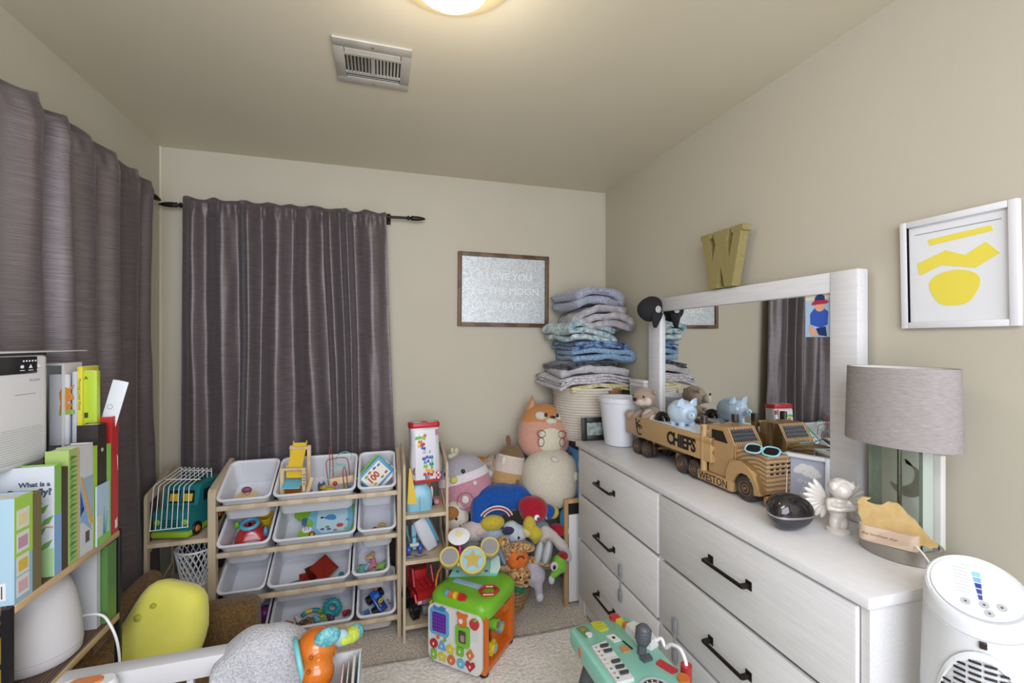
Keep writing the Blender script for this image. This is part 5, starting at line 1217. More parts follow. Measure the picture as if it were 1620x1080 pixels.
# diffuser on the second shelf
t = thing('table_diffuser', 'large white tapered humidifier on the second bookshelf plank', 'humidifier', (-.872, 1.490, SZ2+.001))
MB().lathe([(.0,.0),(.078,.0),(.086,.008),(.088,.030),(.083,.10),(.072,.165),(.060,.200),(.054,.208),(.040,.210),(.0,.204)], seg=48).build('body', mat('matt white plastic', '#c6c4c6', .5), t)
MB().torus((0,0,.2095), .036, .0035, seg=36, ss=8).build('top_ring', mat('ring grey', '#54565a', .5), t)
MB().torus((0,0,.030), .0875, .001, seg=48, ss=5).build('seam', mat('seam grey', '#a8a6a8', .5), t)
tag(MB().tube(smooth_path([(-.86,1.585,SZ2+.035),(-.83,1.60,SZ2+.045),(-.79,1.60,SZ2+.040),(-.765,1.590,SZ2+.018),(-.745,1.585,SZ2-.03),(-.735,1.580,SZ2-.09),(-.735,1.578,SZ2-.15)]), .0036, 10).build('white_cable', M_wire), 'thick white cable hanging off the second bookshelf plank', 'cable')
# books on the second shelf
z2 = SZ2+.001
t, w, h, th = book('white paged book upright on the second shelf behind humidifier', 1.600, 1.618, SZ-.030, .15, '#b7b8ba', z0=z2, xr=-.800, group='books on the second shelf')
t, w, h, th = book('green leafy book at the far end of the second shelf', 1.622, SY1-.012, SZ-.024, .15, '#4f7a3c', z0=z2, xr=-.784, group='books on the second shelf')
t.children[2].data.materials[0] = mat('leafy print', '#4a7a34', .6, kind='noise', c2='#8fb0a0', scale=70)
t, w, h, th = book('yellow and teal book at near end of the second shelf', SY0+.010, SY0+.030, SZ-.05, .14, '#b8a23c', '#6fa3a0', z0=z2, xr=-.815, group='books on the second shelf')
deco(t, th, [(.0,0),(.06,0),(.06,.06),(.02,.05)], '#b3706a')

# ================================================================ brown plush child sofa and yellow cushion
M_brown = mat('brown fleece', '#5c4429', .98, kind='noise', c2='#7a5f3c', scale=110, bump=1.3, spec=.08, sheen=.2, detail=5)
sf = thing('child_sofa', 'small fuzzy brown child sofa in front of the shelf unit', 'sofa', (0,0,0))
def pillow_box(name, a, b_, parent, m, r=.035, amp=.004, M=I4):
    bb = MB(); bb.b2(a, b_, I4, 0)
    bm = bb.bm
    bmesh.ops.bevel(bm, geom=list(bm.edges), offset=r, segments=4, affect='EDGES', profile=.5)
    for e in range(2): bmesh.ops.subdivide_edges(bm, edges=[e_ for e_ in bm.edges if e_.calc_length() > .06], cuts=1, use_grid_fill=True)
    for v in bm.verts: v.co = M @ (v.co + noise.noise_vector(v.co*9)*amp)
    return bb.build(name, m, parent, ang=70)
pillow_box('seat', (-.83,1.70,.0), (-.455,2.02,.26), sf, M_brown)
pillow_box('far_arm', (-.83,1.975,.0), (-.475,2.10,.405), sf, M_brown)
pillow_box('near_arm', (-.83,1.62,.0), (-.455,1.72,.38), sf, M_brown)
pillow_box('backrest', (-.955,1.70,.0), (-.835,2.10,.46), sf, M_brown)
b = MB(); b.tube([(-.905,1.72,.475),(-.90,1.95,.485),(-.885,2.10,.495),(-.876,2.13,.495)], .038, 16); b.build('back_roll', M_brown, sf, noise_amp=.004, nscale=20)
# plain yellow cushion standing in for a character pillow
cu = thing('yellow_cushion', 'big soft plain yellow pillow propped on the brown child sofa', 'pillow', (-.800, 1.800, .205))
cu.rotation_euler = (R(-14), R(14), R(-14)); cu.scale = (.92, 1.0, .98)
M_yp = mat('yellow velour', '#cfcb55', .95, kind='noise', c2='#dcd868', scale=8, bump=.25, spec=.1, sheen=.3)
b = MB(); n_ = 30; lo = []
for k in range(17):
    th_ = -pi/2+pi*k/16; lo.append([Vector((.155*cos(th_)**.45*(abs(cos(a))**.55)*(1 if cos(a) > 0 else -1)*(1-.10*sin(th_)), .065*cos(th_)**.6*(abs(sin(a))**.9)*(1 if sin(a) > 0 else -1), .21+.205*sin(th_))) for a in [2*pi*i/n_ for i in range(n_)]] if 0 < k < 16 else [Vector((1e-4*cos(a), 1e-4*sin(a), .21+.205*sin(th_))) for a in [2*pi*i/n_ for i in range(n_)]])
b.loft(lo); b.build('pillow', M_yp, cu, ang=80, noise_amp=.010, nscale=9)
organic('corner_tuft', [], M_yp, cu, .006, tubes=[([(.13,-.02,.10),(.18,-.03,.085),(.215,-.035,.10)],[.016,.015,.020]), ([(.215,-.035,.10),(.238,-.035,.118)],[.011,.008]), ([(.215,-.035,.10),(.245,-.035,.100)],[.011,.008]), ([(.215,-.035,.10),(.236,-.035,.084)],[.011,.008])])
for x_, z_, r_ in ((-.075,.30,.015),(-.09,.20,.013),(-.03,.13,.018),(-.04,.345,.010),(.06,.12,.012),(-.11,.12,.012)):
    MB().ell((x_, -.058, z_), (r_, .009, r_*.8)).build('spot', mat('olive spot', '#a3a838', .95), cu)

# ================================================================ foreground: crib rail, towel, toy box
cr = thing('crib_rail', 'white wooden bed rail crossing the bottom left foreground', 'bed rail', (0,0,0))
M_crib = mat('crib white', '#c3c3c6', .4)
MB().b2((-1.040, 1.388, .545), (-.215, 1.436, .600), bev=.004).build('top_rail', M_crib, cr)
MB().b2((-1.038, 1.398, .30), (-.215, 1.424, .36), bev=.003).build('lower_rail', M_crib, cr)
for x_ in (-1.015, -.238): MB().b2((x_-.023, 1.390, 0), (x_+.023, 1.434, .545), bev=.003).build('post', M_crib, cr)
for k in range(8): 
    o = MB().b2((-.008, 1.402, .36), (.008, 1.420, .545), bev=.002).build('slat', M_crib, cr) if k == 0 else o.copy()
    if k: COL.objects.link(o)
    o.location.x = -.93+k*.087
a0 = AZ(60, 1068, .6012)
tag(MB().b2((a0.x-.030, 1.383, .602), (a0.x+.012, 1.440, .6035)).b2((a0.x-.030, 1.382, .56), (a0.x+.012, 1.3835, .602)).build('blue_tape', mat('pale blue tape', '#9cc4cf', .5)), 'strip of pale blue tape stuck over the white bed rail', 'tape')
t = thing('teething_guard', 'white plastic toy with orange oval clipped on the bed rail', 'toy', AZ(140, 1078, .605)+Vector((0,-.012,0)))
b = MB(); b.loft([[Vector(p) for p in rrect(.125,.05,.024,-.05,6)], [Vector(p) for p in rrect(.130,.055,.026,-.01,6)], [Vector(p) for p in rrect(.118,.045,.022,.006,6)]]); b.build('shell', M_wire, t)
MB().loft([[Vector(p) for p in rrect(.072,.036,.017,.006,6)], [Vector(p) for p in rrect(.066,.030,.015,.011,6)]]).build('orange_oval', mat('soft orange', '#cf7f4e', .4), t)
# towel
M_tow = mat('grey white terry', '#a4a4aa', .98, kind='noise', c2='#c6c6ca', scale=170, bump=1.6, spec=.05, sheen=.3)
tw = thing('towel', 'grey-white terry towel draped over the bed rail end', 'towel', (0,0,0))
bm = bmesh.new(); grid = []
for j in range(61):
    row = []; s_ = (j/60-.5)*.80
    for i in range(41):
        u = -1+2*i/40
        # profile over rail: hump
        hw = .105*(1+.55*min(1, abs(s_)/.3)**1.2)
        x_ = -.315+u*hw + .01*noise.noise(Vector((s_*5, u*2, 3)))
        arc = .07
        if abs(s_) < arc: y_ = 1.412+.048*sin(s_/arc*pi/2); z_ = .628-.030*(1-cos(s_/arc*pi/2))
        else: y_ = 1.412+(.048+.045*(abs(s_)-arc))*(1 if s_ > 0 else -1); z_ = .598-(abs(s_)-arc)
        z_ -= .055*abs(u)**3.0; z_ += .006*noise.noise(Vector((x_*20, s_*14, 1)))
        y_ += .010*noise.noise(Vector((x_*14, s_*6, 8)))
        row.append(bm.verts.new((x_, y_, z_)))
    grid.append(row)
for j in range(60):
    for i in range(40): bm.faces.new((grid[j][i], grid[j][i+1], grid[j+1][i+1], grid[j+1][i]))
me = bpy.data.meshes.new('cloth'); bm.to_mesh(me); bm.free(); me.materials.append(M_tow); me.polygons.foreach_set('use_smooth', [True]*len(me.polygons))
o = bpy.data.objects.new('cloth', me); COL.objects.link(o); o.parent = tw
so = o.modifiers.new('s', 'SOLIDIFY'); so.thickness = .012; so.offset = 1
# white box with books + orange elephant-like toy
bx = thing('toy_box', 'white upright bin of books right of the towel in foreground', 'box', (-.128, 1.275, 0))
bw, bd, bh = .150, .20, .555
b = MB(); b.b2((-bw/2,-bd/2,0),(-bw/2+.006,bd/2,bh)).b2((bw/2-.006,-bd/2,0),(bw/2,bd/2,bh)).b2((-bw/2+.006,-bd/2,0),(bw/2-.006,-bd/2+.006,bh)).b2((-bw/2+.006,bd/2-.006,0),(bw/2-.006,bd/2,bh)).b2((-bw/2+.006,-bd/2+.006,0),(bw/2-.006,bd/2-.006,.40))
b.build('shell', M_white, bx)
for k, (c_, th_, hz_, lab) in enumerate((('#3f6f9a',.008,.165,'blue thin book in the white foreground bin'),('#c9c7c2',.007,.160,'white thin book in the white foreground bin'),('#30343c',.006,.150,'dark thin book in the white foreground bin'),('#b3262c',.007,.140,'red thin book in the white foreground bin'))):
    t = thing('thin_book', lab, 'book', (-.128+.055-k*.014, 1.262, .402), group='thin books in the foreground bin'); t.rotation_euler = (0, R(6), 0)
    MB().box((0,0,hz_/2),(th_,.16,hz_)).build('cover', mat('cover '+c_, c_, .4), t); MB().box((0,0,hz_+.0006),(th_*.6,.155,.0012)).build('pages', mat('paper pages', '', .8), t)
t = thing('toy_racer', 'small black toy wheel and axle among the foreground books', 'toy', (-.190, 1.235, .545))
MB().lathe([(0,-.006),(.016,-.006),(.018,0),(.016,.006),(0,.006)], RX(60), 20).build('tyre', M_black, t); MB().lathe([(0,.006),(.009,.006),(.007,.009),(0,.009)], RX(60), 16).build('hub', M_wire, t)
et = thing('orange_toy', 'glossy orange animal-head toy with teal and lime ears in foreground', 'toy', (0,0,0))
M_or = mat('gloss orange', '#c46a1c', .22, coat=.5)
pc = AZ(507, 1030, .60); c0 = Vector((pc.x, pc.y, .585))
organic('head', [((c0.x-.012, c0.y+.012, .600),(.056,.058,.056)), ((c0.x-.004, c0.y-.035, .570),(.044,.045,.050))], M_or, et, .005)
MB().torus((0,0,0), .056, .007, T(c0.x-.052, c0.y-.005, .585) @ RZ(15) @ RY(80), 30, 10).build('teal_collar', mat('teal light collar', '#6fb6ba', .3), et)
e1 = AZ(518, 1008, .645); e2 = AZ(548, 1010, .62); e3 = AZ(566, 996, .61)
M_ear = mat('dotted teal', '#4f97a3', .6, kind='voronoi', c2='#78b5b4', scale=160, bump=.4)
MB().ell(tuple(e1),(.034,.018,.027), rot=(10,-8,10)).build('ear', M_ear, et)
d_ = (e3-e2).normalized()
organic('ear', [], mat('lime ear', '#a9b93c', .6, kind='voronoi', c2='#bccb52', scale=160, bump=.4), et, .004, tubes=[([e2-d_*.01, e2+d_*.018, e2+d_*.034],[.014,.022,.022])])
organic('ear_tip', [], M_ear, et, .004, tubes=[([e2+d_*.034, e2+d_*.050, e2+d_*.060],[.0225,.023,.016])])
MB().ell((e2.x-.014, e2.y-.002, e2.z+.006),(.022,.014,.024)).build('inner_ear', mat('grey teal', '#8fb0b8', .5), et)
for q in ((492,1040),(488,1063)):
    p_ = AZ(q[0], q[1], .62 if q[1] < 1050 else .60); MB().ell(tuple(p_),(.005,.005,.005)).build('nostril', mat('deep orange', '#9c4a10', .4), et)
# ================================================================ stack in the far right corner: storage boxes, rope basket, blankets
t = thing('storage_box', 'blue cardboard box standing in the far corner behind the dresser', 'box', (1.215, 2.455, 0))
MB().b2((-.143,-.14,0),(.143,.15,.835), bev=.003).build('carton', mat('carton blue', '#4f7fb0', .55), t)
MB().b2((-.145,-.142,.835),(.145,.152,.872), bev=.003).build('lid', mat('carton navy', '#1a1c34', .5), t)
b = MB()
for k, (xa, za, w_, h_) in enumerate(((-.140,.60,.05,.11),(-.140,.48,.05,.08),(-.140,.74,.05,.03))): b.b2((xa, -.1415, za),(xa+w_,-.140, za+h_))
b.build('printed_panel', mat('panel pale blue', '#9cb8cf', .5), t)
rb_ = thing('rope_basket', 'cream coiled rope basket in the corner carrying folded blankets', 'basket', (1.195, 2.455, .873))
M_rope = mat('cream cotton rope', '#bdb3a6', .95, kind='wave', c2='#cdc4b8', scale=60, stretch=(1,1,.2), bump=.2)
b = MB(); nr = 20; prof_r = []
for k in range(nr):
    f = k/(nr-1); prof_r.append(.150+.055*math.sin(min(1,f*1.6)*pi/2) - .012*max(0, f-.7) + (.022 if f > .82 else 0)*(f-.82)*5)
for k in range(nr): b.torus((0,0,.008+k*.0158), prof_r[k]*.93, .0092, seg=44, ss=8)
b.lathe([(0,.002),(.14,.002),(.14,.01),(0,.01)], seg=32); g = b.build('coils', M_rope, rb_); g['kind'] = 'stuff'
M_tan = mat('tan leather', '#8a6238', .5)
MB().b2((.028,-.205,.275),(.120,-.195,.315), bev=.004).build('leather_handle', M_tan, rb_)
for x_ in (.042, .106): MB().cyl((x_,-.210,.295),(x_,-.203,.295),.004,seg=10).build('rivet', M_dark, rb_)
# folded blankets
def blanket(label, cx, cy, z, w, d, layers, th, m, seed, droop=.02, skew=0, rz=0, swirl=False):
    t = thing('folded_blanket', label, 'blanket', (cx, cy, z), rz, 'folded blankets stacked on the rope basket')
    path = []; rnd = random.Random(seed)
    for L in range(layers):
        zz = th*(L+.5); a, c = (-w/2, w/2) if L % 2 == 0 else (w/2, -w/2)
        a *= rnd.uniform(.93, 1.03); c *= rnd.uniform(.93, 1.03)
        for k in range(13): path.append((a+(c-a)*k/12, zz))
        if L < layers-1:
            s_ = 1 if c > 0 else -1
            for k in range(1, 6): path.append((c+s_*th*.55*sin(pi*k/6), zz+th/2-th/2*cos(pi*k/6)))
    bm = bmesh.new(); nd = 14; g = []
    for j in range(nd+1):
        y_ = -d/2+d*j/nd; row = []
        for (x_, z_) in path:
            zz = z_ - droop*(abs(x_)/(w/2))**2.2*(1-.3*z_/(th*layers)) + skew*x_
            q = Vector((x_*7+seed, y_*7, z_*12))
            zz += .018*noise.noise(q) + .006*noise.noise(q*3.1); 
            edge = .020*noise.noise(Vector((x_*10, z_*40, seed)))*(1 if j in (0,) else .3)
            row.append(bm.verts.new((x_+.008*noise.noise(q+Vector((5,1,2))), y_+edge, zz)))
        g.append(row)
    for j in range(nd):
        for i in range(len(path)-1): bm.faces.new((g[j][i], g[j][i+1], g[j+1][i+1], g[j+1][i]))
    me = bpy.data.meshes.new('cloth'); bm.to_mesh(me); bm.free(); me.materials.append(m); me.polygons.foreach_set('use_smooth', [True]*len(me.polygons))
    o = bpy.data.objects.new('cloth', me); COL.objects.link(o); o.parent = t
    so = o.modifiers.new('s', 'SOLIDIFY'); so.thickness = th*.80; so.offset = 0
    # stitched hem along the front edge of the outer layer
    hp = [(g_x, -d/2-.0015, z_) for g_x, z_ in [(p[0], p[1]) for p in path[-13:]]]
    b = MB(); b.tube([(x_, y_+.012, z_ - droop*(abs(x_)/(w/2))**2.2*.7 + skew*x_) for x_, y_, z_ in hp], th*.20, 6); b.build('hem', m, t)
    return t
def fleece(name, a, b_, sc=90): return mat(name, a, .95, kind='noise', c2=b_, scale=sc, bump=.8, spec=.08, sheen=.3)
bx0, by0 = 1.195, 2.455
blanket('thin yellow and white patterned blanket at the bottom of the stack', bx0+.02, by0, 1.188, .40, .34, 2, .014, fleece('yellow print cloth', '#b9a63a', '#d6d3c0', 60), 1, .030)
blanket('white and grey knit blanket second from the bottom of the stack', bx0-.025, by0, 1.220, .46, .36, 3, .017, fleece('white knit', '#9b979c', '#cbc8cc', 70), 2, .038, 0, 3)
blanket('light grey blanket with satin trim in the lower stack', bx0-.015, by0, 1.272, .42, .34, 1, .048, fleece('light grey fleece', '#a49fa1', '#bdb8ba'), 3, .026, 0, -4)
blanket('dark navy and white printed blanket poking out left of the stack', bx0-.055, by0, 1.318, .33, .32, 2, .013, fleece('navy print cloth', '#20222c', '#5b606c', 30), 4, .026, .06, 5)
blanket('fuzzy blue blanket in the middle of the stack', bx0+.035, by0, 1.348, .35, .33, 2, .034, fleece('blue fleece', '#5f7c9c', '#8eabc6', 120), 5, .016, -.02, -6)
blanket('blue blanket with orange and black cartoon print on the middle stack', bx0+.010, by0, 1.418, .33, .32, 2, .018, fleece('orange blue print', '#1d2f5c', '#7a9ec9', 34), 6, .016, 0, 4)
blanket('teal and white patterned blanket in the upper left of the stack', bx0-.050, by0, 1.460, .29, .32, 3, .033, fleece('teal white print', '#5f8a98', '#ccd2d0', 38), 7, .022, -.12, 9)
blanket('bulky light grey blanket with printed shapes hanging over on the right', bx0+.045, by0-.01, 1.530, .28, .33, 3, .044, fleece('grey print fleece', '#8d8a90', '#b4b0b4', 26), 8, .030, .10, -8)
blanket('blue-grey fleece blanket on the very top of the stack', bx0-.015, by0, 1.668, .27, .30, 2, .052, fleece('blue grey fleece', '#85899a', '#a4a8b8'), 9, .034, .05, 6)
# white cabinet beside the mirror
t = thing('white_box', 'narrow white open box on the dresser far corner beside the mirror', 'box', (1.372, 2.148, DH))
MB().b2((-.024,-.068,0),(.024,.068,.318)).build('carcass', M_white, t)
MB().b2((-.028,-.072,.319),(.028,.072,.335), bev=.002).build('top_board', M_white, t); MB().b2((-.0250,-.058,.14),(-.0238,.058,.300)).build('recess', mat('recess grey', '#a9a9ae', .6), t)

# light wood framed board between basket and dresser
t = thing('framed_board', 'slim pine framed whiteboard standing edge-on beside the dresser end', 'board', (.978, 2.262, 0))
b = MB(); b.b2((-.012,-.008,0),(.010,.010,.585)).b2((.010,-.008,.563),(.16,.010,.585)).build('wood_frame', mat('warm pine', '#a8865a', .5, kind='wave', c2='#b8976a', scale=6, stretch=(1,1,.2)), t)
MB().b2((.016,-.004,.02),(.16,.006,.50)).build('white_panel', M_white, t); MB().b2((.010,-.003,.50),(.16,.005,.563)).build('dark_panel', M_black, t)

# ================================================================ rug
M_rug = mat('cream wool rug', '#d6d0c8', .98, kind='noise', c2='#efebe4', scale=70, bump=1.5, spec=.08, detail=6)
rg = thing('rug', 'cream fringed wool rug on the beige carpet', 'rug', (0,0,0))
bm = bmesh.new(); gx, gy = 90, 80; G_ = []
for j in range(gy+1):
    row = []
    for i in range(gx+1):
        x_ = -.42+1.385*i/gx; y_ = .55+1.525*j/gy; y_ += .010*noise.noise(Vector((x_*4, y_*3, 1)))
        row.append(bm.verts.new((x_, y_, .012+.004*noise.noise(Vector((x_*9, y_*9, 0)))+.002*noise.noise(Vector((x_*50, y_*50, 3))))))
    G_.append(row)
for j in range(gy):
    for i in range(gx): bm.faces.new((G_[j][i], G_[j][i+1], G_[j+1][i+1], G_[j+1][i]))
me = bpy.data.meshes.new('pile'); bm.to_mesh(me); bm.free(); me.materials.append(M_rug); me.polygons.foreach_set('use_smooth', [True]*len(me.polygons))
o = bpy.data.objects.new('pile', me); COL.objects.link(o); o.parent = rg; so = o.modifiers.new('s', 'SOLIDIFY'); so.thickness = .010
rnd = random.Random(9); b = MB()
for k in range(300):
    x_ = -.42+1.385*k/300; y_ = 2.072; dx = rnd.uniform(-.008, .008); L_ = rnd.uniform(.022, .042)
    b.tube([(x_, y_, .010), (x_+dx*.5, y_+L_*.5, .006), (x_+dx, y_+L_, .003)], .0022, 4)
f_ = b.build('fringe', M_rug, rg); f_['kind'] = 'stuff'

# ================================================================ wicker basket
M_wick = mat('wicker', '#8a6c46', .7, kind='noise', c2='#ab8c62', scale=60, bump=.4)
wk = thing('wicker_basket', 'large round brown wicker basket heaped with soft toys', 'basket', (.600, 2.400, 0))
def wr(z_): return .165+.070*math.sin(min(1, z_/.30)*pi/2)
b = MB()
for k in range(24):
    z_ = .010+k*.0125; pts = []
    for i in range(72):
        a = 2*pi*i/72; r_ = wr(z_) + .0045*(1 if (i//3+k) % 2 else -1); pts.append((r_*cos(a), r_*sin(a), z_))
    b.tube(pts, .0062, 5, True)
w_ = b.build('weave', M_wick, wk); w_['kind'] = 'stuff'
MB().lathe([(0,.002),(.155,.002),(.155,.008),(0,.008)], seg=32).build('base', M_wick, wk)
b = MB()
for q in range(2): b.tube([((wr(.30)+.003*cos(a*22+q*pi))*cos(a), (wr(.30)+.003*cos(a*22+q*pi))*sin(a), .312+.006*sin(a*22+q*pi)) for a in [2*pi*i/180 for i in range(180)]], .0065, 6, True)
b.build('rim', M_wick, wk)

# ================================================================ soft toy pile
def soft(label, name='soft_toy', px=0, py=0, Y=2.4, rz=0, rot=None, group='soft toys heaped over the wicker basket'):
    p = AY(px, py, Y); t = thing(name, label, 'soft toy', p, rz, group)
    if rot: t.rotation_euler = [R(a) for a in rot]
    t.scale = (1.2, 1.2, 1.2)
    return t
P1 = .00335   # metres per photo pixel at the pile
# pink and grey bird cushion
t = soft('round pink and grey bird plush cushion beside the shelf tower', 'bird_cushion', 736, 765, 2.44, rot=(-8, -15, -4))
M_pk = plush('#a87582', '#c08a98'); M_gy = plush('#95919a', '#aaa6b0'); M_crm = plush('#bdb3a4', '#cfc7b8')
def squish(rx, ry, rz_, z0=-2, z1=2, grow=0, taper=0, n=36, m=26):
    b = MB(); lo = []
    ks = [k for k in range(m+1)]
    zs = [-1+2*k/m for k in ks]
    zs = [max(z0, min(z1, z)) for z in zs]; zs = sorted(set(zs))
    for z in zs:
        r_ = max(0, 1-abs(z)**2.5)**.5; f = 1-taper*z
        lo.append([Vector(((rx*r_*f+grow)*cos(a), (ry*r_*f+grow)*sin(a), rz_*z*(1+grow/rz_))) for a in [2*pi*i/n for i in range(n)]])
    b.loft(lo); return b
squish(.118,.085,.135,z1=.28).build('body', M_pk, t, ang=85); squish(.118,.085,.135,z0=.28).build('head', M_gy, t, ang=85)
squish(.119,.086,.136,z0=.16,z1=.42,grow=.002).build('white_collar', plush('#c9c0c4', '#d8d0d4'), t, ang=85)
MB().ell((-.045,-.075,.045),(.020,.016,.016)).build('beak', plush('#c4bf6a'), t); MB().ell((.004,-.082,.070),(.009,.006,.010)).ell((-.075,-.050,.075),(.006,.006,.010)).build('eye', M_black, t)
MB().torus((0,0,0), .036, .0016, T(-.022,-.088,-.055) @ RX(90), 30, 6).build('pouch_stitch', mat('rose stitch', '#8a4a58', .8), t)
MB().ell((-.020,-.090,-.048),(.016,.006,.018)).build('pouch_patch', plush('#d0c8c8'), t); MB().ell((.040,-.080,.005),(.009,.005,.009)).build('flower', plush('#d8ccd0'), t)
# shaggy beige long eared toy
M_shag = mat('shaggy beige', '#8c7b6c', .98, kind='noise', c2='#b5a696', scale=210, bump=1.8, spec=.05)
t = soft('shaggy beige long-armed plush leaning on the wall behind the heap', 'shaggy_plush', 776, 765, 2.52)
organic('body', [((.0,0,-.02),(.045,.04,.09))], M_shag, t, .007, amp=.008, nscale=70, tubes=[([(-.06,-.02,.09),(-.015,-.03,.13),(.012,-.03,.04),(.018,-.035,-.06),(.032,-.04,-.145)],[.028,.030,.026,.024,.020]),([(.03,-.0,.06),(.045,-.02,.13),(.075,-.01,.155),(.095,0,.16)],[.028,.026,.022,.012]),([(.0,-.02,.08),(-.02,-.03,.0),(-.035,-.02,-.06)],[.026,.024,.018])])
MB().ell((.052,-.045,.105),(.016,.008,.040), rot=(0,28,0)).build('inner_ear', plush('#c9c2bc'), t)
MB().b2((-.012,-.062,-.075),(.008,-.058,-.055), RY(-20)).build('tag', M_wire, t)
t = soft('fluffy orange plush tuft peeking behind the pink bird cushion', 'orange_plush', 757, 733, 2.50)
organic('fur', [((0,0,0),(.048,.04,.032)),((.022,0,-.008),(.028,.03,.026))], mat('shaggy orange', '#a5602a', .98, kind='noise', c2='#c8803c', scale=190, bump=1.6, spec=.05), t, .006, amp=.007, nscale=80)
organic('white_muzzle', [((.040,-.035,-.042),(.024,.02,.022))], plush('#b9b6ba'), t, .005)
t = soft('cream plush with small felt leaves behind the pink bird cushion', 'cream_plush', 716, 728, 2.50)
organic('body', [((0,0,-.03),(.030,.03,.05)),((.010,0,.028),(.020,.015,.014)),((-.012,0,.020),(.016,.015,.012))], M_crm, t, .006)
MB().ell((.016,-.012,.045),(.010,.004,.016)).ell((-.004,-.012,.048),(.008,.004,.014)).build('felt_leaf', plush('#c9bf9a'), t)
# tan log shaped plush
t = soft('tan bean-shaped plush with brown top and white tag', 'bean_plush', 803, 754, 2.47, rot=(-8, 14, 0))
M_tn = plush('#a08055', '#b8976a'); M_bt = plush('#6b543a', '#7c6446')
squish(.078,.070,.155,z1=.15).build('body', M_tn, t, ang=85); squish(.078,.070,.155,z0=.15,z1=.62).build('middle_band', plush('#b9aaa0', '#c9bbb0'), t, ang=85); squish(.078,.070,.155,z0=.62).build('hood', M_bt, t, ang=85)
squish(.079,.071,.156,z0=.58,z1=.64,grow=.001).build('band_stitch', plush('#cfc6bc'), t, ang=85)
MB().ell((-.030,.0,.168),(.013,.012,.026), rot=(0,-20,0)).build('ear', M_bt, t)
for p in ((.030,-.064,-.010),(.045,-.050,-.085),(.065,-.035,-.045)): MB().ell(p,(.012,.006,.013)).build('spot', plush('#80603a'), t)
MB().b2((-.006,-.078,-.130),(.020,-.074,-.085), RY(-6)).build('tag', M_wire, t); MB().ell((-.050,-.05,.075),(.012,.006,.022)).build('white_patch', plush('#d0c8c2'), t)
# big cream round plush
t = soft('large round cream plush ball beside the dresser', 'round_plush', 870, 756, 2.40, rot=(-6, 6, 0))
squish(.143,.115,.142).build('body', plush('#b8b09f', '#c9c2b2'), t, ang=85, noise_amp=.004, nscale=8)
MB().ell((-.018,-.092,.098),(.022,.012,.012), rot=(0,20,0)).build('paw', M_crm, t); MB().ell((.095,-.085,.025),(.013,.010,.022)).build('paw', M_crm, t)
MB().ell((.075,-.055,.126),(.013,.008,.008), rot=(0,24,0)).build('brown_spot', plush('#3f2f24'), t)
# peach fox-like cushion
t = soft('peach and cream eared plush cushion on top of the heap by the corner', 'eared_cushion', 861, 682, 2.50, rot=(-10, 5, 2))
M_pc = plush('#b58574', '#c99a88'); M_og = plush('#b0743f', '#c4874e')
squish(.135,.095,.140,z1=.32,taper=.10).build('body', M_pc, t, ang=85); squish(.135,.095,.140,z0=.32,taper=.10).build('head', M_og, t, ang=85)
for s_ in (-1, 1):
    b = MB(); b.loft([[Vector((s_*.068+.034*cos(a)*(1-f), .014*sin(a)*(1-f*.8), .098+.080*f)) for a in [2*pi*i/16 for i in range(16)]] for f in (0,.3,.6,.85,.98)]); b.build('ear', M_og, t)
    b = MB(); b.loft([[Vector((s_*.068+.020*cos(a)*(1-f), -.010+.006*sin(a)*(1-f*.8), .106+.056*f)) for a in [2*pi*i/12 for i in range(12)]] for f in (0,.5,.98)]); b.build('inner_ear', M_pc, t)
    MB().ell((s_*.046,-.070,.072),(.034,.016,.022), rot=(0,s_*-12,0)).build('eye_patch', plush('#c9c2b8'), t)
    MB().ell((s_*.030,-.088,.078),(.0085,.006,.010)).build('eye', M_black, t)
    MB().torus((0,0,0), .0165, .0016, T(s_*.054,-.094,-.012) @ RX(84) @ SC(1.25,1,1), 24, 6).build('hand_stitch', mat('brown stitch', '#6b4038', .8), t)
    MB().torus((0,0,0), .0185, .0016, T(s_*.056,-.095,-.050) @ RX(90) @ SC(.85,1.1,1), 24, 6).build('foot_stitch', mat('brown stitch', '#6b4038', .8), t)
squish(.086,.050,.080).build('belly', plush('#c4bda6', '#d0c9b4'), t, ang=85, M=T(0,-.050,-.030))
MB().ell((0,-.085,.050),(.030,.018,.018)).build('muzzle', plush('#c4bda6'), t); MB().ell((.0,-.104,.068),(.015,.006,.006)).build('nose', M_black, t)
# blue striped bird doll
t = soft('blue plush bird doll with red head, yellow beak and striped cuffs', 'bird_doll', 800, 805, 2.30, rot=(0, 0, 0))
M_bl = plush('#123f86', '#1f56a5'); M_rd = plush('#8c1626', '#a81c2e'); M_yl = plush('#a8962c', '#c2b040')
organic('body', [((-.02,.05,.03),(.12,.07,.07)),((-.09,.03,-.01),(.055,.05,.055)),((.05,.05,.03),(.09,.06,.06))], M_bl, t, .008, amp=.004, tubes=[([(-.11,.03,.02),(-.125,.0,-.03),(-.135,-.01,-.062)],[.045,.035,.028]),([(.10,.03,.01),(.155,.0,-.015),(.20,-.01,-.03)],[.04,.038,.036])])
organic('left_hand', [((-.070,-.035,-.040),(.056,.034,.034))], M_yl, t, .006)
organic('right_hand', [((.222,-.01,-.035),(.030,.026,.030))], M_yl, t, .006)
for k, (r_, m_) in enumerate(((.068,plush('#c4c0c0')),(.062,mat('stripe red','#8c1626',.9)),(.056,plush('#c4c0c0')))): 
    b = MB(); b.tube([(-.052+r_*1.15*cos(a), -.030, -.040+r_*sin(a)) for a in [R(150-130*i/14) for i in range(15)]], .0042, 6); b.build('cuff_stripe', m_, t)
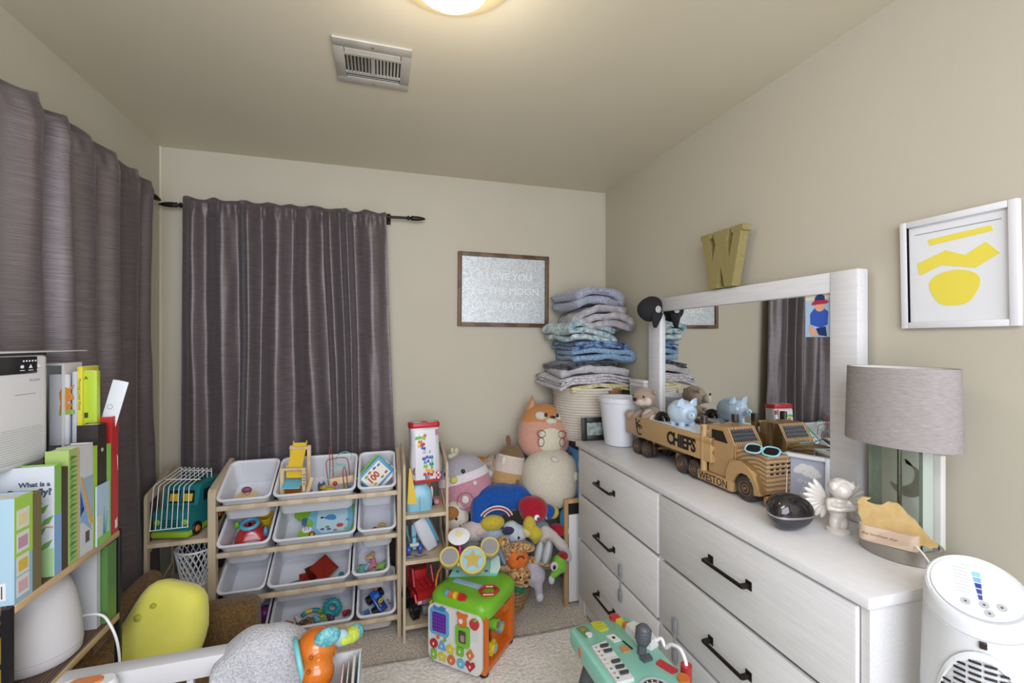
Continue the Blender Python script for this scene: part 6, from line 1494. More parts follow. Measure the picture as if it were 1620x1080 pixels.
for k in range(3): MB().tube([(.166+k*.008, -.030+.004*k, .022-.006*k),(.160+k*.008,-.045,-.012),(.166+k*.008,-.032,-.052)], .0036, 6).build('cuff_stripe', plush('#c4c0c0') if k != 1 else mat('stripe red','',.9), t)
organic('head', [((.122,-.030,-.006),(.066,.055,.060)),((.100,-.03,.012),(.050,.05,.045))], M_rd, t, .006)
organic('beak', [((.088,-.072,-.055),(.030,.026,.044)),((.112,-.078,-.090),(.036,.028,.030)),((.118,-.070,-.120),(.022,.020,.022))], M_yl, t, .006)
MB().ell((.118,-.084,-.020),(.013,.008,.013)).build('eye_white', M_wire, t); MB().ell((.121,-.092,-.022),(.006,.004,.008)).build('pupil', mat('pupil blue', '#2a4a8c', .3), t)
# others in the heap
def lump(label, name, px, py, Y, ells, m, tubes=(), rot=None, eyes=None, amp=.003):
    t = soft(label, name, px, py, Y, rot=rot); organic('body', ells, m, t, .006, amp=amp, nscale=40, tubes=tubes)
    if eyes:
        for e in eyes: MB().ell(e,(.006,.005,.006), seg=10, rings=8).build('eye', M_black, t)
    return t
t = lump('white and brown dog plush at the left edge of the heap', 'dog_plush', 722, 820, 2.36, [((0,0,0),(.056,.05,.060)),((-.01,0,.04),(.042,.04,.04))], M_crm, eyes=[(-.008,-.050,.018),(.012,-.048,-.022)])
organic('brown_ear', [((-.028,-.032,.038),(.036,.026,.030))], plush('#8a5a2c', '#a5703a'), t, .006); organic('brown_patch', [((-.020,-.030,-.050),(.040,.024,.024))], plush('#8a5a2c', '#a5703a'), t, .006)
MB().tube([(.004,-.054,-.006),(.010,-.056,-.016),(.020,-.052,-.014),(.022,-.050,-.004)], .0015, 6).build('mouth', M_black, t)
t = lump('pale pinkish plush lying in the middle left of the heap', 'pink_grey_plush', 750, 840, 2.28, [((0,0,0),(.068,.045,.044)),((-.05,0,-.008),(.04,.03,.026))], plush('#b5a9a6', '#c5bab6'))
MB().ell((.015,-.045,.010),(.016,.004,.014)).build('patch', plush('#c9b0ac'), t)
t = lump('pale blue elephant plush under the blue bird doll', 'elephant_plush', 780, 858, 2.26, [((0,.0,.02),(.060,.05,.045)),((.05,0,.0),(.045,.04,.05)),((-.03,0,-.05),(.035,.03,.06))], plush('#8fa0b5', '#a8b6c8'), tubes=[([(.03,-.03,-.02),(.055,-.04,-.07),(.06,-.04,-.13)],[.026,.024,.022])], eyes=[(.06,-.036,.018)])
MB().ell((.010,-.045,.030),(.026,.008,.020)).build('ear', plush('#a8b6c8'), t)
t = lump('pale blue and cream pup plush beside the yellow beak', 'pup_plush', 817, 845, 2.24, [((0,0,0),(.046,.04,.042)),((-.020,.01,.030),(.036,.03,.028))], plush('#a5aeb8', '#b8c0c8'), eyes=[(-.002,-.040,.002)])
organic('cream_nose', [((.040,-.02,.018),(.024,.026,.028))], plush('#b5ad80', '#c9c094'), t, .006); organic('navy_ear', [((-.040,-.012,.026),(.030,.022,.018))], plush('#2f2a4a', '#3c3658'), t, .005)
# orange plush upside down with brown paw
t = soft('brown speckled bear plush in orange shirt hanging over basket rim', 'bear_plush', 820, 895, 2.17, rot=(0,0,0))
M_sp = mat('speckled brown fur', '#6b4424', .9, kind='noise', c2='#c09a64', scale=95, bump=.8, sheen=.3, fac=(.4,.62))
organic('body', [((-.005,0,.035),(.050,.042,.050))], mat('orange shirt', '#b8561c', .9, kind='noise', c2='#cc6a26', scale=60, bump=.3), t, .005, amp=.002)
organic('head', [((.0,-.02,-.032),(.052,.045,.044)),((.012,-.05,-.045),(.024,.020,.020))], M_sp, t, .005, amp=.002)
organic('leg', [], M_sp, t, .005, amp=.002, tubes=[([(-.045,0,.050),(-.055,-.01,.085),(-.072,-.02,.118)],[.020,.019,.028]),([(-.02,0,.078),(.02,-.02,.090),(.050,-.02,.080)],[.024,.024,.018])])
organic('arm', [], M_sp, t, .005, amp=.001, tubes=[([(.05,0,.02),(.09,-.01,.012),(.125,-.02,.002)],[.016,.015,.013])])
MB().ell((.010,-.072,-.035),(.008,.006,.006)).ell((-.010,-.064,-.015),(.004,.004,.005)).ell((.028,-.062,-.022),(.004,.004,.005)).build('face', M_black, t)
MB().tube([(-.020,-.042,.048),(-.010,-.046,.062),(.006,-.046,.060),(.012,-.044,.050)], .0028, 6).build('shirt_print', M_black, t)
organic('leaf_bow', [((-.020,-.045,-.072),(.024,.012,.014)),((.004,-.045,-.082),(.020,.012,.014))], plush('#14543a', '#1d6b48'), t, .005)
t = lump('light grey plush hanging over the basket rim below bear arm', 'grey_plush', 846, 910, 2.17, [((0,0,.0),(.048,.04,.045)),((-.01,0,.035),(.035,.03,.03))], M_gy, tubes=[([(.010,-.02,-.03),(.012,-.02,-.075)],[.019,.016])])
MB().ell((.012,-.030,-.078),(.016,.012,.020)).build('foot', plush('#b5b3ba'), t)
t = lump('floppy off-white rabbit plush with long ears by the framed board', 'rabbit_plush', 872, 850, 2.24, [((-.03,0,.0),(.035,.03,.042))], plush('#aaa39c', '#bcb5ae'), tubes=[([(-.03,0,.04),(.0,-.02,.02),(.040,-.03,-.03),(.068,-.03,-.085)],[.020,.020,.026,.018]),([(-.05,0,.03),(-.062,-.02,-.03)],[.022,.018])])
MB().ell((-.028,-.030,.010),(.010,.004,.008)).build('nose_patch', plush('#b5958c'), t)
t = soft('pair of small grey and white baby shoes in the soft toy heap', 'baby_shoes', 856, 872, 2.16, rot=(0,0,0), group=None)
t['category'] = 'shoes'
for k in range(2): MB().ell((-.012+k*.030,-.02*k,-.005+.008*k),(.016,.022,.050), rot=(0,14,0)).build('shoe', mat('shoe grey', '#a5a9ac', .7), t); MB().ell((-.002+k*.030,-.02*k-.004,-.004+.008*k),(.009,.021,.046), rot=(0,14,0)).build('sole', mat('sole grey', '#6f7276', .7), t)
t = lump('green and red frog-like plush at the right of the basket', 'frog_plush', 884, 893, 2.15, [((0,0,0),(.034,.03,.036)),((.004,0,.024),(.030,.026,.020))], plush('#5f9a2c', '#74b03a'), tubes=[([(-.01,-.01,-.02),(-.035,-.015,-.035)],[.016,.014])])
MB().ell((-.030,-.022,.008),(.018,.012,.020)).build('face_white', plush('#c9b8b4'), t); MB().ell((-.034,-.034,.010),(.007,.004,.010)).build('eye', M_black, t); organic('red_cap', [((.018,.0,.036),(.026,.024,.018))], plush('#8c1c26'), t, .005); MB().ell((-.040,-.016,-.050),(.014,.012,.020)).build('foot', plush('#b5b3ba'), t)
t = lump('small red plush with teal trim behind the rabbit ears', 'red_plush', 884, 838, 2.30, [((-.01,0,0),(.045,.035,.030))], M_rd); organic('teal_sleeve', [((.030,.0,.050),(.026,.026,.050))], plush('#1f6f95', '#2c82a8'), t, .006); MB().ell((.038,-.02,.0),(.014,.014,.018)).build('hand', plush('#c9c4c4'), t)
t = lump('grey elephant plush low behind the toy drum', 'grey_elephant', 742, 868, 2.24, [((0,0,0),(.040,.034,.030)),((.03,0,.010),(.022,.020,.018))], plush('#77767e', '#8a8992'), eyes=[(.030,-.024,.016)]); MB().ell((-.010,-.030,.010),(.020,.006,.016)).build('ear', M_gy, t)
t = lump('brown and gold plush in shadow by the shelf tower', 'gold_plush', 716, 872, 2.30, [((0,0,-.01),(.042,.04,.05))], mat('gold brown fur', '#5c401e', .9, kind='noise', c2='#9a8a3c', scale=70, bump=.8)); MB().ell((.0,-.038,.0),(.014,.006,.012)).build('patch', M_tn, t)
t = lump('pale grey-blue plush filling the middle of the heap', 'blue_grey_plush', 800, 880, 2.30, [((0,0,0),(.075,.06,.06)),((.06,0,.03),(.06,.05,.05)),((-.05,0,-.01),(.06,.05,.06))], plush('#9097a5', '#a5acb8')); MB().ell((.03,-.052,.05),(.020,.006,.016)).build('patch', plush('#b8bcc6'), t)
t = lump('dusty blue plush behind the rabbit plush in the heap', 'dusty_plush', 850, 838, 2.32, [((0,0,0),(.060,.05,.05)),((.0,0,-.07),(.060,.05,.05))], plush('#7d93a8', '#94a8bc')); MB().ell((-.02,-.046,-.04),(.018,.006,.014)).build('patch', plush('#a8b8c8'), t)

# ================================================================ activity cube
ac = thing('activity_cube', 'green, orange and white activity cube on the rug edge', 'activity cube', (.421, 2.045, .024), -42.4); ac.scale = (1.07, 1.07, 1.07)
M_cg = mat('cube green', '#6fae28', .35); M_co = mat('cube orange', '#cc6a22', .38); M_cw = mat('cube white', '#cfcfcb', .4); M_cy = mat('cube yellow', '#cbb82e', .4)
s_ = .1415
b = MB(); b.b2((-s_+.010,-s_+.012,.0),(s_-.012,s_-.012,.020), bev=.004).b2((-s_+.012,-s_+.012,.02),(-s_+.030,s_-.012,.235)).b2((-s_+.03,s_-.030,.02),(s_-.012,s_-.012,.235)).b2((s_-.032,-s_+.012,.02),(s_-.010,-s_+.034,.24)).b2((s_-.032,s_-.040,.02),(s_-.010,s_-.012,.24)); b.b2((-s_+.03,-s_+.02,.02),(s_-.05,-s_+.028,.235)); b.b2((s_-.060,-.010,.02),(s_-.050,s_-.03,.235)); b.b2((s_-.050,s_-.10,.165),(s_-.012,s_-.040,.20)); b.build('frame', M_co, ac)
MB().b2((-s_-.002,-s_+.006,.005),(-s_+.010,s_-.012,.235), bev=.005).build('left_panel', M_cy, ac)
b = MB(); lo = []
for z_, g_ in ((.222,-.001),(.238,.004),(.262,.004),(.278,-.006),(.284,-.022),(.285,-.05)): lo.append([Vector((p.x*(1+.0*z_), p.y, z_-.0*p.y)) for p in rrect(2*(s_+g_), 2*(s_+g_), .055, 0, 7)])
b.loft(lo); b.build('top', M_cg, ac)
MB().prism([(p.x, p.y) for p in rrect(.258,.238,.035,0,6)], .012, T(-.004,-s_-.000,.128) @ FY).build('front_panel', M_cw, ac)
F0 = T(-.004,-s_-.0125,.128) @ FY
def fp(name, poly, t_, m, dz=0, parent=ac): return MB().prism(poly, t_, F0 @ T(0,0,dz)).build(name, m, parent)
scr = fp('screen_frame', [(p.x-.070, p.y+.050) for p in rrect(.092,.108,.016,0,5)], .005, mat('frame blue', '#5f9ac4', .4))
fp('screen', [(p.x-.070, p.y+.050) for p in rrect(.066,.078,.005,0,3)], .0065, mat('purple screen', '#4a1a78', .2), 0, scr)
b = MB()
for i in range(5):
    for j in range(5): b.box((-.094+i*.012, .026+j*.0145-.004, .0068), (.0085,.0105,.0015), F0)
d_ = b.build('screen_cells', mat('purple cell', '#6a2fa0', .25), scr); d_['kind'] = 'stuff'
fp('frame_ribbon', [(-.095,.100),(-.045,.100),(-.040,.112),(-.060,.118),(-.075,.108),(-.100,.114)], .0065, mat('ribbon blue', '#3f78b0', .4), 0, scr)
fp('bear_button', [(.022,.105),(.014,.112),(.020,.118),(.032,.114),(.052,.114),(.064,.117),(.068,.109),(.060,.100),(.062,.074),(.050,.064),(.034,.064),(.024,.074)], .010, M_co)
fp('bear_face', disc_poly(.010,14,1,1,.038,.088), .0115, M_cw)
gw = fp('green_window', [(p.x+.044, p.y+.026) for p in rrect(.064,.084,.012,0,4)], .010, M_cg)
fp('window_hole', [(p.x+.044, p.y+.026) for p in rrect(.034,.050,.006,0,4)], .0105, mat('dark hole', '#3c4038', .5), 0, gw); fp('window_pane', [(p.x+.046, p.y+.020) for p in rrect(.018,.026,.004,0,3)], .0112, mat('pinkish pane', '#a07c80', .3), 0, gw)
fp('apple_button', disc_poly(.021,20,1,1,.098,.088), .009, mat('gloss red', '', .25)); fp('apple_leaf', [(.094,.106),(.104,.112),(.110,.104),(.100,.100)], .010, M_cg)
b = MB()
for k in range(9): b.tube([(.082+.012*(k%3), .060-.016*(k//3), .0006),(.088+.012*(k%3), .055-.016*(k//3), .0012),(.084+.012*(k%3), .050-.016*(k//3), .0006)], .0008, 4, M=F0)
o = b.build('engraved_notes', mat('pale grey', '#b5b5b2', .5), ac); o['kind'] = 'stuff'
fp('mini_button', disc_poly(.008,12,1,1,-.078,-.014), .004, M_co); fp('mini_button', disc_poly(.008,12,1,1,-.044,-.016), .004, M_cg)
shp = [(-.098,-.044,'disc','#a8202a'),(-.058,-.044,'tri','#5f9ac4'),(-.016,-.046,'star','#cbb82e'),(.030,-.040,'sq','#6fae28'),(.078,-.040,'dia','#c26a26'),(-.098,-.088,'rect','#7fae2c'),(-.056,-.088,'star','#cbb82e'),(-.012,-.088,'disc','#c2682a'),(.034,-.088,'disc','#5fa8c4'),(.078,-.086,'heart','#a8202a')]
for k, (x_, y_, sh_, c_) in enumerate(shp):
    if sh_ == 'disc': pl_ = disc_poly(.0185,18,1,1,x_,y_)
    elif sh_ == 'tri': pl_ = [(x_-.020,y_-.014),(x_+.020,y_-.014),(x_+.005,y_+.020),(x_-.005,y_+.020)]
    elif sh_ == 'star': pl_ = star_poly(.022,.68,5,90,x_,y_)
    elif sh_ == 'sq': pl_ = [(p.x+x_,p.y+y_) for p in rrect(.034,.036,.006,0,3)]
    elif sh_ == 'rect': pl_ = [(p.x+x_,p.y+y_) for p in rrect(.028,.040,.007,0,3)]
    elif sh_ == 'dia': pl_ = [(x_,y_-.023),(x_+.019,y_),(x_,y_+.023),(x_-.019,y_)]
    else: pl_ = [(x_,y_-.022),(x_+.022,y_+.004),(x_+.018,y_+.017),(x_+.008,y_+.018),(x_,y_+.011),(x_-.008,y_+.018),(x_-.018,y_+.017),(x_-.022,y_+.004)]
    bt = fp('shape_button', pl_, .006, mat('btn '+c_, c_, .35)); fp('button_mark', disc_poly(.005,8,.8,1.3,x_,y_), .0066, M_cw, 0, bt)
# side fittings on the open right face
for (y_, z_, c1, c2) in ((-.055,.170,'#6fae28','#8a5a50'),(-.020,.140,'#5f9ac4','#b5a84a'),(-.075,.085,'#cbb02e','#7fa0b0')):
    g_ = MB().cyl((s_-.055,y_,z_),(s_+.004,y_,z_),.022 if c1 != '#cbb02e' else .018, seg=20).build('gear', mat('btn '+c1, c1, .35), ac)
    if c1 == '#cbb02e':
        m_ = MB()
        for k in range(6): m_.box((s_-.012, y_+.022*cos(k*pi/3), z_+.022*sin(k*pi/3)), (.014,.012,.012))
        m_.build('gear_tooth', mat('btn '+c1, '', .35), g_)['kind'] = 'stuff'
    MB().prism([(x_+y_, yy+z_) for x_, yy in disc_poly(.014,16)], .002, T(s_+.004,0,0) @ FXP).build('gear_face', mat('btn '+c2, c2, .4), g_)
# top fittings
MB().b2((-.090,-.040,.2845),(.055,-.010,.288), bev=.001).build('keyboard_strip', mat('pale blue strip', '#8fabc8', .35), ac)
b = MB()
for k in range(16): b.box((-.082+k*.0085, -.025, .2888), (.005,.022,.0012))
b.build('strip_ribs', mat('pale blue rib', '#a5bcd4', .35), ac)['kind'] = 'stuff'
for k, (c_, w_) in enumerate((('#5f9ac4',.018),('#cc6a22',.022),('#cbb82e',.018),('#cc6a22',.008),('#b1262a',.020),('#b1262a',.012))):
    x0_ = -.062+sum((.018,.022,.018,.008,.020,.012)[:k]); MB().cyl((x0_,-s_+.018,.285),(x0_+w_-.001,-s_+.018,.285),.0155 if k < 5 else .011, seg=18).build('roller_bead', mat('btn '+c_, c_, .35), ac)
b = MB(); hp = [(.030,-.055),(.050,-.085),(.085,-.080),(.108,-.050),(.095,-.022),(.055,-.020)]
hp = [(.062,-.060),(.090,-.078),(.124,-.058),(.128,-.020),(.098,-.004),(.066,-.022)]
b.tube([(x_, y_, .290) for x_, y_ in hp], .0075, 8, True, T(0,0,.002)); b.build('red_ring', mat('gloss red', '', .25), ac)
for sx in (-1, 1):
    for sy in (-1, 1): MB().lathe([(.018,-.008),(.020,.001),(.016,.006),(.0,.006)][::-1] if False else [(0,-.0095),(.018,-.0095),(.020,-.004),(.018,.002),(0,.002)], T(sx*(s_-.030), sy*(s_-.030), 0), 18).build('foot', M_black, ac)
# toy drum on the cube
pd_ = AZ(754, 912, .31); az_ = -math.degrees(math.atan2(pd_.x, pd_.y))
td = thing('toy_drum_set', 'mint toy drum set with yellow star drum on the activity cube', 'toy drum', (pd_.x, pd_.y+.03, .309), az_-2)
M_mint = mat('mint plastic', '#7fb5a8', .35); M_dy = mat('drum yellow', '#c4b45a', .4); M_dg = mat('drum grey', '#8f8c90', .5)
TL = RX(16)
BT = T(0,.010,.032) @ RX(30) @ SC(1.08,1.1,.8)
b = MB(); b.loft([[Vector((x_, y_, z_)) for x_, y_ in ((-.115,-.060),(-.108,-.068),(.095,-.060),(.104,-.050),(.088,.020),(.070,.060),(-.050,.060),(-.068,.050))] for z_ in (.001,.030)], BT); b.loft([[Vector((x_*.96, y_*.94, z_)) for x_, y_ in ((-.115,-.060),(-.108,-.068),(.095,-.060),(.104,-.050),(.088,.020),(.070,.060),(-.050,.060),(-.068,.050))] for z_ in (.028,.036)], BT)
b.build('base', M_mint, td, ang=25)
bpy.context.view_layer.update(); TDI = td.matrix_world.inverted()
def drum(name, P, r, h, top, ring=M_dy, tilt=48):
    p_ = TDI @ P; Mq = Matrix.Translation(p_) @ RX(tilt) @ T(0, 0, -h)
    o = MB().lathe([(0,0),(r*.90,0),(r*.95,h*.6),(r*.95,h)], Mq, 32).build(name, M_dg, td)
    MB().lathe([(r*.78,h),(r*.80,h+.003),(r*.96,h+.004),(r,h-.002),(r*.98,h-.012),(r*.90,h-.012)], Mq, 32).build('drum_rim', ring, o)
    MB().lathe([(0,h+.001),(r*.80,h+.001),(r*.80,h-.004),(0,h-.004)], Mq, 32).build('drum_skin', top, o)
    return o, Mq @ T(0,0,h)
drum('side_drum', AY(711, 880, 2.06), .047, .042, M_dg, tilt=40); drum('side_drum', AY(775, 864, 2.10), .047, .042, M_dg, tilt=40)
o, Mq = drum('star_drum', AY(748, 885, 2.035), .063, .030, mat('star blue', '#8fb5c4', .4))
MB().prism(star_poly(.044,.5,5,90), .003, Mq @ T(0,0,.001)).build('star', mat('star gold', '#b59a3c', .4), o)
q0 = TDI @ AY(728, 882, 2.09); q1 = TDI @ AY(727, 855, 2.11)
MB().cyl(q0, q1, .009, seg=12).build('pink_post', mat('hot pink', '#a82068', .4), td)
MB().cyl(TDI @ AY(735, 898, 2.05), TDI @ AY(714, 884, 2.07), .010, seg=10).cyl(TDI @ AY(760, 892, 2.05), TDI @ AY(774, 870, 2.11), .010, seg=10).build('drum_arm', M_dy, td)
MC = Matrix.Translation(TDI @ AY(726, 848, 2.11)) @ RX(24)
cy_ = MB().lathe([(0,-.004),(.050,-.003),(.052,.001),(.028,.006),(0,.008)], MC, 32).build('cymbal', M_wire, td)
MB().prism(star_poly(.019,.5,5,90), .010, MC @ T(0,.004,.006) @ RX(40)).build('cymbal_star', M_dy, cy_)
b = MB(); b.prism([(.066,-.052),(.100,-.056),(.114,-.030),(.110,.020),(.098,.036),(.080,.030),(.070,.000)], .010, BT @ T(0,0,.036)); b.build('side_ornament', mat('pale mint', '#b5d0c8', .4), td)
for x_, y_, h in ((-.078,-.040,'#3c6f8c'),(-.050,-.046,'#c9a2a0'),(-.020,-.048,'#c9b26a'),(.008,-.050,'#4a4a5c'),(.034,-.046,'#c9b26a'),(.050,-.040,'#3c5f8c'),(.060,-.018,'#b5a84a')): MB().prism(disc_poly(.007,8,1.3,.8,x_,y_), .0012, BT @ T(0,0,.036)).build('motif', mat('ink '+h, h, .5), td)
tag(MB().tube([AZ(690,930,.30)+Vector((0,0,.0)), AZ(690,918,.33), AZ(693,905,.35), AZ(699,895,.36)], .0045, 8).build('orange_loop', M_o), 'thin orange plastic loop between monster truck and activity cube', 'toy')

# ================================================================ mint piano table
A0 = AZ(900, 990, .45); A1 = AZ(985, 973, .45); A2 = AZ(948, 1073, .45)
pt = thing('piano_table', 'mint green toy piano activity table in the foreground by the dresser', 'toy table', (A0.x, A0.y, .45))
ex = (A1-A0).normalized(); ey = Vector((ex.y, -ex.x, 0))   # ey toward the camera
ang_ = math.atan2(ex.y, ex.x); pt.rotation_euler = (0, 0, ang_)
PW, PL = .232, .46
# local: x right 0..PW, y 0..-PL toward camera, z 0 = surface
b = MB(); pts_ = [(p.x+PW/2, p.y-PL/2) for p in rrect(PW+.01, PL, .030, 0, 5)]
b.loft([[Vector((x_*.94+.006, y_, -.060)) for x_, y_ in pts_], [Vector((x_, y_, -.045)) for x_, y_ in pts_], [Vector((x_, y_, -.006)) for x_, y_ in pts_], [Vector((PW/2+(x_-PW/2)*.96, -PL/2+(y_+PL/2)*.97, 0)) for x_, y_ in pts_]]); b.build('body', mat('mint table', '#86c2b0', .35), pt)
def P_(name, poly, t_, m, z_=0, parent=pt): return MB().prism(poly, t_, T(0,0,z_)).build(name, m, parent)
kb = P_('keyboard', [(.022,-.130),(.080,-.118),(.080,-.290),(.022,-.290)], .010, M_cw)
for k in range(8):
    if k in (2, 5): pass
    P_('key_gap', [(.022,-.136-k*.0195),(.078,-.136-k*.0195),(.078,-.137-k*.0195),(.022,-.137-k*.0195)], .0104, mat('gap grey', '#9a9c9c', .6), 0, kb)
for k in (0,1,3,4,5): P_('black_key', [(p.x+.062, p.y-.142-k*.0245) for p in rrect(.030,.011,.004,0,3)], .013, mat('key charcoal', '#3a3a42', .4), .002, kb)
for k, h in enumerate(('#6f9aa0','#a84a4a','#c07a6a','#8a8ca8','#c9b87a','#3f6fb8','#8a8a8a','#3a3a42')): P_('key_dot', disc_poly(.004,8,1,1,.034,-.140-k*.0195), .0106, mat('ink '+h, h, .5), 0, kb)
P_('badge', [(p.x+.120, p.y-.345) for p in rrect(.104,.104,.051,0,8)], .004, mat('badge grey', '#b5bcc8', .4)); P_('badge_ring', disc_poly(.042,28,1,1,.120,-.345), .0048, mat('badge dark', '#34302e', .5)); P_('badge_face', disc_poly(.031,24,1,1,.120,-.345), .0056, mat('badge tan', '#c2a283', .5))
for k in range(14):
    a = 2*pi*k/14; P_('badge_tick', [(.120+.0365*cos(a)+.0022*sx, -.345+.0365*sin(a)+.0030*sy) for sx, sy in ((-1,-1),(1,-1),(1,1),(-1,1))], .0052, M_cw)
P_('badge_motif', [(.105,-.352),(.135,-.352),(.138,-.340),(.122,-.330),(.102,-.338)], .0062, mat('motif blue', '#5a78a8', .5))
ys = P_('yellow_pad', [(.078,-.012),(.112,-.012),(.124,-.028),(.124,-.058),(.092,-.062),(.078,-.040)], .006, mat('lime pad', '#b0b02e', .4))
for i in range(3):
    for j in range(2): P_('pad_dot', disc_poly(.0022,8,1,1,.090+i*.010,-.026-j*.016), .0064, mat('pad dark', '#6b6a1c', .5), 0, ys)
bk = P_('picture_label', [(.020,-.020),(.045,-.016),(.056,-.030),(.056,-.072),(.030,-.074)], .003, mat('label green', '#5a7a4a', .5)); P_('label_moon', disc_poly(.012,14,1,1,.046,-.064), .0035, M_cw, 0, bk); P_('label_ship', disc_poly(.007,10,1.2,.9,.036,-.036), .0035, M_co, 0, bk)
P_('red_button', [(.158,.000),(.178,.006),(.192,-.006),(.190,-.026),(.170,-.030),(.158,-.018)], .012, mat('gloss red', '', .25)); P_('yellow_button', [(.168,-.030),(.196,-.026),(.190,-.050),(.178,-.056)], .012, mat('btn #cbb82e', '#cbb82e', .35)); P_('orange_button', disc_poly(.014,18,1,.9,.192,-.062), .012, mat('btn #c2682a', '#c2682a', .35))
b = MB(); b.loft([[Vector((x_, y_, 0)) for x_, y_ in ((.176,-.078),(.212,-.070),(.236,-.105),(.240,-.180),(.205,-.192),(.176,-.160))], [Vector((.206+(x_-.206)*.9, -.13+(y_+.13)*.9, .026)) for x_, y_ in ((.176,-.078),(.212,-.070),(.236,-.105),(.240,-.180),(.205,-.192),(.176,-.160))]]); b.build('white_flipper', M_cw, pt)
P_('flipper_print', star_poly(.012,.7,8,0,.208,-.150), .0268, mat('tan print', '#b09a78', .5))
P_('small_panel', [(.098,-.088),(.128,-.086),(.136,-.120),(.110,-.124)], .003, M_cw); P_('mark', disc_poly(.006,10,1,1,.118,-.104), .0036, M_black)
P_('orange_panel', [(.112,-.150),(.138,-.150),(.138,-.176),(.112,-.176)], .004, mat('brown orange', '#b5804a', .4)); P_('dark_slot', [(.138,-.126),(.142,-.124),(.152,-.168),(.147,-.170)], .003, M_black)
b = MB(); b.lathe([(0,0),(.014,0),(.014,.030),(.019,.034),(.024,.048),(.0245,.070),(.021,.084),(.012,.092),(0,.094)], T(.166,-.196,.0) @ RY(6), 24)
for k in range(4): b.torus((0,0,.048+k*.010), .0235, .0022, T(.166,-.196,.0) @ RY(6), 24, 6)
b.build('microphone', mat('mic grey', '#4f5258', .45), pt); P_('mic_base', [(.146,-.214),(.186,-.208),(.184,-.232),(.150,-.236)], .008, mat('mic grey', '', .45))
P_('red_slider', [(.182,-.250),(.204,-.242),(.212,-.262),(.228,-.296),(.204,-.300),(.190,-.270)], .008, mat('gloss red', '', .25)); P_('orange_dial', disc_poly(.018,20,1,1,.222,-.330), .010, mat('btn #c2682a', '', .35))
MB().cyl((.262,-.290,-.035),(.262,-.290,.010),.017, seg=20).build('red_cup', mat('gloss red', '', .25), pt)
MB().tube(smooth_path([(.228,-.168,.006),(.246,-.186,.028),(.250,-.205,.010),(.254,-.228,.034),(.262,-.262,.040),(.263,-.285,.020),(.262,-.290,.005)]), .0058, 10).build('white_tube', M_wire, pt)
MB().prism([(.0,-.010),(.010,-.004),(.012,.012),(.004,.026),(-.006,.018),(-.008,.0)], .003, T(-.004,-.100,-.032) @ FXM).build('side_emblem', M_co, pt)
for (x0_, y0_, x1_, y1_) in ((.045,-.10,-.030,-.030),(.18,-.08,.215,-.04),(.05,-.40,-.03,-.46),(.19,-.40,.225,-.45)):
    b = MB(); z0b = -.45+.021 if (A0+ex*x1_-ey*y1_).y > .6 else -.45+.001
    b.cyl((x1_, y1_, -.425), (x0_, y0_, -.055), .020, .026, 18); b.lathe([(0,0),(.024,0),(.024,.010),(.018,.016),(0,.016)], T(x1_, y1_, -.437), 18); b.build('leg', mat('leg grey', '#4a4c50', .5), pt)

# ================================================================ tower fan heater
fh = thing('tower_heater', 'white oval tower heater with touch controls in the right foreground', 'heater', (1.122, .580, -.010)); fh.scale = (.84, .84, 1)
M_ap = mat('appliance gloss white', '#cfd1d3', .28)
az = math.degrees(math.atan2(-1.118, .575)); fz = 62-90+0
fh.rotation_euler = (0, 0, R(-56))      # front (−Y local) looks back to the middle of the room
def hx(r, z, tilt=0, n=48): return [Vector((r*cos(a), r*.96*sin(a), z + tilt*r*sin(a))) for a in [2*pi*i/n for i in range(n)]]
TT = .42
b = MB(); b.loft([hx(.098,.012), hx(.101,.03), hx(.0985,.40), hx(.097,.78), hx(.092,.935,TT*.6), hx(.0925,.937,TT*.62)]); b.build('body', M_ap, fh)
b = MB(); b.loft([hx(.0915,.9385,TT*.62), hx(.0905,.967,TT), hx(.0885,.977,TT), hx(.084,.980,TT), hx(.079,.978,TT), hx(.0,.978,TT)]); b.build('head_cap', M_ap, fh)
MB().lathe([(0,.0),(.115,.0),(.118,.006),(.108,.012),(0,.012)], seg=48).build('foot_base', M_ap, fh)
MT = T(0,0,.9790) @ Matrix(((1,0,0,0),(0,1,0,0),(0,TT,1,0),(0,0,0,1)))
MB().prism(disc_poly(.078,40,1,.96), .0012, MT).build('control_glass', mat('control white', '#d6d9dc', .15), fh)
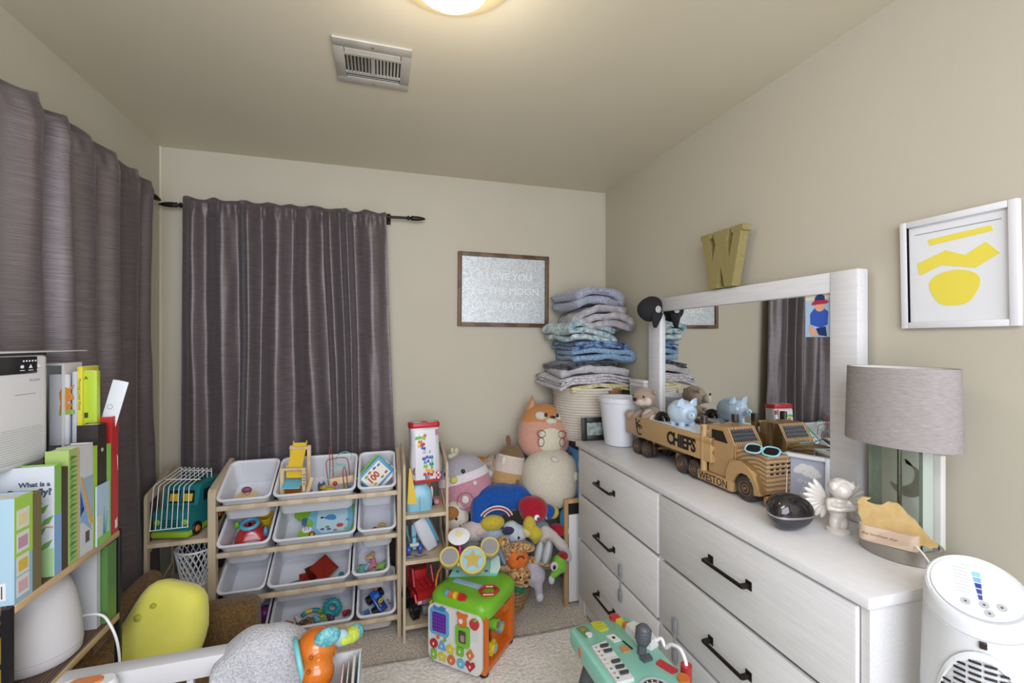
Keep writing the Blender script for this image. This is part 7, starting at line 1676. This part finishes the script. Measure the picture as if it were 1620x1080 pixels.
for k, c_ in enumerate(('#8fc9dc','#7aaed8','#2c3f98','#3a4a98','#3f4a8c')):
    w_ = .0075-.0009*k; MB().prism([(-w_+.004,.040-k*.0145),(w_+.004,.040-k*.0145),(w_-.0008+.004,.0285-k*.0145),(-w_+.0008+.004,.0285-k*.0145)], .0004, MT @ T(0,0,.0012)).build('level_bar', mat('bar '+c_, c_, .4), fh)
for k in range(8): MB().prism(rc(-.036,.044-k*.009,-.012,.0434-k*.009), .0003, MT @ T(0,0,.0012)).build('scale_line', mat('fine grey', '#a8acb0', .5), fh)
for x_, y_ in ((-.022,-.042),(.008,-.040),(.036,-.036),(.014,-.058)): 
    o = MB().prism(disc_poly(.0085,18,1,1,x_,y_), .0004, MT @ T(0,0,.0012)).build('touch_button', mat('button grey', '#b0b3b8', .4), fh)
    MB().prism(disc_poly(.0025,8,1,1,x_,y_), .0006, MT @ T(0,0,.0012)).build('button_icon', mat('icon grey', '#55585c', .5), o)
text('lettering', 'Quiet Mode', .010, mat('fine grey', '', .5), fh, MT @ T(-.022,.055,.0012), .0002)
MB().b2((-.006,-.0945,.900),(.006,-.086,.912), bev=.001).build('sensor', mat('sensor brown', '#2a2022', .2), fh)
# oval grille
b = MB(); n_ = 40; RG = .0985
def onbody(u, z_, r_=RG): return Vector((r_*sin(u), -r_*.96*cos(u), z_))
lo = []
for rr_, off in ((1.0,.000),(1.0,.0025),(.93,.0035),(.90,.0015)):
    lo.append([onbody(.88*rr_*cos(a),   .738+.155*rr_*sin(a), RG-.001+off-.004*max(0, sin(a))*.3) for a in [2*pi*i/n_ for i in range(n_)]])
b.loft(lo, I4, (False, False)); b.build('grille_rim', M_ap, fh)
sl = None; cnt = 0
for r_i in range(26):
    z_ = .603+r_i*.0112
    for c_i in range(6):
        u0 = -.72+c_i*.245; uc = u0+.10
        if (uc/.80)**2+((z_-.738)/.140)**2 > 1: continue
        b = MB(); b.loft([[onbody(u0+.20*q/4, z_+dz, .0993-.0012*((z_-.603)/.3)+k*.0012) for q in range(5)] for k, dz in ((0,-.0022),(1,-.0022),(1,.0022),(0,.0022))], closed=False, cap=(False,False)); b.build('slot', mat('slot dark', '#241c1c', .6), fh); cnt += 1
